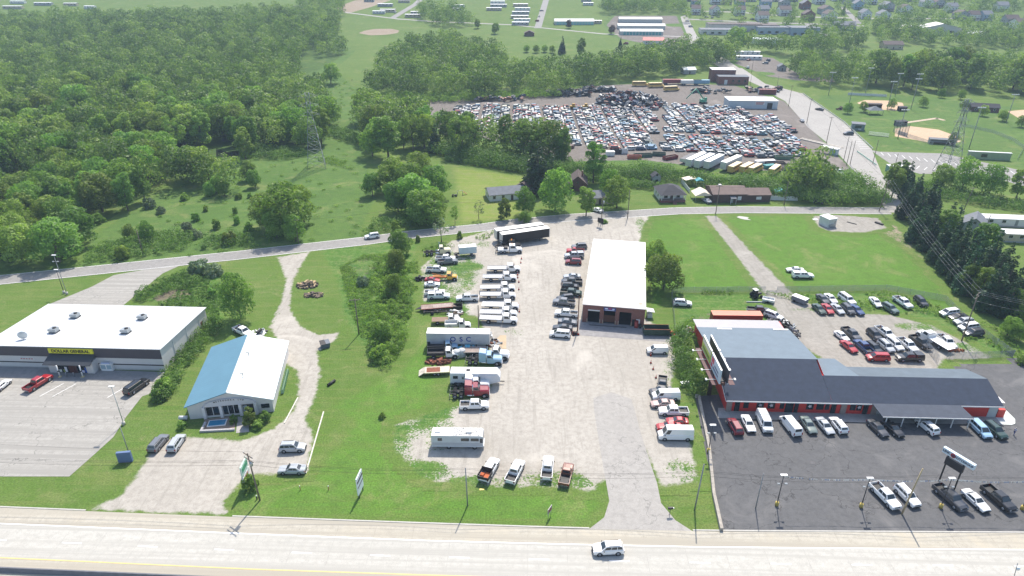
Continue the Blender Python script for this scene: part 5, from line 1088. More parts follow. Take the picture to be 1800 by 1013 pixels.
pile("car_part_pile", "dark line of dumped car parts and wheels along the gravel drive", 1385, 580, 4.5, 10, 1.4, 90, [BLACK, DARKSTEEL, TYRE, GALV], 1.4, 7)
pile("car_part_pile", "pile of black bumpers under the white suv behind the container", 1366, 566, 5, 4, 1.2, 50, [BLACK, DARKSTEEL, TYRE, OFFW], 1.4, 8)
pile("log_pile", "heap of sawn logs and branches on the drive side lawn", 541, 503, 6, 3.6, 1.2, 70, [WOOD, mat('cut_log', 'b09a74', .9, 0, .3, 3), BARK], 1.4, 9, 'log pile', thin=.22)
pile("log_pile", "lower stack of grey logs below the sawn heap", 552, 520, 4.6, 2.4, .8, 34, [WOOD, BARK, mat('cut_log')], 1.6, 10, 'log pile', thin=.22)
pile("brown_debris_pile", "brown debris pile beside the white pickup in the back lot", 1681, 617, 4, 1.4, .5, 30, [RUST, mat('brown_debris', '8a5a3a', .9, 0, .3, 2)], 1.0, 11)
pile("wrecked_car", "dark crushed wreck beside the old red car", 739, 492, 4.2, 2, 1.2, 36, [BLACK, DARKSTEEL, TYRE], 1.6, 12, 'wreck')
pile("yellow_machine_parts", "yellow machine parts lying behind the small white car", 764, 504, 3, 1.2, .7, 18, [mat('machine_yellow', 'b98a2a', .6, 0, .2), OFFW], 1.4, 13, 'machine parts')
pile("rusty_winch_frame", "rusty winch frame lying on the grass above the equipment trailer", 771, 637, 5.2, 2.4, 1.0, 26, [RUST, mat('light_rust', '8f5340', .8, 0, .3)], 2.4, 14, 'machine parts', thin=.18)
pile("red_machine", "small red machine beside the pole at the garage row end", 1011, 588, 1.6, 1.4, 1.4, 24, [mat('machine_red', '7a1f1c', .6, 0, .2), DARKSTEEL], .8, 15, 'machine')
pile("orange_machine", "orange machine at the end of the green dumpster", 1181, 590, 1.8, 1.8, 1.3, 24, [mat('machine_orange', 'b8521c', .6, 0, .2), DARKSTEEL], .9, 16, 'machine')
pile("metal_scrap", "metal scrap and white tanks stacked by the container end", 1211, 583, 2.0, 4.5, 1.3, 30, [OFFW, WHITE, mat('machine_red')], 1.0, 17)
def tractor(px, py, lb):
    frame_obj("old_tractor", lb, "tractor", px, py, .3, [('hood', MB().b2(.1, 1.5, -.35, .35, .8, 1.35), DARKSTEEL), ('cab', MB().b2(-.9, .1, -.6, .6, .8, 1.5).b2(-.85, .05, -.6, -.55, 1.5, 2.4).b2(-.85, .05, .55, .6, 1.5, 2.4), BLACK), ('cab_roof', MB().b2(-1.0, .2, -.7, .7, 2.4, 2.5), OFFW)]+[('wheel', MB().tube((x, s*.6, r), (x, s*.95, r), r, n=14), TYRE) for x, r in ((-.6, .75), (1.2, .42)) for s in (-1, 1)])
tractor(1328, 523, "small old tractor in the weeds by the chain link gate")
frame_obj("pickup_bed_trailer", "white pickup bed turned into a trailer on the grass", "trailer", 1350, 531, -.45, [('bed', MB().b2(-1.5, 1.5, -.95, .95, .5, .58).b2(-1.5, 1.5, -.95, -.87, .58, 1.05).b2(-1.5, 1.5, .87, .95, .58, 1.05).b2(-1.5, -1.42, -.87, .87, .58, 1.05).b2(1.42, 1.5, -.87, .87, .58, 1.05), WHITE), ('wheel', MB().tube((0, -1.0, .35), (0, -.8, .35), .35, n=14), TYRE), ('wheel', MB().tube((0, 1.0, .35), (0, .8, .35), .35, n=14), TYRE)])
frame_obj("white_pipe", "long white pipe lying in the grass beside the bed trailer", "pipe", 1328, 532, .0, [('pipe', MB().tube((-2.4, 0, .18), (2.4, 0, .18), .16), OFFW)])
x, y = G(1405, 532); t = thing("truck_cap_box", "white and grey box trailer sitting in the drive side weeds", "trailer", (x, y, .0), R(-50)); MB().b2(-1.9, 1.9, -.9, .9, .4, 1.6).obj('box_body', mat('grey_panel', '6d7076', .6, 0, .15), t); MB().b2(-1.95, 1.95, -.95, .95, 1.6, 1.7).obj('box_roof', WHITE, t)
for x_, s in ((-1, -1), (-1, 1)): MB().tube((x_, s*.85, .35), (x_, s*1.05, .35), .35, n=14).obj('wheel', TYRE, t)
# dumpster, tarps, concrete pad
x, y = G(1154, 590); t = thing("rolloff_dumpster", "long open green roll off dumpster beside the brick garage", "dumpster", (x, y+.8, .06), R(-2)); g_ = mat('dumpster_green', '2f4538', .7, 0, .2, 1.2); q = MB()
for s in (-1, 1): q.b2(-3.1, 3.1, s*1.2, s*1.12, .25, 1.8)
q.b2(-3.1, -3.02, -1.12, 1.12, .25, 1.8).b2(3.02, 3.1, -1.12, 1.12, .25, 1.8).b2(-3, 3, -1.1, 1.1, .2, .3)
for k in range(11): q.b2(-3+k*.6-.04, -3+k*.6+.04, -1.28, -1.2, .3, 1.75)
q.obj('dumpster_body', g_, t); MB().b2(-3.15, 3.15, -1.3, -1.1, 1.8, 1.88).b2(-3.15, 3.15, 1.1, 1.26, 1.8, 1.88).obj('top_rail', RUST, t); MB().b2(-3, 3, -1.1, 1.1, .3, .9).obj('rubbish', mat('dark_rubbish', '3a2222', .9, 0, .3, 2), t)
for x_ in (-2.7, 2.7): MB().tube((x_, -1.0, .12), (x_, 1.0, .12), .12, n=10).obj('roller', DARKSTEEL, t)
hard_sheet("equipment_pad", [(879, 590), (890, 590), (890, 614), (864, 613), (870, 600)], mat('pad_plywood', 'b09c80', .9, 0, .15, 1), .07)
for i, (x, y) in enumerate(((803, 627), (812, 625))):
    frame_obj("tarp_covered_tank", ("pale tarp covered tank closest to the black dump bed", "pale tarp covered tank beside the aqua car")[i], "tank", x, y, 0, [('tank', MB().loft([[(r*math.cos(k*math.pi/6), r*math.sin(k*math.pi/6), z) for k in range(12)] for r, z in ((.95, .0), (1.0, 1.0), (.8, 1.6), (.35, 1.8))]), mat('pale_tarp', 'b0b2b2', .8, 0, .12, 2, .3))])
# bare tarmac cones
P = Proto(); P.part('cone', MB().tube((0, 0, .04), (0, 0, .72), .17, .03, 10), mat('cone_orange', 'c8401c', .6)); P.part('base', MB().b2(-.22, .22, -.22, .22, 0, .04), BLACK); P.part('reflective_band', MB().tube((0, 0, .4), (0, 0, .52), .103, .08, 10), WHITE)
CN = [(916.7, 456, "top cone of the line before the tow trucks"), (915.5, 463, "second cone of the line before the tow trucks"), (910, 484, "cone by the nose of the second flatbed"), (910, 489, "cone just below the second flatbed nose"), (912, 497, "cone between the second and third flatbeds"), (912, 510, "cone by the nose of the fourth flatbed"), (911, 538, "cone by the brightest decked flatbed"), (913, 549, "last cone before the lower flatbeds"), (1143.7, 626, "first cone below the small white van"), (1144, 639, "second cone below the small white van"), (1148, 650, "third cone below the small white van"), (1153, 665, "cone closest to the dark debris pickup")]
for x, y, lb in CN: a, b = G(x, y); P.stamp("traffic_cone", "orange "+lb, "traffic cone", (a, b, .06), 0, "orange traffic cones on the gravel", scale=1.15)
# ---- salvage yard cars: two blocks of tight columns
SC = ['d2d0ca', 'c2c2be', 'a9aaaa', '8c8e90', 'cccac4', '5f646a', '3a4046', 'd8d6d0', '7c1a20', '8f2a26', '2c3c58', '5a7c88', '33453a', '1b1c20', 'c9c2ae', '6f90a8', 'cfcfcf', '9a9a98', '7c4a36']
SMAT = [mat('scrapped_%d_' % i+c, c, .6, 0, .25, 1.2) for i, c in enumerate(SC)]
def junk_mb(k):
    mb = MB(); L, w, h1, h2, x0, x1, x2, x3 = ((4.6, .88, .95, 1.4, 1.0, .3, -.9, -1.7), (4.7, .93, 1.05, 1.75, 1.1, .5, -2.0, -2.3), (5.3, .95, 1.1, 1.75, 1.1, .6, -.3, -.5), (4.9, .95, 1.02, 1.75, 1.6, .8, -2.1, -2.4))[k]
    mb.loft([[(x, -w*a, .35), (x, -w*a, z-.06), (x, -w*a*.85, z), (x, w*a*.85, z), (x, w*a, z-.06), (x, w*a, .35)] for x, z, a in ((L/2, h1*.7, .82), (L/2-.2, h1*.86, .95), (x0, h1, 1), (x3, h1, 1), (-L/2, h1*.95, .92))])
    mb.mi(1); mb.loft([[(x0, -w*.9, h1), (x3, -w*.92, h1), (x3, w*.92, h1), (x0, w*.9, h1)], [(x1, -w*.74, h2-.08), (x2, -w*.76, h2-.08), (x2, w*.76, h2-.08), (x1, w*.74, h2-.08)]], cap=False)
    mb.mi(0); mb.b2(x2, x1, -w*.76, w*.76, h2-.08, h2); mb.b2((x1+x2)/2-.05, (x1+x2)/2+.05, -w*.9, w*.9, h1, h2-.02)
    mb.mi(2)
    for sx in (1.4, -1.4):
        for s in (-1, 1): mb.tube((sx, s*(w-.2), .32), (sx, s*(w+.01), .32), .32, n=8, smooth=False)
    if k == 2: mb.mi(1); mb.b2(-2.5, -.6, -w+.1, w-.1, 1.0, 1.12)
    return mb
JM = {}
def junk_mesh(k, c):
    if (k, c) not in JM: JM[(k, c)] = junk_mb(k).mesh('scrapped_car', [SMAT[c], CARGLASS, TYRE])
    return JM[(k, c)]
def car_cells(poly, cx=5.3, cy=2.15, seed=1, skip=.02, ang=0.):
    rg = random.Random(seed); P_ = px_poly(poly); lo = P_.min(0); hi = P_.max(0); out = []; x = lo[0]+2; col = 0
    while x < hi[0]:
        y = lo[1]+rg.random()*1.5
        while y < hi[1]:
            if inside(np.array([[x, y]]), P_)[0] and rg.random() > skip: out.append((x+rg.uniform(-.12, .12), y, rg.choice((0, math.pi))+rg.uniform(-.04, .04)+ang, rg.choices((0, 1, 2, 3), (5, 4, 2, 2))[0], rg.randrange(len(SC))))
            y += cy*rg.uniform(.93, 1.12)
        x += cx+(0 if col % 3 != 2 else 1.3); col += 1
    return out
CA = car_cells([(796, 200), (800, 190), (850, 186), (985, 189), (1152, 187), (1150, 264), (1100, 264), (1040, 262), (972, 246), (895, 236), (828, 227)], seed=3)
CB = car_cells([(1172, 184), (1277, 190), (1312, 194), (1312, 206), (1345, 204), (1366, 206), (1394, 228), (1398, 250), (1345, 239), (1170, 233)], seed=4)+car_cells([(1168, 239), (1345, 245), (1396, 252), (1424, 276), (1351, 278), (1277, 274), (1190, 266), (1166, 264)], seed=5)
JC = [(c, 'west') for c in CA]+[(c, 'east') for c in CB]
JC.sort(key=lambda q: math.hypot(q[0][0], q[0][1]-0)); CN_ = ['white', 'white', 'silver', 'grey', 'white', 'grey', 'dark grey', 'white', 'dark red', 'red', 'blue', 'teal', 'dark green', 'black', 'cream', 'pale blue', 'white', 'silver', 'brown']
for i, ((x, y, a, k, c), side) in enumerate(JC[:296]):
    link("scrapped_car", junk_mesh(k, c), None, "scrapped %s %s packed in the rows of the salvage yard" % (CN_[c], ('sedan', 'suv', 'pickup', 'van')[k]), 'scrapped car', "%s %ss scrapped in the salvage yard rows" % (CN_[c], ('sedan', 'suv', 'pickup', 'van')[k]), None, (x, y, hz(y)+.03), a)
def merged(name, items, label, cat, kind='stuff'):
    lib = []
    for k in range(4):
        mb = junk_mb(k); lib.append((np.array(mb.v), mb.f, mb.m))
    vs = []; fs = []; ms = []; o = 0; nm = len(SC)
    for x, y, z, a, tilt, k, c in items:
        v, f, m = lib[k]; M = np.array((Matrix.Rotation(a, 3, 'Z')@Matrix.Rotation(tilt, 3, 'Y')@Matrix.Rotation(tilt*.7, 3, 'X'))); X = v@M.T+np.array([x, y, z]); vs.append(X)
        fs += [tuple(i+o for i in q) for q in f]; ms += [c if q == 0 else nm+q-1 for q in m]; o += len(v)
    me = bpy.data.meshes.new(name); me.from_pydata(np.concatenate(vs).tolist(), [], fs)
    for m in SMAT+[CARGLASS, TYRE]: me.materials.append(m)
    me.polygons.foreach_set("material_index", ms); me.update(); return link(name, me, None, label, cat, kind=kind)
merged("scrapped_car_rows", [(x, y, hz(y)+.03, a, 0, k, c) for (x, y, a, k, c), s in JC[296:]], "hundreds of scrapped cars in the farther rows of the salvage yard", "scrapped cars")
rr = random.Random(9); it = []
cx, cy = G(1112, 186)
for i in range(230):
    a = rr.random()*6.28; q = rr.random()**.55; it.append((cx+math.cos(a)*20*q, cy+math.sin(a)*22*q+8, rr.random()*6.5*(1-q)**.7, rr.random()*6.28, rr.uniform(-.7, .7), rr.randrange(3), rr.choice((0, 3, 5, 6, 6, 7, 8, 10, 13, 13, 18))))
merged("crushed_car_heap", it, "high heap of crushed cars behind the salvage rows", "scrap heap")
it = []
for px_, py_, n, rw in ((1000, 168, 60, 14), (1055, 160, 40, 10), (672, 186, 26, 8), (880, 177, 20, 14), (1340, 160, 22, 12), (1250, 163, 22, 12)):
    cx, cy = G(px_, py_)
    for i in range(n): it.append((cx+rr.uniform(-rw, rw), cy+rr.uniform(-4, 4), rr.random()*2.0, rr.random()*6.28, rr.uniform(-.5, .5), rr.randrange(3), rr.choice((5, 6, 6, 13, 13, 18, 3))))
merged("dark_scrap_rows", it, "dark low rows of scrap along the back of the yard", "scrap heap")
# ---- trailers, buses and bins at the near side of the yard
TRW = make_trailer(14.6, 4.1, 'b3bcc2', 'e0e2e0', ribs=1.2); TRD = make_trailer(12, 2.4, '2c2c30', '3a3a3e'); BUSY = Proto()
BUSY.part('body', MB().loft([[(x, y, z) for x, z in ((-5.3, .6), (-5.3, 2.8), (-5.1, 3.05), (3.6, 3.05), (3.9, 2.7), (4.1, 1.6), (5.3, 1.5), (5.3, .6))] for y in (-1.2, 1.2)]), mat('bus_yellow', 'c2a25c', .6, 0, .1)); BUSY.part('roof', MB().b2(-5.1, 3.6, -1.1, 1.1, 3.05, 3.12), mat('bus_roof_cream', 'ddcda6', .5, 0, .1))
for s in (-1, 1): BUSY.part('window_band', MB().b2(-5, 3.3, s*1.2, s*1.215, 1.9, 2.6), CARGLASS)
wheelset(BUSY, [4.0, -3.2], 1.18, .48, True)
YT = [(TRD, 1198, 284, 1222, 272, "dark open top trailer before the white trailers"), (TRW, 1205, 293, 1240, 276, "white box trailer at the scrap side of the trailer line"), (TRW, 1222, 294, 1253, 279, "second white box trailer in the line along the hedgerow"), (TRW, 1238, 296, 1270, 280, "third white box trailer in the line along the hedgerow"), (TRW, 1270, 296, 1299, 283, "fourth white box trailer standing apart before the buses")]
for P_, a, b, c, d, lb in YT: loc, rz = place(a, b, c, d, 1.5); P_.stamp("yard_trailer", lb, "trailer", (loc[0], loc[1], .03), rz)
for a, b, c, d, lb in ((1284, 299, 1301, 290, "first yellow school bus with cream roof by the hedgerow"), (1305, 299, 1321, 291, "middle yellow school bus with cream roof by the hedgerow"), (1320, 301, 1336, 293, "third yellow school bus with cream roof by the hedgerow"), (1358, 302, 1366, 296, "short yellow bus end beside the teal truck")):
    loc, rz = place(c, d, a, b, 1.5); BUSY.stamp("school_bus", lb, "bus", (loc[0], loc[1], .03), rz)
for px_, py_, w_, col, lb, rz in ((1352, 296, 5, '2f7f80', "teal truck body beside the yellow buses", .3), (1344, 288, 9, 'd9d9d6', "white trailer end behind the third yellow bus", .2), (1362, 291, 8, '2a2a2c', "black open bin behind the teal truck", 0.), (1382, 295, 8, '3a3236', "dark brown open bin beside the yellow bus end", -.1), (1378, 280, 8, '5f7a62', "green and red roll off bin under the last scrapped cars", -.1), (1158, 274, 6, '40594c', "green open bin at the yard's middle aisle", -.2), (1130, 276, 8, '3f5a4c', "green open bin beside the rust red one", .1), (1178, 280, 7, '7c3030', "dark red open bin in front of the dark trailer", .5), (1115, 279, 6, 'b45c48', "salmon red open bin at the hedgerow", 0), (1084, 270, 4, '2c2c30', "black square bin near the hedgerow trees", 0), (1096, 270, 3.6, 'c4c6c6', "tall white box beside the black square bin", 0), (1072, 274, 4, 'd4d4d2', "low white box near the hedgerow trees", 0), (1419, 288, 7, '4a2a24', "rust brown dump body beside the hedge trees", 1.1), (1000, 262, 6, '5a4238', "brown truck body among the hedge trees", .9), (985, 260, 5, '86a090', "pale green box among the hedge trees", .2), (1385, 298, 6, 'a09a92', "pale pickup shell by the brown bin", .2)):
    x, y = G(px_, py_); h_ = 1.5 if w_ > 4.5 else 2.0; m_ = mat('bin_'+col, col, .7, 0, .2, 1); t = thing("open_bin" if 'bin' in lb else "yard_box", lb, "bin" if 'bin' in lb else "box", (x, y, .03), rz); q = MB()
    for s in (-1, 1): q.b2(-w_/2, w_/2, s*1.2, s*1.1, .2, h_).b2(s*w_/2, s*(w_/2-.1), -1.1, 1.1, .2, h_)
    q.b2(-w_/2, w_/2, -1.1, 1.1, .1, .25); q.obj('bin_walls', m_, t); (MB().b2(-w_/2+.1, w_/2-.1, -1.1, 1.1, .25, h_*.7) if 'bin' in lb else MB().b2(-w_/2-.02, w_/2+.02, -1.23, 1.23, h_, h_+.06)).obj('contents' if 'bin' in lb else 'box_top', mat('scrap_fill', '4a403a', .9, 0, .4, 3) if 'bin' in lb else m_, t)
for a, b, c, d, P_, lb, nm in ((690, 191, 714, 193, BUSY, "white bus at the grass end of the salvage yard", 'bus'), (716, 195, 740, 194, BUSY, "second pale bus parked behind the first white bus", 'bus')):
    loc, rz = place(a, b, c, d, 1.5); o = P_.stamp("old_bus", lb, nm, (loc[0], loc[1], .03), rz)
    for ch in o.children:
        if ch.name.split('.')[0] in ('body', 'roof') and ch.material_slots: ch.material_slots[0].link = 'OBJECT'; ch.material_slots[0].material = OFFW
for i, (a, b) in enumerate(((1125, 152), (1153, 154), (1180, 160))):
    x, y = G(a, b); BUSY.stamp("school_bus", ("first", "second", "third")[i]+" yellow bus behind the crushed car heap", "bus", (x, y, hz(y)), .02+i*.1)
# yard crane and loaders
frame_obj("material_handler", "green material handler crane working in the salvage yard", "crane", 1236, 182, .3, [('undercarriage', MB().b2(-2, 2, -1.5, -1, 0, .9).b2(-2, 2, 1, 1.5, 0, .9), DARKSTEEL), ('cab', MB().b2(-2, 1.5, -1.3, 1.3, 1, 2.6).b2(.2, 1.5, -1.3, -.2, 2.6, 3.6), mat('crane_green', '4f9a7c', .5, 0, .1)), ('boom', MB().tube((.5, 0, 2), (-6, 0, 9), .35).tube((-6, 0, 9), (-12, 0, 3.5), .28), mat('crane_green'))])
for px_, py_, lb in ((1008, 192, "yellow loader beside the front heap of scrap"), (1030, 192, "second yellow loader near the green tank")):
    frame_obj("yellow_loader", lb, "loader", px_, py_, .1, [('cab', MB().b2(-2, 1, -1, 1, .8, 2.0).b2(-.8, .6, -.8, .8, 2.0, 3.2), mat('loader_yellow', 'b08a34', .6)), ('bucket', MB().b2(2.2, 3.2, -1.2, 1.2, .2, 1.2).b2(1, 2.3, -.2, .2, .8, 1.1), RUST)]+[('wheel', MB().tube((x, s*.9, .7), (x, s*1.3, .7), .7, n=12), TYRE) for x in (-1.3, 1.2) for s in (-1, 1)])
x, y = G(1455, 300); loc, rz = place(1462, 302, 1456, 290, 1.); TV(make_chassis('dump', '8a5a3c'), "dump_truck", "dump truck", 'black', 1459, 290, 1459, 306, "black dump truck with brown bed above the hedge trees")
TV(CARS['oldpickup'] and make_chassis('flat', 'd8d8d4'), "flatbed_truck", "truck", 'white', 1480, 307, 1470, 297, "white flatbed truck beside the black dump truck")
# ---------------------------------------------------------------- buildings
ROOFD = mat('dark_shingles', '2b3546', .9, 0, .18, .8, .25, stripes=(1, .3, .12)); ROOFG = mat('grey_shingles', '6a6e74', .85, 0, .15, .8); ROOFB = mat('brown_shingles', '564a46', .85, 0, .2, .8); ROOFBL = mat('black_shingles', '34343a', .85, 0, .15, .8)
WMET = mat('white_metal_roof', 'c6c8c8', .5, .0, .06, .2, .2, stripes=(0, .9, .3)); SIDW = mat('white_siding', 'd4d4d0', .6, 0, .05, 1, stripes=(2, .2, .10)); SIDG = mat('grey_siding', '9a9c9c', .6, 0, .08, 1, stripes=(2, .2, .1))
SIDT = mat('tan_siding', 'b5a88e', .6, 0, .08, 1, stripes=(2, .2, .1)); SIDB = mat('blue_siding', '8ba3b4', .6, 0, .08, 1, stripes=(2, .2, .1)); BRK = brickmat('red_brick', '7c4238', '6a382f', '8a7a70'); BRKB = brickmat('brown_brick', '5f4038', '54382f', '6a5a50')
FRAME = mat('window_frame_white', 'cfcfcc', .6)
def at(t_loc, rz, u, v): c, s = math.cos(rz), math.sin(rz); return (t_loc[0]+u*c-v*s, t_loc[1]+u*s+v*c)
def win(t, u0, u1, z0, z1, v=0., side='f', D=0., W=0., glass=None, name='window', frame=True):
    """window on the front (v=0 plane), back (v=D), left (u=0) or right (u=W) wall, 3 cm proud with its frame as sub-part"""
    g = glass or GLASS; mb = MB(); fr = MB(); e = .03
    def bx(m, a0, a1, b0, b1, o0, o1):
        if side == 'f': m.b2(a0, a1, v-o1, v-o0, b0, b1)
        elif side == 'b': m.b2(a0, a1, D+o0, D+o1, b0, b1)
        elif side == 'l': m.b2(-o1, -o0, a0, a1, b0, b1)
        else: m.b2(W+o0, W+o1, a0, a1, b0, b1)
    bx(mb, u0, u1, z0, z1, 0, e); o = mb.obj(name, g, t)
    if frame:
        for a0, a1, b0, b1 in ((u0-.09, u0, z0-.09, z1+.09), (u1, u1+.09, z0-.09, z1+.09), (u0, u1, z1, z1+.09), (u0, u1, z0-.09, z0)): bx(fr, a0, a1, b0, b1, 0, .05)
        fr.obj('window_frame', FRAME, o)
    return o
def gable(t, W, D, h, rise, wall, roof, ax='u', over=.4, part_wall='wall', roof_t=.16, u0=0., v0=0., halves=None, rname='roof', base=0.):
    """walls with gable ends and a roof; ax='u': ridge runs along the front"""
    a = v0+D/2 if ax == 'u' else u0+W/2
    if ax == 'u': MB().loft([[(x, y, z) for y, z in ((v0, base), (v0, h), (a, h+rise), (v0+D, h), (v0+D, base))] for x in (u0, u0+W)]).obj(part_wall, wall, t)
    else: MB().loft([[(x, y, z) for x, z in ((u0, base), (u0, h), (a, h+rise), (u0+W, h), (u0+W, base))] for y in (v0, v0+D)]).obj(part_wall, wall, t)
    ms = halves or (roof, roof); sl = rise/((D if ax == 'u' else W)/2)
    for k, s in enumerate((-1, 1)):
        if ax == 'u': e = v0-over if s < 0 else v0+D+over; pts = [(u0-over, e, h-over*sl+.02), (u0+W+over, e, h-over*sl+.02), (u0+W+over, a, h+rise+.02), (u0-over, a, h+rise+.02)]
        else: e = u0-over if s < 0 else u0+W+over; pts = [(e, v0-over, h-over*sl+.02), (e, v0+D+over, h-over*sl+.02), (a, v0+D+over, h+rise+.02), (a, v0-over, h+rise+.02)]
        MB().loft([pts, [(p[0], p[1], p[2]+roof_t) for p in pts]]).obj(rname, ms[k], t)
def house(name, label, x, y, rz, W, D, h, rise, wall, roof, ax='u', nwin=3, storeys=1, door=True, chim=False, porch=False, group=None, cat='house', z=None):
    t = thing(name, label, cat, (x, y, (hz(y) if z is None else z)-.1), rz, group); gable(t, W, D, h, rise, wall, roof, ax)
    for s in range(storeys):
        for k in range(nwin):
            u = W*(k+.5)/nwin; zz = 1.0+2.7*s
            if door and s == 0 and k == nwin//2: MB().b2(u-.45, u+.45, -.05, 0, .1, 2.1).obj('door', mat('door_dark', '4a3a34', .6), t)
            else: win(t, u-.5, u+.5, zz, zz+1.2, frame=W > 7 and y < 420)
        win(t, D*.3, D*.3+.9, 1.0+2.7*s, 2.1+2.7*s, side='l', frame=False); win(t, D*.6, D*.6+.9, 1.0+2.7*s, 2.1+2.7*s, side='l', frame=False)
    if ax != 'u': win(t, W/2-.4, W/2+.4, h+.2, h+1.0, frame=False)
    if chim: MB().b2(W*.7, W*.7+.6, D*.5-.3, D*.5+.3, h, h+rise+.9).obj('chimney', BRK, t)
    if porch:
        MB().slab([(W*.1, -2.2, 2.35), (W*.9, -2.2, 2.35), (W*.9, 0, 2.8), (W*.1, 0, 2.8)], .12).obj('porch_roof', roof, t)
        for u in (W*.12, W*.5, W*.88): MB().b2(u-.07, u+.07, -2.1, -1.96, 0, 2.3).obj('porch_post', FRAME, t)
    return t
# --- discount store
A = Vector(G(291, 652)); rz = math.atan2(-1.6, 36.7); W, D, HF, HB = 39.6, 21.0, 5.6, 4.3; O = (A.x-W*math.cos(rz), A.y-W*math.sin(rz))
t = thing("discount_store", "long white roofed discount store with a yellow sign on dark fascia", "store", (*O, 0), rz)
lgrey = mat('store_panel_grey', 'c6c3c0', .6, 0, .04, .5, stripes=(0, .3, .12)); dk = mat('store_fascia_dark', '454047', .6, 0, .05, .5, stripes=(0, .3, .12))
MB().loft([[(x, y, z) for y, z in ((0, 0), (0, HF-.15), (D, HB-.15), (D, 0))] for x in (0, W)]).obj('wall', lgrey, t)
MB().slab([(-.25, -.12, HF+.04), (W+.25, -.12, HF+.04), (W+.25, D+.4, HB+.02), (-.25, D+.4, HB+.02)], .16).obj('roof', WMET, t)
MB().b2(-.02, W+.02, -.12, -.0, 3.1, HF-.12).obj('fascia', dk, t)
MB().b2(-.01, W+.01, -.05, 0, 1.3, 1.55).obj('wall_stripe', BLACK, t)
MB().b2(0, W, -.06, 0, 0, .3).obj('base_course', CONC, t)
bx0, bx1 = W-24.8, W-14.8
MB().b2(bx0, bx0+1.6, -1.9, 0, 0, 2.9).b2(bx1-1.6, bx1, -1.9, 0, 0, 2.9).obj('entrance_walls', lgrey, t)
MB().slab([(bx0-.4, -2.9, 2.75), (bx1+.2, -2.9, 2.75), (bx1+.0, -.12, 3.9), (bx0-.2, -.12, 3.9)], .14).obj('entrance_canopy', mat('canopy_metal', '3a3d42', .5, .2, .1, 1, stripes=(0, .4, .2)), t)
o = MB().b2(bx0+1.6, bx1-1.6, -1.75, -1.7, .05, 2.85).obj('shop_window', GLASS, t)
for k in range(6): MB().b2(bx0+1.6+k*1.34, bx0+1.68+k*1.34, -1.8, -1.75, .05, 2.85).obj('mullion', BLACK, o)
MB().b2(bx0+4.4, bx0+6.2, -1.79, -1.75, .05, 2.2).obj('door', mat('glass_door_red', '4a2522', .3), t)
for u, c, z0, z1 in ((2.1, 'd8d8d0', .2, .9), (2.9, '7c8a3a', .2, .9), (3.4, 'd6d6dc', .3, 1.6), (7.2, 'c8c8e0', .2, .8), (7.9, '2a55a8', .2, 1.5)): MB().b2(bx0+u, bx0+u+.55, -1.78, -1.75, z0, z1).obj('window_poster', mat('poster_'+c, c, .6), t)
s_ = MB().b2(bx0-.1, bx1-.1, -.36, -.12, 4.15, 5.3).obj('sign_board', mat('sign_yellow', 'd9d22c', .5), t)
lettering(s_, "DOLLAR GENERAL", 1.02, BLACK, ((bx0+bx1)/2-.1, -.39, 4.72), (R(90), 0, 0), .025)
s_ = MB().b2(7.3, 10.6, -.09, 0, 2.1, 2.6).obj('small_sign', OFFW, t)
for k in range(5): MB().b2(7.5+k*.6, 7.9+k*.6, -.11, -.09, 2.25, 2.45).obj('sign_lettering', mat('red_lettering', 'a8342c'), s_)
win(t, 17.6, 18.6, 0.05, 2.1, side='r', W=W, D=D, glass=mat('door_brown', '6b4434', .6), name='side_door', frame=False)
for k in range(3): MB().b2(W+.02, W+.1, 5+k*6, 5.1+k*6, 0, 4.6).obj('downspout', OFFW, t)
RTU = Proto(); RTU.part('unit_case', MB().b2(-.9, .9, -.8, .8, .3, 1.35), GALV); RTU.part('curb', MB().b2(-1, 1, -.9, .9, .02, .3), DARKSTEEL); RTU.part('fan_guard', MB().tube((.3, 0, 1.35), (.3, 0, 1.5), .5, n=14), BLACK); RTU.part('hood', MB().b2(-1.4, -.9, -.6, .6, .5, 1.1), GALV)
for x, y, lb in ((133, 557, "rooftop unit at the back centre of the store roof"), (251, 560, "rooftop unit at the back far corner of the store roof"), (97, 586, "rooftop unit nearest the satellite dish"), (223, 587, "rooftop unit nearest the store front corner")):
    a, b = G(x, y, 4.9); loc_v = (b-O[1])*math.cos(rz)-(a-O[0])*math.sin(rz); RTU.stamp("rooftop_unit", lb, "air conditioner", (a, b, HF+(HB-HF)*loc_v/D), rz, scale=.85)
a, b = G(43, 596, 5.3); t = thing("satellite_dish", "grey satellite dish on the white store roof", "satellite dish", (a, b, 5.35), .3)
MB().loft([[(r*math.cos(k*math.pi/8), -.3-.25*(1-r*r), 1.1+r*math.sin(k*math.pi/8)*.95) for k in range(16)] for r in (1.0, .7, .3)]).obj('dish', OFFW, t); MB().tube((0, 0, 0), (0, -.3, 1.1), .06).b2(-.7, .7, -.3, .3, 0, .06).obj('mount', GALV, t)
x, y = G(190, 652); t = thing("ice_merchandiser", "white ice chest with two doors against the store front", "freezer", (x, y+.3, .11), rz); MB().b2(-1.3, 1.3, -.5, .5, 0, 1.75).obj('cabinet', WHITE, t)
for s in (-1, 1): MB().b2(s*.65-.5, s*.65+.5, -.54, -.5, .5, 1.5).obj('door', mat('ice_blue', '8fa6b0', .4), t)
MB().b2(-.9, .9, -.45, -.35, 1.75, 2.1).obj('header_sign', mat('ice_header', 'a8b4d0', .4), t)
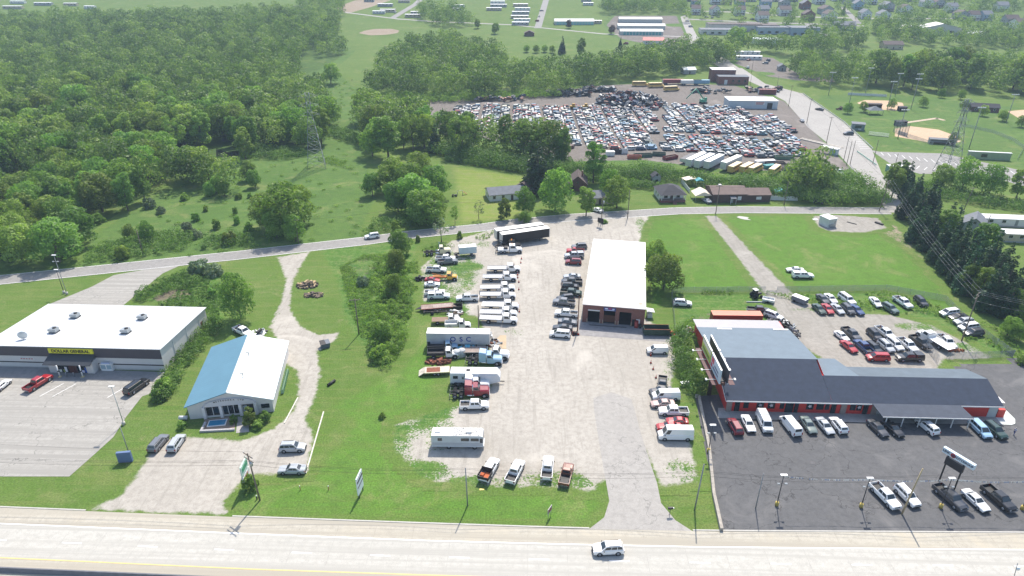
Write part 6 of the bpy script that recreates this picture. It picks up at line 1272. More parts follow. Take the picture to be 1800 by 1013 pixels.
for x_, lb in ((106, "white entrance post on the store canopy nearest the red pickup"), (146, "white entrance post in front of the store doors")):
    x, y = G(x_, 663); t = thing("canopy_post", lb, "post", (x, y, .1)); MB().tube((0, 0, 0), (0, 0, 2.9), .13).obj('shaft', WHITE, t); MB().b2(-.3, .3, -.3, .3, 0, .05).obj('base', LINE if False else M_LINEY, t); MB().tube((0, 0, 1.3), (0, 0, 1.6), .135).obj('band', BLACK, t)
BOL = Proto(); BOL.part('post', MB().tube((0, 0, 0), (0, 0, 1.0), .1), mat('bollard_grey', '6a7078', .5)); BOL.part('cap', MB().tube((0, 0, 1.0), (0, 0, 1.08), .11, .04), WHITE)
for x_, lb in ((118, "grey bollard before the store door on the poster side"), (131, "grey bollard before the store door on the ice chest side")): x, y = G(x_, 663); BOL.stamp("bollard", lb, "bollard", (x, y, .1))
# --- blue and white roofed gable building
p0 = Vector((-64.0, 105.3)); p1 = Vector((-47.6, 107.9)); rz = math.atan2(p1.y-p0.y, p1.x-p0.x); W = (p1-p0).length; D = 21.6
t = thing("gabled_shop", "gabled shop with one blue and one white roof slope", "shop", (p0.x+.3, p0.y+.3, 0), rz); W -= .6
sw = mat('shop_wall_white', 'c9c6c4', .6, 0, .05, 1)
gable(t, W, D, 3.2, 2.5, sw, None, 'v', .45, halves=(mat('blue_metal_roof', '5a8294', .55, .1, .06, .3, .2, stripes=(1, .9, .12)), mat('pale_metal_roof', 'ccd6d8', .5, .0, .05, .3, .2, stripes=(1, .9, .15))))
MB().b2(W/2-.12, W/2+.12, -.3, D+.3, 5.87, 5.93).obj('ridge_cap', OFFW, t)
# arch fascia
arc = [(W*.5+W*.31*math.cos(a), 2.75+1.55*math.sin(a)) for a in [math.pi*k/14 for k in range(15)]]
MB().loft([[(x, y, z) for x, z in arc] for y in (-.35, 0)]).obj('arched_fascia', mat('arch_white', 'c4c2c4', .6), t)
sfx = "METRODORA LTD"
for k, ch in enumerate(sfx):
    if ch == ' ': continue
    a = math.pi*(.70-.40*k/(len(sfx)-1)); r1, r2 = W*.31*.93, 1.25
    o = link('letter', text_mesh('letter', ch, .42, DARKSTEEL, .02, .01), t, loc=(W*.5+r1*math.cos(a), -.37, 2.78+r2*math.sin(a))); o.rotation_euler = Matrix.Rotation(-(math.pi/2-a)*.6*-1*-1, 3, 'Y').to_euler() if False else (R(90), 0, 0)
for u in (W*.17, W*.37, W*.60, W*.78): MB().b2(u, u+.55, -.5, 0, 0, 2.75).obj('pilaster', mat('pilaster_white', 'd0cdcc', .6), t)
for u0, u1, n in ((W*.17+.55, W*.37, 2), (W*.37+.55, W*.60, 3)):
    o = MB().b2(u0+.1, u1-.1, -.06, 0, .5, 2.5).obj('shop_window', GLASS, t)
    for k in range(1, n): MB().b2(u0+(u1-u0)*k/n-.05, u0+(u1-u0)*k/n+.05, -.1, -.06, .5, 2.5).obj('mullion', FRAME, o)
d_ = MB().b2(W*.60+.7, W*.78-.1, -.06, 0, .05, 2.4).obj('door', GLASS, t); MB().b2(W*.60+.8, W*.60+1.5, -.1, -.06, .2, 2.2).obj('door_glass', mat('door_notice', '8d9aa2', .3), d_)
MB().b2(W*.86, W*.96, -.03, 0, 1.1, 2.1).obj('small_window', GLASS, t)
MB().b2(W+.02, W+.07, 6, 14, .3, .38).b2(W+.9, W+.97, 6, 14, .9, 1.0).obj('ramp_rail', mat('rail_green', '8fb090', .6), t)
for k in range(12): MB().b2(W+.5, W+1.1, 6+k*.7, 6.05+k*.7, 0, 1.0).obj('ramp_picket', mat('rail_green'), t)
for v_, u_ in ((5.5, .62), (13.5, .60)): MB().tube((W*u_, v_, 4.9), (W*u_, v_, 6.2), .08).tube((W*u_, v_, 6.2), (W*u_-.5, v_, 6.25), .08).obj('vent_pipe', DARKSTEEL, t)
pm = M_DRIVE; hard_sheet("pool_terrace", [(360, 737), (413, 731), (413, 756), (354, 759)], mat('terrace_brown', '8a7a6c', .9, 0, .15, 1), .06)
x, y = G(382, 744.5); t = thing("display_pool", "small blue rectangular display pool in front of the shop", "pool", (x, y, .07), rz); MB().b2(-1.75, 1.75, -1.0, 1.0, 0, .1).obj('pool_rim', WHITE, t); MB().b2(-1.55, 1.55, -.8, .8, .1, .115).obj('pool_water', mat('pool_water', '2f7fa0', .08, spec=.8), t)
x0, y0 = G(352, 760); x1, y1 = G(413, 757); t = thing("stone_terrace_wall", "low pale stone wall edging the small pool terrace", "wall", (x0, y0, 0), math.atan2(y1-y0, x1-x0)); Lw = math.hypot(x1-x0, y1-y0); st = mat('rubble_stone', 'a7a5a6', .9, 0, .25, 4, .5); MB().b2(0, Lw, -.2, .2, 0, .45).obj('front_course', st, t); MB().b2(0, .4, .2, 2.6, 0, .45).obj('side_course', st, t)
x, y = G(324, 738); t = thing("fuel_tank", "small white tank and clutter beside the shop corner", "tank", (x, y, 0)); MB().tube((-.9, 0, .5), (.7, 0, .5), .4).obj('tank', OFFW, t); MB().b2(-.7, -.5, -.3, .3, 0, .2).b2(.3, .5, -.3, .3, 0, .2).obj('saddles', DARKSTEEL, t)
# --- brick garage
a = Vector((17.5, 144.2)); b = Vector((32.4, 141.6)); rz = math.atan2(b.y-a.y, b.x-a.x); W = (b-a).length; D = 41.5; H = 5.0
t = thing("brick_garage", "long brick garage with white flat roof and three open bays", "garage", (a.x, a.y, .06), rz); bays = [(1.3, 4.2), (5.2, 8.0), (9.0, 11.9)]
zb = 3.7; fr = MB(); xs = [0]+[v for q in bays for v in q]+[W]
for k in range(0, len(xs), 2): fr.b2(xs[k], xs[k+1], 0, .4, 0, zb)
fr.b2(0, W, 0, .4, zb, H-.1); fr.obj('front_wall', BRK, t)
MB().b2(0, .3, .4, D, 0, H-.1).b2(W-.3, W, .4, D, 0, H-.1).b2(.3, W-.3, D-.3, D, 0, H-.1).obj('side_walls', mat('painted_block', '8f8d88', .8, 0, .1, 1), t)
MB().b2(.3, W-.3, .4, D-.3, 0, .03).obj('garage_floor', mat('oily_floor', '3a3a3c', .7, 0, .3, .5), t); MB().b2(.3, W-.3, 12, 12.2, .03, H-.1).obj('inner_wall', mat('inner_wall', '4c4a4a', .9), t)
MB().b2(-.15, W+.15, -.15, 17.6, H-.1, H+.05).obj('front_roof', mat('grey_white_membrane', 'bcb8b4', .7, 0, .07, .25, stripes=(0, 3.8, .06)), t); MB().b2(-.15, W+.15, 17.6, D+.2, H-.1, H+.14).obj('rear_roof', mat('white_membrane', 'd6d6d2', .6, 0, .06, .12, col2='e2e2de'), t)
MB().b2(W-1.6, W-.7, 2, 3.2, H+.05, H+.06).obj('roof_rust_stain', mat('rust_stain', 'c0a090', .8, 0, .2, 2), t)
for v_ in (20, 26, 29): MB().b2(W-1.0, W-.6, v_, v_+1.1, H+.14, H+.15).obj('roof_patch', mat('roof_patch', '9c9890', .8, 0, .2, 2), t)
MB().b2(bays[0][0], bays[0][1], -.04, .3, 3.35, 3.7).obj('rolled_door', OFFW, t)
MB().b2(bays[1][0], bays[1][1], 1.0, 1.1, 0, 1.9).obj('bay_equipment', mat('bay_brown', '5f3a2a', .7), t)
s_ = MB().b2(5.1, 8.1, -.1, 0, 3.75, 4.65).obj('sign_board', mat('sign_blue', '34427e', .5), t)
for k, (c, u, wd, z0) in enumerate((('d8dce8', .3, .7, 4.2), ('b8486a', 1.15, .8, 4.25), ('d8dce8', 2.1, .55, 4.15), ('c8cce0', .4, 2.2, 3.88))): MB().b2(5.1+u, 5.1+u+wd, -.13, -.1, z0, z0+(.28 if k < 3 else .14)).obj('sign_lettering', mat('signmark_'+c, c), s_)
for q in bays: MB().b2(q[0]-.25, q[0]-.02, -.12, 0, 0, 1.1).b2(q[1]+.02, q[1]+.25, -.12, 0, 0, 1.1).obj('bay_corner_guard', mat('guard_tan', '9c8a78', .8), t)
MB().b2(12.2, 12.9, -.05, 0, 0, 1.9).obj('door', BLACK, t); MB().b2(13.2, 14.1, -.06, 0, .9, 2.0).obj('notice_board', WHITE, t)
for z_, c in ((1.0, 'f0'),): pass
x, y = G(1118, 576); t = thing("vending_machine", "dark red vending machine against the garage front wall", "vending machine", (x, y, .07), rz); MB().b2(-.45, .45, -.4, .4, 0, 1.8).obj('cabinet', mat('machine_red'), t); MB().b2(-.35, .1, -.43, -.4, .5, 1.6).obj('front_panel', mat('vend_panel', 'a84a44', .4), t)
x, y = G(1124, 576); frame_obj("waste_drum", "black waste drum by the garage corner", "drum", 1125, 577, 0, [('drum', MB().tube((0, 0, 0), (0, 0, .95), .32, n=14), BLACK), ('lid', MB().tube((0, 0, .95), (0, 0, 1.0), .34, n=14), DARKSTEEL)])
frame_obj("side_awning", "small lean to with white panels on the garage flank", "awning", 1139, 557, 0, [('awning_roof', MB().slab([(-.6, -1, 2.2), (1.4, -1, 1.8), (1.4, 1, 1.8), (-.6, 1, 2.2)], .08), OFFW), ('box', MB().b2(-.3, .9, -.8, .8, 0, 1.2), OFFW)])
frame_obj("hose_reel_pipe", "long black drain channel across the garage apron", "drain", 1068, 574, R(-8), [('channel', MB().b2(-4.6, 4.6, -.12, .12, .07, .1), BLACK)])
# --- red dealership
a = Vector((43.0, 108.2)); rz = R(-2.1); t = thing("red_dealership", "long red dealership with dark shingle roofs and glass doors", "dealership", (a.x, a.y, .05), rz)
redw = mat('red_panel_wall', 'c4322a', .6, 0, .06, .6, stripes=(0, 1.2, .10)); LA, LB, EH = 20.4, 53.0, 3.2
MB().loft([[(x, y, z) for y, z in ((0, 0), (0, EH), (10.2, 6.2), (27, 3.6), (27, 0))] for x in (0, LA)]).obj('main_wall', redw, t)
MB().loft([[(x, y, z) for y, z in ((0, 0), (0, EH), (6, 4.95), (11.8, 3.2), (11.8, 0))] for x in (LA, LB)]).obj('wing_wall', redw, t)
MB().b2(.2, LA-.2, 27, 31.5, 0, 3.1).obj('rear_wall', redw, t)
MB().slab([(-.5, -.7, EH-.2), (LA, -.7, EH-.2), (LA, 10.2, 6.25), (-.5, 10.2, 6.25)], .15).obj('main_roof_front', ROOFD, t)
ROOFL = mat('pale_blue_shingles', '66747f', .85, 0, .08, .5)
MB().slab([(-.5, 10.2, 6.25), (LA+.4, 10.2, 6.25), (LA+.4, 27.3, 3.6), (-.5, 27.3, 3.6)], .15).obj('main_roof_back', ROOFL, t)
MB().slab([(-.4, 27.3, 3.5), (LA-.5, 27.3, 3.5), (LA-.5, 31.9, 3.15), (-.4, 31.9, 3.15)], .12).obj('rear_roof', mat('corrugated_grey', '8f8d90', .5, .2, .05, 1, stripes=(0, .5, .3)), t)
MB().loft([[(LA+.4, 6, 4.9), (LA+.4, 10.2, 6.1), (LA+.4, 13, 5.7), (LA+.4, 13, 3.2)], [(LA+.42, 6, 4.9), (LA+.42, 10.2, 6.1), (LA+.42, 13, 5.7), (LA+.42, 13, 3.2)]]).obj('step_wall', redw, t)
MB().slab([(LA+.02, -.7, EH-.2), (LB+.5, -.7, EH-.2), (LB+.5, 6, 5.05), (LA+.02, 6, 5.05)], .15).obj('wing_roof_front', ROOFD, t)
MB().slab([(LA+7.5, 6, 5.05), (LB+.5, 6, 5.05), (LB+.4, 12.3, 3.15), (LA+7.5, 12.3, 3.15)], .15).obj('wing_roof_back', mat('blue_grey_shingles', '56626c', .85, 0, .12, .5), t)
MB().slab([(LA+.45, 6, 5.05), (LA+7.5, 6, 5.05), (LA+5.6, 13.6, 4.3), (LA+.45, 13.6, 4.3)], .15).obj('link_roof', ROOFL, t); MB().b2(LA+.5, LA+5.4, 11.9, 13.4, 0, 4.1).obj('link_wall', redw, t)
MB().b2(-.5, LA+8, -.76, -.7, EH-.38, EH-.14).b2(LA+8, LB+.5, -.76, -.7, EH-.38, EH-.14).obj('eave_trim', WHITE, t)
MB().slab([(-.53, -.7, EH-.22), (-.53, 10.2, 6.2), (-.53, 10.2, 6.4), (-.53, -.7, EH)], .05).obj('rake_trim', WHITE, t)
stone = mat('stone_pier', '8f8078', .9, 0, .25, 5, .4)
for u0, u1 in ((-.05, 1.0), (22.5, 23.6), (28.6, 29.6)): MB().b2(u0, u1, -.22, .0, 0, EH-.25).obj('stone_pier', stone, t)
for u0, u1 in ((1.6, 2.6), (11.6, 13.2), (13.4, 14.2), (20.6, 21.6), (26.9, 27.9)):
    d_ = MB().b2(u0, u1, -.08, 0, .1, 2.5).obj('door', BLACK, t); MB().b2(u0+.15, u1-.15, -.1, -.08, .35, 2.3).obj('door_glass', GLASS, d_)
for u0, u1, dec in ((3.4, 4.3, 0), (6.0, 7.3, 1), (8.2, 9.5, 1), (10.6, 11.3, 0), (15.8, 17.1, 1), (17.8, 19.1, 0), (19.5, 20.2, 0), (24.4, 25.4, 0), (25.7, 26.6, 1)):
    w_ = win(t, u0, u1, .95, 2.35, frame=False); MB().b2(u0-.08, u1+.08, -.02, 0, .87, 2.43).obj('window_frame', BLACK, w_)
    if dec: MB().loft([[((u0+u1)/2+.42*math.cos(k*math.pi/5)*(1 if k % 2 else .6), y, 1.65+.42*math.sin(k*math.pi/5)*(1 if k % 2 else .6)) for k in range(10)] for y in (-.045, -.03)]).obj('window_decal', mat('decal_white', 'c4bcc0', .6), w_)
MB().b2(29.6, 46.2, -.02, 0, .0, 2.9).obj('grey_infill_wall', mat('wing_grey', 'a9aaa8', .7, 0, .06, 1), t)
MB().slab([(28.6, -4.2, 2.65), (45.9, -4.2, 2.65), (45.0, -.72, 3.2), (28.0, -.72, 3.2)], .14).obj('canopy_roof', mat('canopy_shingles', '474d58', .9, 0, .12, .8), t); MB().b2(28.6, 45.9, -4.26, -4.2, 2.5, 2.68).obj('canopy_fascia', WHITE, t)
for k in range(6): MB().b2(29.6+k*3.15, 29.75+k*3.15, -3.9, -3.75, .1, 2.55).obj('canopy_post', WHITE, t)
MB().b2(51.3, 53.05, -.05, 0, 0, 2.9).obj('end_pier', mat('end_grey', 'b0b4b4', .7), t)
MB().slab([(LB, 1.5, 2.6), (LB+2.2, 1.5, 2.4), (LB+2.2, 3.6, 2.4), (LB, 3.6, 2.6)], .1).obj('side_hood', WHITE, t); MB().b2(LB+.1, LB+1.5, -.2, .9, 0, 1.9).obj('side_box', redw, t)
for u_, v_ in ((4, 26.5), (17, 26.6)): MB().b2(u_, u_+3.4, v_-.5, v_+.1, 3.78, 3.9).obj('roof_flashing', OFFW, t)
hard_sheet("dealer_side_walk", [(1748, 718), (1757, 718), (1768, 722), (1784, 738), (1784, 746), (1778, 748), (1760, 747), (1750, 735)], mat('bright_walk', 'c9cfc9', .8, 0, .05, 1), .13)
# --- retaining wall beside the dealer lot
pth = [(1222, 699), (1228, 699), (1246, 790), (1254, 870), (1268, 934)]; 
def wallrun(name, label, cat, pts, h, th, m, z=0., mats2=None, posts=None, pm_=None, closed=False):
    c = [Vector(G(*p)) for p in pts]; o = c[0]; t = thing(name, label, cat, (o.x, o.y, hz(o.y))); mb = MB()
    for p, q in zip(c, c[1:]):
        d = (q-p).normalized(); n = Vector((-d.y, d.x))*th/2
        mb.loft([[(p.x-o.x-n.x, p.y-o.y-n.y, z), (q.x-o.x-n.x, q.y-o.y-n.y, z), (q.x-o.x+n.x, q.y-o.y+n.y, z), (p.x-o.x+n.x, p.y-o.y+n.y, z)], [(p.x-o.x-n.x, p.y-o.y-n.y, h), (q.x-o.x-n.x, q.y-o.y-n.y, h), (q.x-o.x+n.x, q.y-o.y+n.y, h), (p.x-o.x+n.x, p.y-o.y+n.y, h)]])
    mb.obj('wall_run' if 'wall' in name else 'fence_panel' if 'fence' in name else 'run', m, t)
    if posts:
        for p, d in along(c, posts): MB().tube((p.x-o.x, p.y-o.y, 0), (p.x-o.x, p.y-o.y, h+.08), .035, n=6).obj('fence_post', pm_ or GALV, t)
    return t
wallrun("retaining_wall", "weathered concrete retaining wall beside the black dealer lot", "wall", pth, .7, .5, mat('old_concrete', '9c958a', .9, 0, .25, 1.5, .3))
c0 = Vector(G(0, 1004)); c1 = Vector(G(235, 1014.5)); d_ = (c1-c0).normalized(); t = thing("median_barrier", "grey concrete median barrier along the bottom edge of the highway", "barrier", (c0.x-30*d_.x, c0.y-30*d_.y, 0), math.atan2(d_.y, d_.x)); 
MB().loft([[(x, y, z) for y, z in ((-.35, 0), (-.25, .25), (-.1, .85), (.1, .85), (.25, .25), (.35, 0))] for x in (0, 100)]).obj('barrier_run', mat('barrier_grey', '6a6b70', .9, 0, .15, 1), t)
# chain link fences
def chain():
    m, nt, b = new_mat('chain_link'); tr = N(nt, "ShaderNodeBsdfTransparent"); mx = N(nt, "ShaderNodeMixShader"); P = opos(nt); sp = N(nt, "ShaderNodeSeparateXYZ"); nt.links.new(P, sp.inputs[0])
    h = mth(nt, 'ADD', sp.outputs[0], sp.outputs[1]); u = mth(nt, 'FRACT', mth(nt, 'MULTIPLY', mth(nt, 'ADD', h, sp.outputs[2]), 9)); v = mth(nt, 'FRACT', mth(nt, 'MULTIPLY', mth(nt, 'SUBTRACT', h, sp.outputs[2]), 9))
    f = mth(nt, 'MAXIMUM', mth(nt, 'LESS_THAN', u, .12), mth(nt, 'LESS_THAN', v, .12)); nt.links.new(f, mx.inputs[0]); nt.links.new(tr.outputs[0], mx.inputs[1]); nt.links.new(b.outputs[0], mx.inputs[2]); nt.links.new(mx.outputs[0], nt.nodes["Material Output"].inputs[0])
    b.inputs["Base Color"].default_value = (.35, .36, .36, 1); return m
CL = chain()
wallrun("chain_link_fence", "chain link fence running down beside the brick garage tree", "fence", [(1180, 516), (1184, 560), (1188, 600)], 1.8, .02, CL, .05, posts=3)
wallrun("chain_link_fence", "chain link fence between the big lawn and the container lot", "fence", [(1181, 515), (1345, 514)], 1.8, .02, CL, .05, posts=3)
wallrun("chain_link_fence", "angled chain link fence around the far corner of the back lot", "fence", [(1365, 514), (1560, 511), (1660, 530), (1700, 570), (1780, 628)], 1.8, .02, CL, .05, posts=3)
wallrun("chain_link_fence", "chain link fence from the back lot corner to the dealer gate", "fence", [(1780, 628), (1662, 632)], 1.8, .02, CL, .05, posts=3)
wallrun("chain_link_gate", "tall galvanised gate between back lot and dealer pavement", "gate", [(1626, 612), (1648, 641)], 2.2, .03, CL, .05, posts=1.2)
wallrun("ballpark_fence", "chain link fence along the first base side of the large infield", "fence", [(1578, 236), (1640, 256)], 1.8, .02, CL, .05, posts=4)
wallrun("outfield_fence", "curving pale outfield fence of the large ballfield", "fence", [(1690, 222), (1745, 234), (1780, 248), (1800, 262), (1788, 282)], 1.6, .03, CL, .05, posts=5)
wallrun("roadside_guard_rail", "long low rail along the ballpark side of the yard road", "guard rail", [(1411, 166), (1484, 217), (1534, 264)], .75, .12, GALV, .35, posts=4)
wallrun("green_guard_rail", "pale green guard rail at the mouth of the ballpark parking lot", "guard rail", [(1506, 268), (1540, 292)], .8, .12, mat('rail_pale_green', '9cc0ac', .6), .3, posts=4)
wallrun("white_yard_fence", "white board fence at the end of the brown roadhouse", "fence", [(1354, 352), (1402, 353)], 1.7, .08, SIDW, 0)
wallrun("white_patio_fence", "white patio fence running back beside the roadhouse awnings", "fence", [(1212, 340), (1197, 321)], 1.7, .08, SIDW, 0)
wallrun("timber_kerb", "long white timber kerb between gravel drive and grass", "kerb", [(569, 725), (538, 833)], .25, .2, mat('white_timber', 'cfcabc', .8, 0, .15, 3))
wallrun("timber_kerb", "short white timber kerb curving along the gravel drive", "kerb", [(524, 700), (500, 745)], .25, .2, mat('white_timber'))
wallrun("banner_fence", "outfield fence hung with white banners behind the small ballfield", "fence", [(1490, 168), (1558, 171)], 1.6, .06, OFFW, .1, posts=4)
# houses by the back road
x, y = G(866, 355); house("ranch_house", "long low ranch house with grey roof beside the mown field", x-1.0, y, R(14), 13.5, 8, 2.6, 1.6, SIDW, ROOFG, 'u', 4, chim=False)
x, y = G(902, 350); house("brick_annex", "brown roofed brick garage joined behind the ranch house", x, y+6, R(-28), 8, 8, 2.6, 2.4, BRKB, ROOFB, 'v', 2)
x, y = G(1008, 336); house("brown_cottage", "small brown gabled cottage between two yard trees", x-2, y, R(-5), 7, 9, 3.0, 3.0, BRKB, ROOFB, 'v', 2, chim=True)
x, y = G(1032, 365); house("porch_cottage", "low pale house almost hidden behind the roadside tree", x, y+3, R(4), 10, 7, 2.6, 1.6, SIDT, ROOFG, 'u', 3)
# hip roofed cottage with brick porch
x, y = G(1162, 357); t = thing("hip_roof_cottage", "cottage with dark hip roof and brick front porch", "cottage", (x, y, 0), R(4)); W_, D_ = 9.0, 10.5
MB().b2(0, W_, 2.2, D_, 0, 2.9).obj('wall', SIDW, t); MB().b2(-.05, W_+.05, 0, 2.2, 0, .9).obj('porch_base', BRK, t)
MB().loft([[(-.5, -.4, 2.9), (W_+.5, -.4, 2.9), (W_+.5, D_+.4, 2.9), (-.5, D_+.4, 2.9)], [(W_*.42, D_*.42, 5.3), (W_*.58, D_*.42, 5.3), (W_*.58, D_*.6, 5.3), (W_*.42, D_*.6, 5.3)]]).obj('roof', ROOFBL, t)
for u in (.15, W_/2, W_-.15): MB().b2(u-.1, u+.1, .1, .3, .9, 2.9).obj('porch_post', FRAME, t)
for u in (1.6, 6.2): win(t, u, u+1.3, 1.1, 2.2, v=2.2)
win(t, 4, 5, .95, 2.1, side='l'); win(t, 7, 8, .95, 2.1, side='l'); MB().b2(3.9, 4.9, 2.14, 2.2, .1, 2.2).obj('door', mat('door_dark'), t); MB().slab([(4, -2.2, .1), (5.4, -2.2, .1), (5.4, 0, .9), (4, 0, .9)], .2).obj('porch_steps', mat('step_brown', '6a4a40'), t)
x, y = G(1147, 325); house("garden_shed", "narrow pale shed behind the hip roofed cottage", x, y, R(5), 3, 3, 3.4, 1.2, SIDG, ROOFBL, 'v', 1, door=False, cat='shed')
x, y = G(1252, 357); t = thing("brown_roadhouse", "long dark brown roadhouse with two brown roofs by the back road", "tavern", (x, y, 0), R(1.5)); bw = mat('brown_wall', '4f3d38', .8, 0, .15, 1, stripes=(2, .25, .15))
gable(t, 12.5, 10, 3.2, 1.5, bw, mat('brown_roof', '6a5a54', .85, 0, .15, .6), 'u', .3); gable(t, 8.8, 8, 2.8, 1.3, bw, mat('brown_roof'), 'u', .3, part_wall='annex_wall', u0=12.55, v0=.2, rname='annex_roof')
win(t, 9.2, 10.4, 1.1, 2.3, glass=OFFW); win(t, 16.2, 17.9, 1.2, 2.1, v=.2, glass=OFFW); MB().b2(6.6, 7.6, -.05, 0, 0, 2.1).obj('door', mat('door_grey', '8d9290'), t); MB().slab([(6.1, -1.8, 2.2), (8.2, -1.8, 2.2), (8.2, 0, 2.6), (6.1, 0, 2.6)], .1).obj('door_canopy', ROOFG, t)
for u in (6.2, 8.1): MB().b2(u-.05, u+.05, -1.7, -1.6, 0, 2.2).obj('canopy_post', FRAME, t)
MB().b2(4, 5, 7, 8, 3.9, 4.6).obj('roof_vent', OFFW, t)
def tent(name, label, px, py, w, d, h0, h1, m, rz=0.):
    x, y = G(px, py); t = thing(name, label, 'awning', (x, y, 0), rz); MB().loft([[(-w/2, -d/2, h0), (w/2, -d/2, h0), (w/2, d/2, h0), (-w/2, d/2, h0)], [(-w*.05, -d/2, h1), (w*.05, -d/2, h1), (w*.05, d/2, h1), (-w*.05, d/2, h1)]]).obj('canopy', m, t)
    for a in (-1, 1):
        for b in (-1, 1): MB().tube((a*w*.47, b*d*.47, 0), (a*w*.47, b*d*.47, h0), .05).obj('pole', OFFW, t)
TN = mat('cream_canvas', 'd8cbb8', .8, 0, .05, 1); TQ = mat('turquoise_canvas', '5fa9b0', .8, 0, .05, 1)
tent("tent_carport", "cream tent carport over a silver car beside the roadhouse", 1232, 350, 6.4, 6.0, 2.2, 3.6, TN, .05)
tent("cream_awning", "cream shade sail over the patio behind the roadhouse carport", 1212, 325, 6, 3.5, 2.6, 3.0, TN, .3); tent("turquoise_awning", "turquoise shade sail beside the cream patio sail", 1228, 328, 3.2, 2.6, 2.6, 3.4, TQ, .1); tent("turquoise_awning", "turquoise and cream umbrella inside the white board fence", 1370, 347, 4.6, 3, 2.3, 3.4, TQ)
# white pad shed
x, y = G(1463, 401); t = thing("white_pad_shed", "small white shed on the fresh gravel pad", "shed", (x-1.6, y, .03), R(20)); MB().b2(0, 3.4, 0, 4.2, 0, 2.9).obj('wall', OFFW, t); MB().b2(-.15, 3.55, -.15, 4.35, 2.9, 3.02).obj('roof', WHITE, t); MB().b2(.6, 2.2, -.3, 0, 0, 1.2).obj('service_box', GALV, t); MB().b2(2.5, 3.2, -.03, 0, .1, 2.1).obj('door', GALV, t)
frame_obj("white_sheet", "long white panel lying beside the pad shed", "panel", 1452, 397, R(-60), [('panel', MB().b2(-1.8, 1.8, -.5, .5, .04, .25), WHITE)]); frame_obj("white_sheet", "small white sheet at the gravel pad's lawn edge", "panel", 1433, 386, .2, [('panel', MB().b2(-.9, .9, -.5, .5, .04, .12), WHITE)])
frame_obj("steel_beam", "dark steel beam lying across the gravel pad", "beam", 1497, 393, R(-45), [('beam', MB().b2(-1.6, 1.6, -.1, .1, .05, .25), DARKSTEEL)]); frame_obj("pipe_bundle", "bundle of dark pipes at the end of the gravel pad", "pipes", 1545, 394, R(-60), [('pipes', MB().b2(-1.4, 1.4, -.4, .4, .05, .5), DARKSTEEL)])
frame_obj("concrete_slab", "irregular pale concrete slab in the big lawn", "slab", 1307, 384, -.1, [('slab', MB().prism([(-2.2, .8), (-1, 2), (2.0, .9), (1.2, -.2), (2.2, -1.6), (.2, -1.4), (-1.2, -.6)], .03, .09), CONC)])
# --- trailer homes behind the conifers
def mobile(name, label, x, y, rz, L=18, W_=4.3, wall=SIDW, roof=WHITE, group=None, n=5, det=True, rt=None):
    t = thing(name, label, 'mobile home', (x, y, hz(y)-.1), rz, group); MB().b2(0, L, 0, W_, .6, 3.1).obj('wall', wall, t); MB().b2(.05, L-.05, .05, W_-.05, .05, .6).obj('skirting', SIDG, t)
    MB().loft([[(x_, y_, z_) for y_, z_ in ((-.2, 3.05), (W_/2, 3.5), (W_+.2, 3.05), (W_+.2, 3.0), (-.2, 3.0))] for x_ in (-.15, L+.15)]).obj('roof', roof, t)
    for k in range(n):
        u = L*(k+.5)/n
        if k == 2 and det: MB().b2(u-.45, u+.45, -.04, 0, .7, 2.7).obj('door', mat('door_grey'), t)
        else: win(t, u-.6, u+.6, 1.6, 2.6, frame=det)
    return t
x, y = G(1728, 398); mobile("trailer_home", "long white roofed trailer home above the feathery tree", x, y, R(-7), 20); x, y = G(1764, 426); mobile("trailer_home", "second trailer home below the long white one", x, y, R(-7), 16, wall=SIDT)
x, y = G(1706, 404); house("grey_shingled_garage", "grey roofed outbuilding between conifers and trailer home", x-3, y, R(-35), 6, 8, 2.6, 2.0, SIDG, ROOFG, 'v', 2, cat='outbuilding')
# ballpark buildings
x, y = G(1561, 304); t = thing("green_site_shed", "pale green roofed site shed beside the ballpark parking lot", "shed", (x, y, 0), R(-3)); MB().b2(0, 6.6, 0, 3, 0, 2.7).obj('wall', mat('shed_green', '5f8f7a', .6, 0, .08, 1, stripes=(0, .5, .2)), t); MB().b2(-.1, 6.7, -.1, 3.1, 2.7, 2.82).obj('roof', OFFW, t); MB().b2(2.7, 4.0, -.04, 0, 0, 2.2).obj('door', GALV, t)
x, y = G(1496, 229); t = thing("scorer_building", "grey two level press box beside the ballpark road", "building", (x, y, 0), R(-22)); MB().b2(0, 6, 0, 5, 0, 3.2).obj('wall', mat('pressbox_grey', '6f7f80', .7, 0, .08, 1, stripes=(2, .3, .15)), t); MB().b2(-.3, 6.3, -.3, 5.3, 3.2, 3.4).obj('roof', ROOFG, t); MB().b2(1.5, 4.5, -.04, 0, 1.3, 2.6).obj('window', GLASS, t)
MB().b2(3.2, 4.6, -.05, -.0, .5, 1.1).obj('banner', OFFW, t)
def dug(name, label, px, py, L, rz, m, rf): x, y = G(px, py); t = thing(name, label, 'dugout', (x, y, 0), rz); MB().b2(0, L, 2.2, 2.4, 0, 2.3).b2(0, .2, 0, 2.2, 0, 2.3).b2(L-.2, L, 0, 2.2, 0, 2.3).obj('wall', m, t); MB().slab([(-.2, -.3, 2.35), (L+.2, -.3, 2.35), (L+.2, 2.6, 2.6), (-.2, 2.6, 2.6)], .12).obj('roof', rf, t); MB().b2(.4, L-.4, 1.6, 2.0, 0, .45).obj('bench', WOOD, t)
dug("dugout", "long grey dugout at the near side of the large infield", 1633, 253, 11, R(-14), SIDG, ROOFG); dug("dugout", "dark dugout behind the large infield backstop", 1576, 222, 6, R(10), ROOFBL, ROOFBL); dug("dugout", "brown roofed dugout on the small infield", 1521, 190, 9, R(-8), BRKB, ROOFB); dug("dugout", "small dark dugout at the end of the small infield", 1580, 196, 4.5, R(0), ROOFBL, ROOFBL)
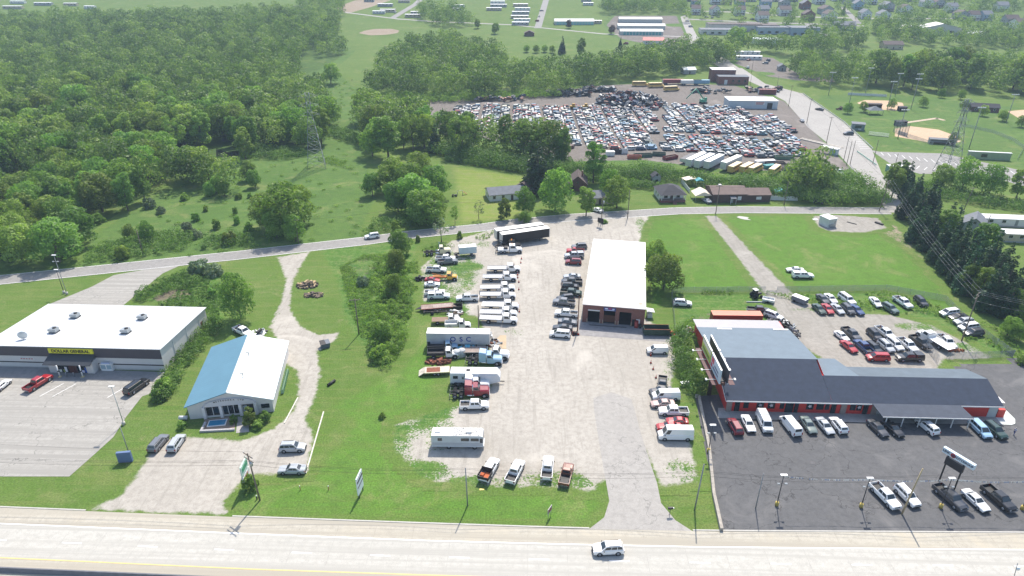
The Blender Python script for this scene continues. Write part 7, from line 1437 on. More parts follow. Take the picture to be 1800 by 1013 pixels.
x, y = G(1706, 196); house("concession_building", "dark roofed concession building among the park trees", x, y, R(-16), 14, 6, 2.8, 1.6, BRKB, ROOFBL, 'u', 3, cat='building')
x, y = G(1540, 203); t = thing("picnic_shelter", "dark roofed picnic shelter beside two small round trees", "shelter", (x-4, y, 0)); MB().loft([[(0, 0, 2.6), (8, 0, 2.6), (8, 6, 2.6), (0, 6, 2.6)], [(3.5, 2.8, 4.4), (4.5, 2.8, 4.4), (4.5, 3.2, 4.4), (3.5, 3.2, 4.4)]]).obj('roof', ROOFG, t)
for a in (.3, 7.7):
    for b in (.3, 5.7): MB().tube((a, b, 0), (a, b, 2.6), .1).obj('post', WOOD, t)
x, y = G(1700, 279); t = thing("green_wall_building", "long pale green scoreboard wall beside the parking lot", "building", (x, y, 0), R(-12)); MB().b2(0, 17, 0, 1.2, 0, 3.2).obj('wall', mat('green_block', '8a9a7a', .8, 0, .1, 1, stripes=(2, .4, .15)), t); MB().b2(-.1, 17.1, -.1, 1.3, 3.2, 3.35).obj('coping', OFFW, t); MB().b2(5.2, 7.6, -.05, 0, 1.0, 2.4).obj('window', GLASS, t)
frame_obj("bleachers", "low aluminium bleachers on the park lawn", "bleachers", 1544, 240, R(-28), [('seat_plank', MB().b2(-4.5, 4.5, k*.6, k*.6+.35, .35+k*.35, .4+k*.35), GALV) for k in range(4)]+[('frame', MB().b2(x_, x_+.08, 0, 2.2, 0, .35), DARKSTEEL) for x_ in (-4, 0, 4)])
for a, b, lb in ((1582, 236, "tall backstop behind home plate of the large infield"),):
    x, y = G(a, b); t = thing("backstop", lb, "backstop", (x, y, 0), R(100)); MB().b2(-5, 5, 0, .04, 0, 6).obj('netting', CL, t)
    for k in range(6): MB().tube((-5+k*2, 0, 0), (-5+k*2, 0, 6.2), .08).obj('backstop_post', DARKSTEEL, t)
pile("playground_set", "brown playground frames on the mulch by the yard road", 1478, 193, 6, 4, 2.4, 36, [WOOD, BRKB, DARKSTEEL], 2.2, 21, 'playground', thin=.15)
# --- salvage yard sheds
x, y = G(1280, 191); t = thing("salvage_office", "long white metal building facing the salvage rows", "building", (x, y, .03), math.atan2(G(1368, 192)[1]-y, G(1368, 192)[0]-x)); MB().b2(0, 28, 0, 12, 0, 4.4).obj('wall', mat('salvage_wall', 'aeb8bf', .6, 0, .06, .6, stripes=(0, .9, .12)), t); MB().b2(-.3, 28.3, -.3, 12.3, 4.4, 4.6).obj('roof', WMET, t); MB().b2(22, 25, -.06, 0, 0, 3.4).obj('bay_door', BLACK, t)
s_ = MB().b2(15, 20.5, -.06, 0, 2.3, 4.1).obj('sign_board', OFFW, t)
for k in range(3): MB().b2(15.4, 20.1-k*.3, -.09, -.06, 3.5-k*.5, 3.75-k*.5).obj('sign_lettering', mat('red_lettering'), s_)
x, y = G(1452, 266); t = thing("weigh_station", "small open roofed weigh shed beside the yard scale ramp", "shed", (x-4, y-2, .04), R(-52)); MB().b2(0, 8, 0, 3, 2.8, 3.0).obj('roof', OFFW, t); MB().b2(4.4, 7.6, .3, 2.7, 0, 2.8).obj('booth', mat('booth_glass', '8aa0a4', .3), t)
for a in (.2, 4): MB().tube((a, .2, 0), (a, .2, 2.8), .06).tube((a, 2.8, 0), (a, 2.8, 2.8), .06).obj('post', OFFW, t)
frame_obj("scale_ramp", "long pale truck scale ramp beside the weigh shed", "scale", 1448, 255, R(-55), [('scale_deck', MB().b2(-13, 9, -.25, .25, .3, .5).b2(-13, 9, 1.6, 2.0, .3, .5), mat('scale_pale', 'd0c4b4', .7)), ('scale_base', MB().b2(-12, 8, -.1, 1.8, 0, .28), CONC)])
x, y = G(1262, 149); t = thing("brick_hall", "red brick hall with white upper roof behind the salvage yard", "building", (x, y, hz(y)), R(-4)); MB().b2(0, 20, 0, 9, 0, 5).obj('wall', BRK, t); MB().b2(-.2, 20.2, -.2, 9.2, 5, 5.2).obj('roof', ROOFG, t); MB().b2(-3, 13, 9.2, 19, 0, 8).obj('upper_wall', BRK, t); MB().b2(-3.2, 13.2, 9.1, 19.2, 8, 8.2).obj('upper_roof', WHITE, t); MB().b2(4, 6, -.05, 0, 0, 3).obj('door', OFFW, t)
for u in (9, 13, 17): win(t, u, u+1.4, 1.6, 3, frame=False)
for px_, py_, col, tp, lb in ((1172, 149, '7c3438', '8a3c40', "dark red box trailer behind the yellow buses"), (1204, 150, 'cfd0cc', 'd8d8d4', "white box trailer beside the red one behind the yard"), (1222, 150, '6f98ac', '7fa8bc', "pale blue box trailer in front of the brick hall")):
    x, y = G(px_+10, py_); make_trailer(14 if col != '6f98ac' else 11, 3.4, col, tp).stamp("parked_box_trailer", lb, "trailer", (x, y, hz(y)), .02)
x, y = G(1334, 168); make_trailer(11, 3.2, '6a2c2a', '7a3634', False).stamp("red_container", "dark red container behind the white salvage building", "container", (x+6, y+3, .02), -.08)
x, y = G(1368, 125); house("roadside_shed", "small grey gabled shed in the road fork", x, y, R(-8), 5.5, 6, 3, 1.8, SIDG, ROOFG, 'v', 1, cat='shed')
x, y = G(1231, 131); house("white_roof_shed", "small pale roofed shed beside the brick hall scrap", x-12, y, R(8), 9, 7, 3, 1.5, SIDG, mat('pale_roof', 'b4bec4', .6), 'u', 1, cat='shed')
x, y = G(1159, 103); house("brick_bungalow", "red brick bungalow with grey roof among the far trees", x, y, R(6), 13, 10, 3, 2.2, BRK, ROOFG, 'u', 3)
x, y = G(1130, 78); t = house("red_roof_garage", "pale garage with a faded red roof by the crossroads", x, y, R(-8), 18, 10, 3.2, 2.2, SIDW, mat('faded_red_roof', 'c07068', .7, 0, .1, 1), 'u', 3, cat='garage')
for px_, py_, L_, lb in ((1090, 62, 40, "long grey storage shed with teal doors facing the crossroads"), (1086, 52, 46, "second long grey storage building behind the teal doored one"), (1088, 40, 44, "rearmost long grey storage building below the tree line")):
    x, y = G(px_, py_); t = thing("storage_building", lb, "storage building", (x, y, hz(y)-.2), R(-3)); gable(t, L_, 12, 3.4, 1.6, mat('storage_wall', 'b2b5b2', .6, 0, .05, 1), mat('storage_roof', 'a4a9a9', .6, 0, .06, .3, stripes=(0, 1.2, .1)), 'u', .3)
    if 'teal doors' in lb:
        for k in range(12): MB().b2(3+k*3, 5.2+k*3, -.08, 0, .2, 2.8).obj('roller_door', mat('teal_door', '4f9a98', .5), t)
x, y = G(975, 44); t = thing("storage_building", "long grey storage building with pale teal doors beside the mobile homes", "storage building", (x, y, hz(y)-.2), R(0)); gable(t, 40, 14, 3.4, 2.0, mat('storage_wall'), mat('storage_roof'), 'u', .3)
for k in range(13): MB().b2(2+k*2.9, 4.2+k*2.9, -.08, 0, .2, 2.8).obj('roller_door', mat('pale_teal_door', '84b8b8', .5), t)
x, y = G(922, 64); house("brown_field_shed", "small brown shed in the far field by the lane", x, y, R(0), 9, 7, 2.8, 2, BRKB, ROOFB, 'v', 1, cat='shed')
# mill complex
for px_, py_, L_, D_, h_, wl, rf, lb in ((1232, 61, 40, 16, 4.5, 'c0beb8', ROOFG, "lowest long white mill building with a row of dark bays"), (1245, 54, 50, 18, 6, 'bdb8ae', ROOFB, "long cream mill building with brown roof behind the low one"), (1302, 56, 36, 18, 6, 'b4b4b0', ROOFB, "middle grey mill building with patched roof"), (1332, 60, 44, 16, 6, '9aa7b2', ROOFG, "pale blue mill building with a white door"), (1390, 63, 26, 20, 7, '8f9fac', ROOFG, "blue grey mill building at the street end")):
    x, y = G(px_, py_); t = thing("mill_building", lb, "factory", (x, y, hz(y)-.3), R(-5)); wm = mat('mill_'+wl, wl, .7, 0, .08, 1); MB().b2(0, L_, 0, D_, 0, h_).obj('wall', wm, t); MB().b2(-.3, L_+.3, -.3, D_+.3, h_, h_+.3).obj('roof', rf, t)
    for k in range(int(L_//7)): MB().b2(2+k*7, 5+k*7, -.1, 0, 1, 2.8).obj('window', GLASS, t)
    MB().b2(L_*.55, L_*.55+4, -.1, 0, 0, 4).obj('loading_door', OFFW, t)
x, y = G(1325, 78); house("flat_workshop", "pale workshop with a white roof in front of the mill", x, y, R(-4), 24, 10, 4, 1, SIDW, mat('pale_roof'), 'u', 3, cat='workshop')
x, y = G(1620, 61); t = thing("twin_gable_warehouse", "large white twin gabled warehouse on the hillside", "warehouse", (x, y, hz(y)-.3), R(-8)); gable(t, 34, 18, 6, 4, mat('warehouse_wall', 'c0bdb2', .7, 0, .05), mat('warehouse_roof', 'd4d4d0', .6), 'v', .4); gable(t, 16, 16, 4.5, 3, mat('warehouse_wall'), mat('warehouse_roof'), 'v', .4, part_wall='side_wall', u0=-17, v0=4, rname='side_roof'); MB().b2(24, 27, -.1, 0, 0, 4).obj('bay_door', BLACK, t)
x, y = G(1553, 87); house("brown_roof_hall", "brown roofed hall between the far woods", x, y, R(-4), 16, 10, 4, 2.4, SIDT, ROOFB, 'u', 3, cat='hall')
x, y = G(1466, 54); house("grey_barn", "dark grey gabled barn below the village street", x, y, R(-6), 20, 12, 5, 3, SIDG, ROOFG, 'u', 3, cat='barn'); x, y = G(1700, 67); house("white_pavilion", "small white roofed pavilion beside the hillside warehouse", x, y, R(-5), 16, 10, 3.5, 2, SIDW, WHITE, 'u', 2, cat='pavilion')
for px_, py_, lb in ((1294, 106, "upper white roofed trailer home near the road fork"), (1292, 98, "long trailer home with deck above the road fork")): x, y = G(px_, py_); mobile("trailer_home", lb, x, y, R(-4), 20)
# village houses
HS = [(1222, 26, 0), (1222, 12, 3), (1256, 8, 0), (1275, 8, 4), (1258, 27, 0), (1300, 28, 0), (1300, 14, 3), (1340, 27, 1), (1344, 13, 3), (1378, 28, 0), (1378, 14, 1), (1416, 17, 2), (1420, 36, 2), (1452, 27, 1), (1460, 36, 0), (1508, 17, 3), (1522, 34, 0), (1590, 25, 0), (1672, 22, 0), (1712, 37, 0), (1735, 37, 3), (1690, 36, 1), (1494, 9, 1), (1532, 8, 0), (1440, 8, 0), (1395, 3, 1), (1775, 45, 1), (1560, 20, 1), (1630, 14, 0), (1650, 14, 1), (1320, 3, 0), (1210, 2, 1), (1362, 3, 0), (1470, 2, 0), (1600, 3, 1), (1795, 52, 0), (1552, 36, 0), (1340, 38, 0), (1760, 20, 0)]
WL_ = [SIDW, SIDG, BRK, SIDB, SIDT]; RL_ = [ROOFB, ROOFG, ROOFB, ROOFG, ROOFB]
nm_ = ['white', 'grey', 'red brick', 'pale blue', 'tan']
rr = random.Random(31)
for i, (px_, py_, k) in enumerate(HS):
    x, y = G(px_, py_); house("village_house", "two storey %s house in the hillside village" % nm_[k], x-4.5, y, R(rr.uniform(-8, 4)), rr.uniform(9.5, 12.5), rr.uniform(10, 13), 6.2, 3.4, WL_[k], RL_[(k+i) % 5], rr.choice('uv'), 3, 2, porch=True, chim=i % 3 == 0, group="%s houses of the hillside village" % nm_[k])
MHP = [(568, -2, 12), (664, 10, 20), (668, 20, 20), (655, 23, 16), (722, 24, 15), (712, 29, 20), (862, 5, 20), (862, 11, 22), (855, 17, 20), (795, 12, 16), (793, 18, 14), (902, 10, 20), (905, 17, 20), (900, 24, 22), (898, 31, 22), (903, 37, 20), (900, 43, 20), (5, 14, 26), (18, 5, 20), (60, 8, 24), (112, 9, 18), (148, 14, 14), (640, 2, 14), (700, 3, 16), (1025, 8, 14), (1022, 2, 14), (1040, 40, 12)]
for i, (px_, py_, L_) in enumerate(MHP):
    x, y = G(px_, py_+2); mobile("mobile_home", "white roofed mobile home in the park %s" % ("behind the big wood" if px_ < 200 else "beside the trailer park roads"), x, y, R(-2), L_*.85, 4.6, (SIDW, SIDG, SIDT)[i % 3], WHITE, group="mobile homes %s" % ("behind the big wood" if px_ < 200 else "beside the trailer park roads"), n=4, det=False)
# trees inside the village: one mass, each clump small
rg = np.random.default_rng(77); hp = np.array([G(a, b) for a, b, _ in HS]+[G(1232, 61), G(1250, 58), G(1290, 58), G(1330, 62), G(1370, 62), G(1400, 64), G(1630, 62), G(1650, 62), G(1600, 62)])
vt = [p for p in VT_ALL if np.min(np.linalg.norm(hp-p, axis=1)) > 15 and (p[0] > p[1]*.50 or rg.random() < .55)]
mass("village_trees", vt, (8, 15), (.9, 1.2), 420, .036, LEAF_M, "trees scattered between the hillside village houses", 78)
# village and park cars
x0 = ['white', 'silver', 'grey', 'dark red', 'blue']
for i, (px_, py_) in enumerate(((1242, 31), (1252, 32), (1262, 31), (1308, 34), (1322, 35), (1340, 36), (1208, 38), (1214, 48), (1220, 84), (1310, 72), (1326, 72), (1336, 73), (1350, 74), (1100, 78), (1142, 102), (695, 23), (1590, 65), (1600, 66), (1608, 68), (1448, 54), (1434, 48), (1000, 47), (948, 30), (944, 38), (952, 20), (1392, 108), (1398, 112), (1345, 113), (1316, 107), (1350, 108))):
    x, y = G(px_, py_); c = (0, 2, 3, 8, 10)[i % 5]; link("distant_car", junk_mesh(i % 2, c), None, "tiny %s car parked in the far village streets" % CN_[c], 'car', "%s cars in the far village streets" % CN_[c], None, (x, y, hz(y)+.06), R((i*53) % 180))
# ---------------------------------------------------------------- poles, wires, signs, towers, people
WOODP = mat('wooden_pole', '6f655a', .9, 0, .2, 2); GREYP = mat('grey_pole', '8b8d8f', .6, .2, .1, 1); DARKP = mat('dark_pole', '3a3a3e', .6, .2)
def pole(px, py, h, label, m=WOODP, r=.16, arms=1, lean=(0, 0), ay=R(10), name='utility_pole', transformer=False):
    x, y = G(px, py); t = thing(name, label, 'utility pole', (x, y, hz(y))); MB().tube((0, 0, -.1), (lean[0], lean[1], h), r, r*.65, 10).obj('pole', m, t)
    for k in range(arms):
        z = h-.4-k*.9; a = MB().box((lean[0], lean[1], z), (2.4, .12, .14), ay); a.obj('crossarm', m, t)
        for s in (-1, 0, 1): MB().tube((lean[0]+s*1.1*math.cos(ay), lean[1]+s*1.1*math.sin(ay), z+.07), (lean[0]+s*1.1*math.cos(ay), lean[1]+s*1.1*math.sin(ay), z+.3), .05, .03, 6).obj('insulator', OFFW, t)
    if transformer: MB().tube((lean[0]+.35, lean[1]-.2, h-2.4), (lean[0]+.35, lean[1]-.2, h-1.5), .25, n=12).obj('transformer', GALV, t)
    return Vector((x+lean[0], y+lean[1], hz(y)+h-.2))
P = {}
P['a'] = pole(457, 880, 10.2, "wooden utility pole beside the green and white business sign", arms=2, ay=R(-35), lean=(-.3, 0), transformer=True)
P['b'] = pole(822, 889, 8.2, "plain grey utility pole in the front grass below the motorhome", GREYP, .13, 0, lean=(-.1, 0))
P['c'] = pole(1221, 896, 9.8, "grey utility pole on the grass beside the dealer lot", GREYP, .14, 0, lean=(.3, 0))
P['d'] = pole(1585, 904, 9.6, "leaning wooden pole between the front row suv and highway", mat('pale_pole', 'a89878', .9, 0, .15), .16, 0, lean=(.9, .2))
P['e'] = pole(1328, 894, 7.4, "thin grey pole in the corner of the dealer lot", GREYP, .1, 0, lean=(.2, .3))
pole(842, 598, 9.4, "wooden pole beside the scrap heap and lettered trailer", arms=0); pole(1015, 583, 9.6, "rust stained wooden pole at the end of the garage row", mat('rust_pole', '6a4438', .9), arms=0)
P['g'] = pole(631, 588, 9.8, "wooden pole standing in the weedy brush strip", arms=1); pole(305, 440+0, 8.4, "pole at the foot of the large meadow oak", arms=0) if False else None
P['h'] = pole(525, 428, 8.2, "wooden pole on the verge by the large meadow oak", arms=1); P['i'] = pole(252, 449, 8.5, "bare wooden pole rising from the roadside brush", arms=0)
P['j'] = pole(766, 396, 8.8, "wooden pole under the pale tree clump", arms=1); P['k'] = pole(1057, 393, 9.6, "wooden pole behind the dark sign on the grass island", arms=1, transformer=True); P['l'] = pole(1103, 384, 10.2, "wooden pole beside the round roadside bank tree", arms=0)
P['m'] = pole(1258, 376, 10.5, "wooden pole at the mouth of the long lawn track", arms=1); P['n'] = pole(1378, 361, 9, "wooden pole in front of the white board fence", arms=0); P['o'] = pole(1545, 372, 11.5, "wooden pole at the end of the back road by the conifers", arms=2, lean=(.8, 0), ay=R(40))
P['p'] = pole(1693, 372, 9, "wooden pole beyond the conifers by the scrub", arms=1, lean=(1, 0)); P['q'] = pole(1690, 600, 13, "tall wooden pole hidden in the conifer row", arms=2, ay=R(40), lean=(.0, 0))
P['r'] = pole(1418, 217, 13, "wooden pole by the salvage yard gate road", arms=1); P['s'] = pole(1386, 187, 12, "wooden pole on the yard road near the white building", arms=1); P['t'] = pole(1452, 254, 13, "wooden pole beside the weigh shed", arms=1)
for x, y, lb in ((1483, 282, "first of three wooden poles at the scrap yard corner"), (1488, 291, "middle of three wooden poles at the scrap yard corner"), (1494, 290, "third of three wooden poles at the scrap yard corner"), (1364, 163, "wooden pole behind the salvage yard road bend"), (1321, 128, "pole beside the brick hall road"), (1534, 288, "pole by the pale green guard rail"), (1567, 315, "pole leaning beside the green site shed"), (1400, 132, "pole beside the grey gabled shed"), (1317, 160, "pole at the back of the white salvage building")): pole(x, y, 10.5, lb, arms=0, r=.14)
pole(1727, 420, 8, "pole in front of the second trailer home", arms=0)
def wires(name, pts, label, offs, sag=1.0, r=.022, m=BLACK):
    for k, (ox, oz) in enumerate(offs):
        mb = MB()
        for a, b in zip(pts, pts[1:]):
            d = (b-a); n = Vector((-d.y, d.x, 0)).normalized(); q = []
            for i in range(13):
                s = i/12; q.append(a+d*s+n*ox+Vector((0, 0, oz-sag*4*s*(1-s))))
            mb.path(q, r, 4)
        mb.obj(name, m, None, label=label[k % len(label)], cat='overhead wire')
e0 = P['a']+Vector((-60, 2, 0)); e1 = P['d']+Vector((60, 1, 0))
wires("overhead_wire", [e0, P['a'], P['b']+Vector((0, 0, 1.4)), P['c'], P['d'], e1], ["highest overhead wire along the highway frontage", "second overhead wire along the highway frontage", "lowest overhead wire along the highway frontage"], ((0, -1.2), (.25, -1.7), (0, -2.2)), .9, .02)
wires("overhead_wire", [e0+Vector((0, 0, 1.3)), P['a']+Vector((0, 0, -.2)), ], ["crossarm wire leaving toward the store side"], ((.9, 0),), .8, .015)
LW = mat('bright_wire', '84888c', .5, .3)
ef = Vector(G3(1980, 640))+Vector((0, 0, 13)); wires("transmission_wire", [P['o']+Vector((0, 0, .3)), P['q']+Vector((0, 0, .3)), ef], ["highest bright wire above the conifer row", "second bright wire above the conifer row", "third bright wire above the conifer row", "lowest bright wire above the conifer row"], ((-1.1, 0), (0, 0), (1.1, 0), (.4, -2.4)), 1.4, .022, LW)
wires("roadside_wire", [P['i'], P['h'], P['j'], P['k'], P['l'], P['m'], P['n'], P['o']], ["single overhead wire following the back road"], ((0, -.4),), .8, .02)
wires("yard_wire", [P['s'], P['r'], P['t'], Vector(G3(1488, 291))+Vector((0, 0, 10)), P['o']], ["overhead wire following the yard road past the gate"], ((0, -.3),), 1, .03)
# lot lamps
def lamp(px, py, h, label, base=True, heads=((0, 0),), m=DARKP, flood=True):
    x, y = G(px, py); t = thing('lot_lamp', label, 'lamp post', (x, y, .04)); MB().tube((0, 0, 0), (0, 0, h), .09, .06, 8).obj('pole', m, t)
    if base: MB().tube((0, 0, 0), (0, 0, .75), .3, n=14).obj('base', mat('base_yellow', 'a8964a', .8, 0, .15, 3), t)
    else: MB().tube((0, 0, 0), (0, 0, .7), .32, n=14).obj('base', CONC, t)
    MB().box((0, 0, h+.08), (1.1, .4, .14)).obj('lamp_head', WHITE, t)
    if flood:
        for s in (-1, 1): MB().box((s*.6, -.1, h-1.7), (.45, .25, .2), 0, .4).obj('floodlight', GALV, t)
        MB().b2(-.6, .6, -.03, .03, h-1.78, h-1.72).obj('floodlight_arm', m, t)
    return Vector((x, y, h))
LP = [lamp(1365, 889, 6.6, "first highway side lot lamp past the thin grey pole"), lamp(1513, 892, 6.3, "second lot lamp beside the white pickup"), lamp(1653, 893, 6.4, "third lot lamp overlapping the dark grey pickup"), lamp(1796, 896, 6.4, "lot lamp at the far end of the front row")]
lamp(1245, 795, 6.2, "lot lamp on the retaining wall under the billboards"); lamp(218, 747, 9.0, "tall lamp on the edge of the store parking lot", False, m=mat('pale_lamp_pole', 'b4b4ae', .5), flood=False); pole(226, 795, 6.0, "short grey pole in the grass behind the low blue sign", GREYP, .1, 0)
lamp(118, 518, 11.5, "tall double floodlight pole on the grass behind the store", False, m=GREYP); lamp(113, 516, 7, "short lamp pole beside the tall floodlight pole", False, m=DARKP, flood=False)
# pennant string between the lamps
rr = random.Random(3)
for k, (a, b) in enumerate(zip(LP, LP[1:])):
    mb = MB(); a = a+Vector((0, 0, -.1)); b = b+Vector((0, 0, -.1)); n = 60; q = []
    for i in range(n+1): s = i/n; q.append(a+(b-a)*s+Vector((0, 0, -1.0*4*s*(1-s)*.35)))
    mb.path(q, .012, 4)
    t = mb.obj('pennant_string', OFFW, None, label=("pennant string between the first two lot lamps", "pennant string between the middle lot lamps", "pennant string over the dark grey pickup's end of the row")[k], cat='pennant string'); fl = MB()
    for i in range(n):
        p = q[i]; fl.mi(0 if rr.random() < .7 else 1)
        if rr.random() < .8: fl.quad((p.x, p.y, p.z), (p.x+.22, p.y, p.z), (p.x+.11, p.y-.05, p.z-.32)); 
    fl.obj('pennants', [WHITE, mat('pennant_blue', '7a8fb4', .6)], t)
# business signs
def board_sign(px, py, rz, w_, h_, z0, label, mface, name='business_sign', th=.25, posts=(.15, .85), pm_=DARKP, cat='sign', r=.1):
    x, y = G(px, py); t = thing(name, label, cat, (x, y, 0), rz); o = MB().b2(-w_/2, w_/2, -th/2, th/2, z0, z0+h_).obj('sign_board', mface, t)
    for q in posts: MB().tube((-w_/2+w_*q, 0, 0), (-w_/2+w_*q, 0, z0+.05), r, n=8).obj('sign_post', pm_, t)
    return t, o
a, b = Vector(G(1655, 850)), Vector(G(1672, 858)); rz_ = math.atan2(b.y-a.y, b.x-a.x)
x, y = (a+b)/2; t = thing("dealer_sign", "tall dealer sign with white board above a dark screen", "sign", (x, y, 0), R(-62)); 
for s in (-1, 1): MB().tube((s*1.3, 0, 0), (s*1.3, 0, 6.0), .14, n=8).obj('sign_post', BLACK, t)
MB().b2(-1.5, 1.5, -.25, .25, 4.0, 5.5).obj('message_screen', mat('led_screen', '26262b', .4), t)
o = MB().b2(-2.4, 2.9, -.3, .3, 5.9, 6.9).obj('sign_board', mat('sign_pale_blue', 'c4d2da', .5), t)
for rzs, yy in ((0, -.33), (math.pi, .33)):
    for s_, px_, sz in (("LINK", -1.7, .56), ("AUTO", .45, .56), ("GROUP", 1.95, .5)):
        l_ = lettering(o, s_, sz, mat('navy_letters', '2a3a55', .5), (px_ if rzs == 0 else px_, yy, 6.4), (R(90), 0, rzs), .012)
    MB().tube((-.55, yy, 6.4), (-.55, yy*1.04, 6.4), .42, n=18).obj('sign_emblem', mat('emblem_red', 'a02028', .5), o); MB().tube((-.55, yy*1.05, 6.4), (-.55, yy*1.08, 6.4), .24, n=14).obj('emblem_centre', mat('emblem_navy', '3a2a40', .5), o)
# green/white sign behind the first pole
t, o = board_sign(437, 856, R(92), 2.9, 1.9, 3.6, "green and white business sign on green posts beside the wooden pole", mat('sign_mint', 'b8ccc0', .6), pm_=mat('post_green', '2f5a3a', .6))
MB().b2(-1.2, 1.2, -.17, -.125, 4.2, 5.1).b2(-1.2, 1.2, .125, .17, 4.2, 5.1).obj('sign_panel', mat('sign_green', '3f8f6a', .6), o); MB().b2(-1.45, 1.45, -.15, .15, 2.3, 3.3).obj('lower_board', OFFW, o)
lettering(o, "SPAS", .6, mat('sign_red', 'b4342c', .5), (0, -.18, 2.8), (R(90), 0, 0)); lettering(o, "SPAS", .6, mat('sign_red'), (0, .18, 2.8), (R(90), 0, math.pi))
t, o = board_sign(635, 869, R(83), 2.6, 3.6, .9, "tall white sign board edge on in the front grass", mat('sign_plain_white', 'd4dae0', .5), th=.2); MB().b2(-1.3, 1.3, -.14, -.1, 2.4, 2.6).b2(-1.3, 1.3, -.14, -.1, 3.4, 3.8).obj('sign_lettering', mat('emblem_navy'), o)
t, o = board_sign(966, 908, R(60), 1.4, 1.0, 1.0, "small portable frame sign with red panel in the front grass", mat('sign_grey', '9a9490', .6), th=.12, r=.04, pm_=GREYP); MB().b2(-.5, .5, -.08, -.06, 1.2, 1.7).b2(-.5, .5, .06, .08, 1.2, 1.7).obj('sign_panel', mat('sign_dull_red', '8a4044', .6), o)
t, o = board_sign(1055, 399, R(-40), 2.2, 1.5, 1.6, "dark business sign on the grass island by the back road", DARKSTEEL, pm_=DARKP, r=.06)
t, o = board_sign(222, 812, R(8), 2.4, 2.2, .1, "blue backed rounded store sign lying low in the grass", mat('sign_blue_grey', '5a6f94', .6), th=.5, posts=()); MB().b2(-1.1, 1.1, .25, .28, .3, 2.1).obj('sign_face', OFFW, o)
t, o = board_sign(1177, 905, R(5), .8, .35, 1.3, "small black mailbox beside the asphalt driveway", BLACK, name='mailbox', th=.3, posts=(.5,), cat='mailbox', r=.05); MB().b2(.42, .6, -.1, .1, 1.35, 1.5).obj('flag', OFFW, o)
frame_obj("recycling_bin", "dark grey bin on the spur beside the gravel drive", "bin", 572, 610, .5, [('bin_body', MB().loft([[(-.9, -.7, 0), (.9, -.7, 0), (.9, .7, 0), (-.9, .7, 0)], [(-1.1, -.8, 1.2), (1.1, -.8, 1.2), (1.1, .8, 1.5), (-1.1, .8, 1.5)]]), mat('bin_grey', '5a626c', .6, 0, .1)), ('bin_lid', MB().slab([(-1.1, -.85, 1.22), (.1, -.85, 1.22), (.1, .85, 1.55), (-1.1, .85, 1.55)], .06), DARKSTEEL)])
frame_obj("culvert_pipe", "short black culvert pipe on the drive side grass", "pipe", 583, 675, R(60), [('pipe', MB().tube((-1.0, 0, .3), (1.0, 0, .3), .3, n=14), BLACK), ('pipe_rim', MB().tube((-1.05, 0, .3), (-1.0, 0, .3), .33, n=14), DARKSTEEL)])
for a, b, lb in ((528, 862, "orange utility marker nearest the wooden pole"), (578, 862, "second orange utility marker in the front grass")): frame_obj("utility_marker", lb, "marker", a, b, 0, [('marker_post', MB().tube((0, 0, 0), (0, 0, .9), .07, n=8), mat('marker_tan', 'a8714a', .8)), ('marker_cap', MB().tube((0, 0, .9), (0, 0, 1.0), .09, n=8), OFFW)])
frame_obj("hydrant_post", "white topped post at the foot of the wooden utility pole", "post", 452, 878, 0, [('post', MB().tube((0, 0, 0), (0, 0, .7), .12, n=8), DARKSTEEL), ('post_cap', MB().tube((0, 0, .7), (0, 0, .95), .14, .08, 8), WHITE)])
frame_obj("yellow_board", "yellow board lying behind the white dump truck", "board", 847, 861, .1, [('board', MB().b2(-.4, .4, -.2, .2, .04, .1), mat('board_yellow', 'd8c86a'))])
for a, b, lb in ((181, 906, "storm grate at the highway edge below the gravel apron"), (862, 930.5, "storm grate at the highway edge below the plain grey pole"), (1391, 940.5, "storm grate at the highway edge below the first lot lamp")): frame_obj("storm_grate", lb, "storm grate", a, b, 0, [('grate', MB().b2(-.6, .6, -.25, .25, .02, .05), mat('grate_dark', '4f4f52', .7, .3, 0, 1, stripes=(0, .15, .6)))])
for a, b, lb in ((1627, 787, "dark square drain in the dealer lot"), (1428, 814, "patched manhole in the dealer lot")): frame_obj("lot_drain", lb, "drain", a, b, 0, [('cover', MB().b2(-.5, .5, -.45, .45, .045, .06), mat('grate_dark'))])
frame_obj("median_post", "thin signal arm rising at the highway's lower corner", "post", 1783, 1012, 0, [('pole', MB().tube((0, 0, 0), (-.4, 0, 2.6), .05), GREYP), ('disc', MB().tube((.1, -.05, 1.4), (.1, .05, 1.4), .3, n=14), mat('sign_pale_blue'))])
# gate
wallrun("lawn_gate", "pipe gate across the track between lawn and back lot", "gate", [(1346, 518), (1364, 518)], 1.3, .05, CL, .2, posts=2.6)
# billboards: two stacked faces front and back on a leaning frame above a single post
x, y = G(1246, 694); t = thing("billboard", "double billboard on a tall rust brown post beside the red building", "billboard", (x, y, 0)); MB().tube((0, 0, 0), (0, 0, 7.6), .42, n=14).obj('post', mat('billboard_post', '4a3430', .7, .2, .15), t)
ang = R(90); ca, sa = math.cos(ang), math.sin(ang)
def BB(mb, u0, u1, v0, v1, z0, z1): # u along the boards, v across
    c = ((u0+u1)/2, (v0+v1)/2); return mb.box((c[0]*ca-c[1]*sa, c[0]*sa+c[1]*ca, (z0+z1)/2), (abs(u1-u0), abs(v1-v0), abs(z1-z0)), ang)
BB(MB(), -6.9, 6.5, -.35, .35, 7.2, 7.8).obj('beam', mat('billboard_post'), t)
BB(BB(BB(MB(), -6.9, 6.5, 1.15, 2.2, 7.3, 7.38), -6.9, 6.5, -2.3, -1.2, 7.3, 7.38), -6.9, 6.5, 2.15, 2.2, 7.38, 7.5).obj('catwalk', mat('catwalk_brown', '5a4040', .7, .2, .1), t)
BB(MB(), -6.5, 6.2, -.7, .7, 7.8, 7.95).obj('cross_frame', DARKSTEEL, t)
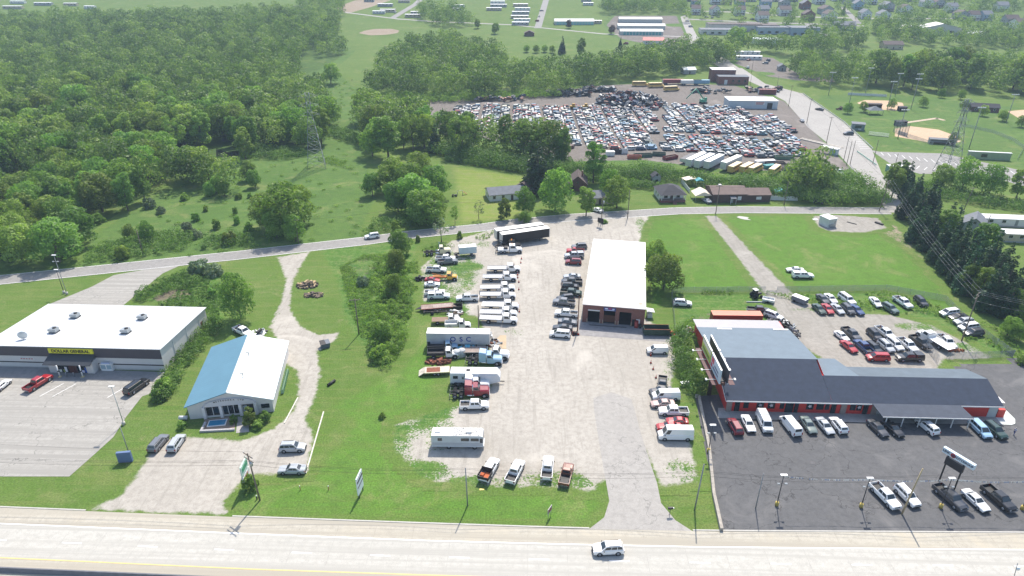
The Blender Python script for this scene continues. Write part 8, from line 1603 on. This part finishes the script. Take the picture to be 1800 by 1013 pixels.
faces = [(.1, 6.4, .6, .85, 'aab84a', 'c9c6b4'), (-6.8, -.4, .6, .85, 'b4c4cc', 'b03448'), (.1, 6.4, -.9, -.65, '3a3a40', None), (-6.8, -.4, -.9, -.65, '3a3a40', None)]
for k, (u0, u1, v0, v1, c1, c2) in enumerate(faces):
    o = BB(MB(), u0, u1, v0, v1, 7.6, 10.6).obj('billboard_face', mat('face_'+c1, c1, .5, 0, .05), t); BB(BB(MB(), u0-.06, u1+.06, v0-.03, v1+.03, 10.6, 10.7), u0-.06, u1+.06, v0-.03, v1+.03, 7.5, 7.6).obj('face_frame', WHITE, o)
    if k == 0: BB(MB(), u0+.2, u1-.2, v1, v1+.02, 9.4, 10.4).obj('face_print', mat('face_'+c2, c2, .5), o); BB(MB(), u0+.6, u1-.6, v1+.02, v1+.03, 8.2, 8.7).obj('face_print', mat('face_dark_green', '5a7a2a', .5), o)
    if k == 1: BB(MB(), -2.4, -.8, v1, v1+.02, 9.0, 10.2).obj('face_print', mat('face_'+c2, c2, .5), o); BB(BB(MB(), -5.6, -2.9, v1, v1+.02, 8.9, 9.3), -5.6, -2.0, v1, v1+.02, 8.1, 8.5).obj('face_print', mat('face_navy', '4a5a78', .5), o); BB(MB(), -1.6, -.7, v1, v1+.02, 7.9, 8.8).obj('face_print', mat('face_'+c2), o)
for u in (5.4, 2, -1.8, -5.2): 
    for v0, v1 in ((1.0, 2.9), (-2.9, -1.0)): o = BB(MB(), u-.04, u+.04, v0, v1, 7.45, 7.53).obj('lamp_arm', WHITE, t); BB(MB(), u-.3, u+.3, (v1-.15 if v0 > 0 else v0), (v1+.15 if v0 > 0 else v0+.3), 7.4, 7.6).obj('lamp_head', WHITE, t)
frame_obj("low_brush_panel", "grey panel lying in the brush by the billboard post", "panel", 1204, 678, .2, [('panel', MB().b2(-1, 1, -.4, .4, .5, .9), GALV)])
# lattice towers
def lattice(px, py, h, wb, wt, label, arms=(.70, .82, .94), m=None):
    x, y = G(px, py); t = thing("lattice_tower", label, "transmission tower", (x, y, hz(y)), R(15)); m = m or mat('lattice_steel', '8f9594', .6, .3, .1, 1); lv = 9
    def w_(s): return (wb+(wt-wb)*min(1, s/.75))/2
    legs = []
    for a, b in ((-1, -1), (1, -1), (1, 1), (-1, 1)):
        mb = MB(); q = [(a*w_(k/lv), b*w_(k/lv), h*k/lv) for k in range(lv+1)]; mb.path(q, .11, 4); mb.obj('leg', m, t)
    mb = MB()
    for k in range(lv):
        s0, s1 = k/lv, (k+1)/lv; c0 = [(a*w_(s0), b*w_(s0), h*s0) for a, b in ((-1, -1), (1, -1), (1, 1), (-1, 1))]; c1 = [(a*w_(s1), b*w_(s1), h*s1) for a, b in ((-1, -1), (1, -1), (1, 1), (-1, 1))]
        for i in range(4): j = (i+1) % 4; mb.tube(c0[i], c1[j], .06, n=3); mb.tube(c0[j], c1[i], .06, n=3); mb.tube(c1[i], c1[j], .06, n=3)
    mb.obj('bracing', m, t)
    for s in arms:
        z = h*s; ww = wt*.5
        mb = MB()
        for sd in (-1, 1): mb.tube((sd*ww, 0, z), (sd*(ww+wb*.42), 0, z+.5), .07, n=4); mb.tube((sd*ww, 0, z+1.6), (sd*(ww+wb*.42), 0, z+.5), .07, n=4); mb.tube((sd*(ww+wb*.42), 0, z+.5), (sd*(ww+wb*.42), 0, z-.8), .05, n=4)
        mb.obj('crossarm', m, t)
lattice(557, 294, 31, 7.5, 1.6, "tall lattice transmission tower at the meadow edge of the wood"); lattice(1663, 304, 30, 7, 1.5, "tall lattice transmission tower beside the ballpark parking lot")
# ballpark floodlight poles
for x, y, h, lb in ((1456, 168, 14, "floodlight pole at the small outfield's road corner"), (1492, 186, 16, "floodlight pole beside the small infield dugout"), (1521, 165, 16, "floodlight pole on the banner fence by the wood"), (1559, 194, 16, "floodlight pole on the small infield"), (1573, 170, 14, "floodlight pole at the end of the banner fence"), (1601, 192, 17, "floodlight pole between the two ballfields"), (1605, 178, 16, "floodlight pole closer to the wood between fields"), (1578, 244, 14, "pole behind the large infield backstop"), (1703, 262, 19, "tall floodlight pole at the green wall building"), (1768, 217, 15, "floodlight pole beside the corner infield")):
    a, b = G(x, y); t = thing("floodlight_pole", lb, "floodlight", (a, b, 0)); MB().tube((0, 0, 0), (0, 0, h), .2, .12, 8).obj('pole', GREYP, t)
    for k in range(4): MB().box((-1.5+k, -.1, h), (.7, .4, .5)).obj('lamp_head', OFFW, t)
    MB().b2(-1.9, 1.9, -.06, .06, h-.35, h-.25).obj('crossbar', GREYP, t)
# person walking by the light blue minivan
def person(px, py, label, shirt, trousers, rz, hgt=1.75):
    x, y = G(px, py); me = bpy.data.meshes.new('person'); s = hgt/1.75
    J = dict(pel=(0, 0, .95, .15), chest=(0, .02, 1.25, .17), neck=(0, .02, 1.48, .065), head=(0, .04, 1.62, .105), top=(0, .04, 1.70, .08), shl=(-.2, .02, 1.40, .07), ell=(-.27, .06, 1.13, .05), hal=(-.24, .18, .90, .04), shr=(.2, .02, 1.40, .07), elr=(.27, -.05, 1.13, .05), har=(.25, .02, .88, .04), hil=(-.1, 0, .88, .095), knl=(-.11, .16, .5, .07), anl=(-.11, .1, .09, .05), tol=(-.11, .28, .05, .045), hir=(.1, 0, .88, .095), knr=(.11, -.04, .5, .07), anr=(.11, -.26, .12, .05), tor=(.11, -.1, .05, .045))
    E = [('pel', 'chest'), ('chest', 'neck'), ('neck', 'head'), ('head', 'top'), ('chest', 'shl'), ('shl', 'ell'), ('ell', 'hal'), ('chest', 'shr'), ('shr', 'elr'), ('elr', 'har'), ('pel', 'hil'), ('hil', 'knl'), ('knl', 'anl'), ('anl', 'tol'), ('pel', 'hir'), ('hir', 'knr'), ('knr', 'anr'), ('anr', 'tor')]
    ks = list(J); me.from_pydata([(J[k][0]*s, J[k][1]*s, J[k][2]*s) for k in ks], [(ks.index(a), ks.index(b)) for a, b in E], []); o = bpy.data.objects.new('person', me); sc.collection.objects.link(o); me.skin_vertices or me.attributes
    sk = o.modifiers.new('skin', 'SKIN'); o.modifiers.new('sub', 'SUBSURF').levels = 1
    if not me.skin_vertices:
        bm = bmesh.new(); bm.from_mesh(me); bm.verts.layers.skin.verify(); bm.to_mesh(me); bm.free()
    for i, k in enumerate(ks): me.skin_vertices[0].data[i].radius = (J[k][3]*s, J[k][3]*s*(.75 if k in ('chest', 'pel') else 1))
    me.skin_vertices[0].data[0].use_root = True
    dg = bpy.context.evaluated_depsgraph_get(); m2 = bpy.data.meshes.new_from_object(o.evaluated_get(dg)); o.modifiers.clear(); o.data = m2
    skin = mat('skin_tone', 'b08468', .6); m2.materials.clear()
    for m in (skin, mat('shirt_'+shirt, shirt, .8), mat('trousers_'+trousers, trousers, .8), BLACK): m2.materials.append(m)
    for f in m2.polygons:
        z = f.center.z/s; ax_ = abs(f.center.x)/s; f.material_index = 3 if z < .1 else 2 if (z < .95 and ax_ < .2) else 1 if (z < 1.47 and (z > 1.1 or ax_ < .2)) else 0; f.use_smooth = True
    o['label'] = label; o['category'] = 'person'; o.location = (x, y, .05); o.rotation_euler = (0, 0, rz)
    h = MB().loft([[(r*math.cos(k*math.pi/5), .03+r*math.sin(k*math.pi/5), z) for k in range(10)] for r, z in ((.115*s, 1.64*s), (.12*s, 1.70*s), (.08*s, 1.77*s), (.02, 1.79*s))]); h.obj('hair', mat('grey_hair', '9a948c', .8), o); return o
person(1781.5, 765, "person in a pale shirt and blue trousers crossing the lot beyond the parked cars", 'b8b4c0', '2f3f78', R(100))
# --- haze over the whole valley
m = bpy.data.materials.new("haze"); m.use_nodes = True; nt = m.node_tree; nt.nodes.remove(nt.nodes["Principled BSDF"])
pv = nt.nodes.new("ShaderNodeVolumePrincipled"); pv.inputs["Color"].default_value = (.62, .80, 1.0, 1); pv.inputs["Density"].default_value = HAZE_D; pv.inputs["Anisotropy"].default_value = 0
nt.links.new(pv.outputs[0], nt.nodes["Material Output"].inputs["Volume"])
MB().b2(-2010, 2010, -310, 2010, -1.0, 170).obj("haze", m, kind='stuff')

pile("vehicle_parts", "metal racks and white parts stacked behind the gabled shop", 456, 588, 4.0, 4.5, 1.3, 34, [GALV, OFFW, DARKSTEEL], 2.0, 31)
frame_obj("parked_tractor", "small mower parked on the mown field beside the pale clump", "mower", 798, 346, .4, [('hood', MB().b2(0, 1.1, -.3, .3, .4, .8), DARKSTEEL), ('seat', MB().b2(-.6, -.2, -.25, .25, .5, 1.0), BLACK)]+[('wheel', MB().tube((x, s*.35, .25), (x, s*.55, .25), .25, n=12), TYRE) for x in (-.5, .8) for s in (-1, 1)])
frame_obj("play_set", "pale play set on the mown field behind the ranch house", "play set", 809, 343, .2, [('play_frame', MB().tube((-1, -.6, 0), (-1, 0, 1.8), .06).tube((-1, .6, 0), (-1, 0, 1.8), .06).tube((1, -.6, 0), (1, 0, 1.8), .06).tube((1, .6, 0), (1, 0, 1.8), .06).tube((-1, 0, 1.8), (1, 0, 1.8), .06), GALV), ('slide', MB().slab([(1, -.3, 1.4), (1, .3, 1.4), (2.6, .3, .1), (2.6, -.3, .1)], .06), mat('slide_red', 'a85a50', .5))])
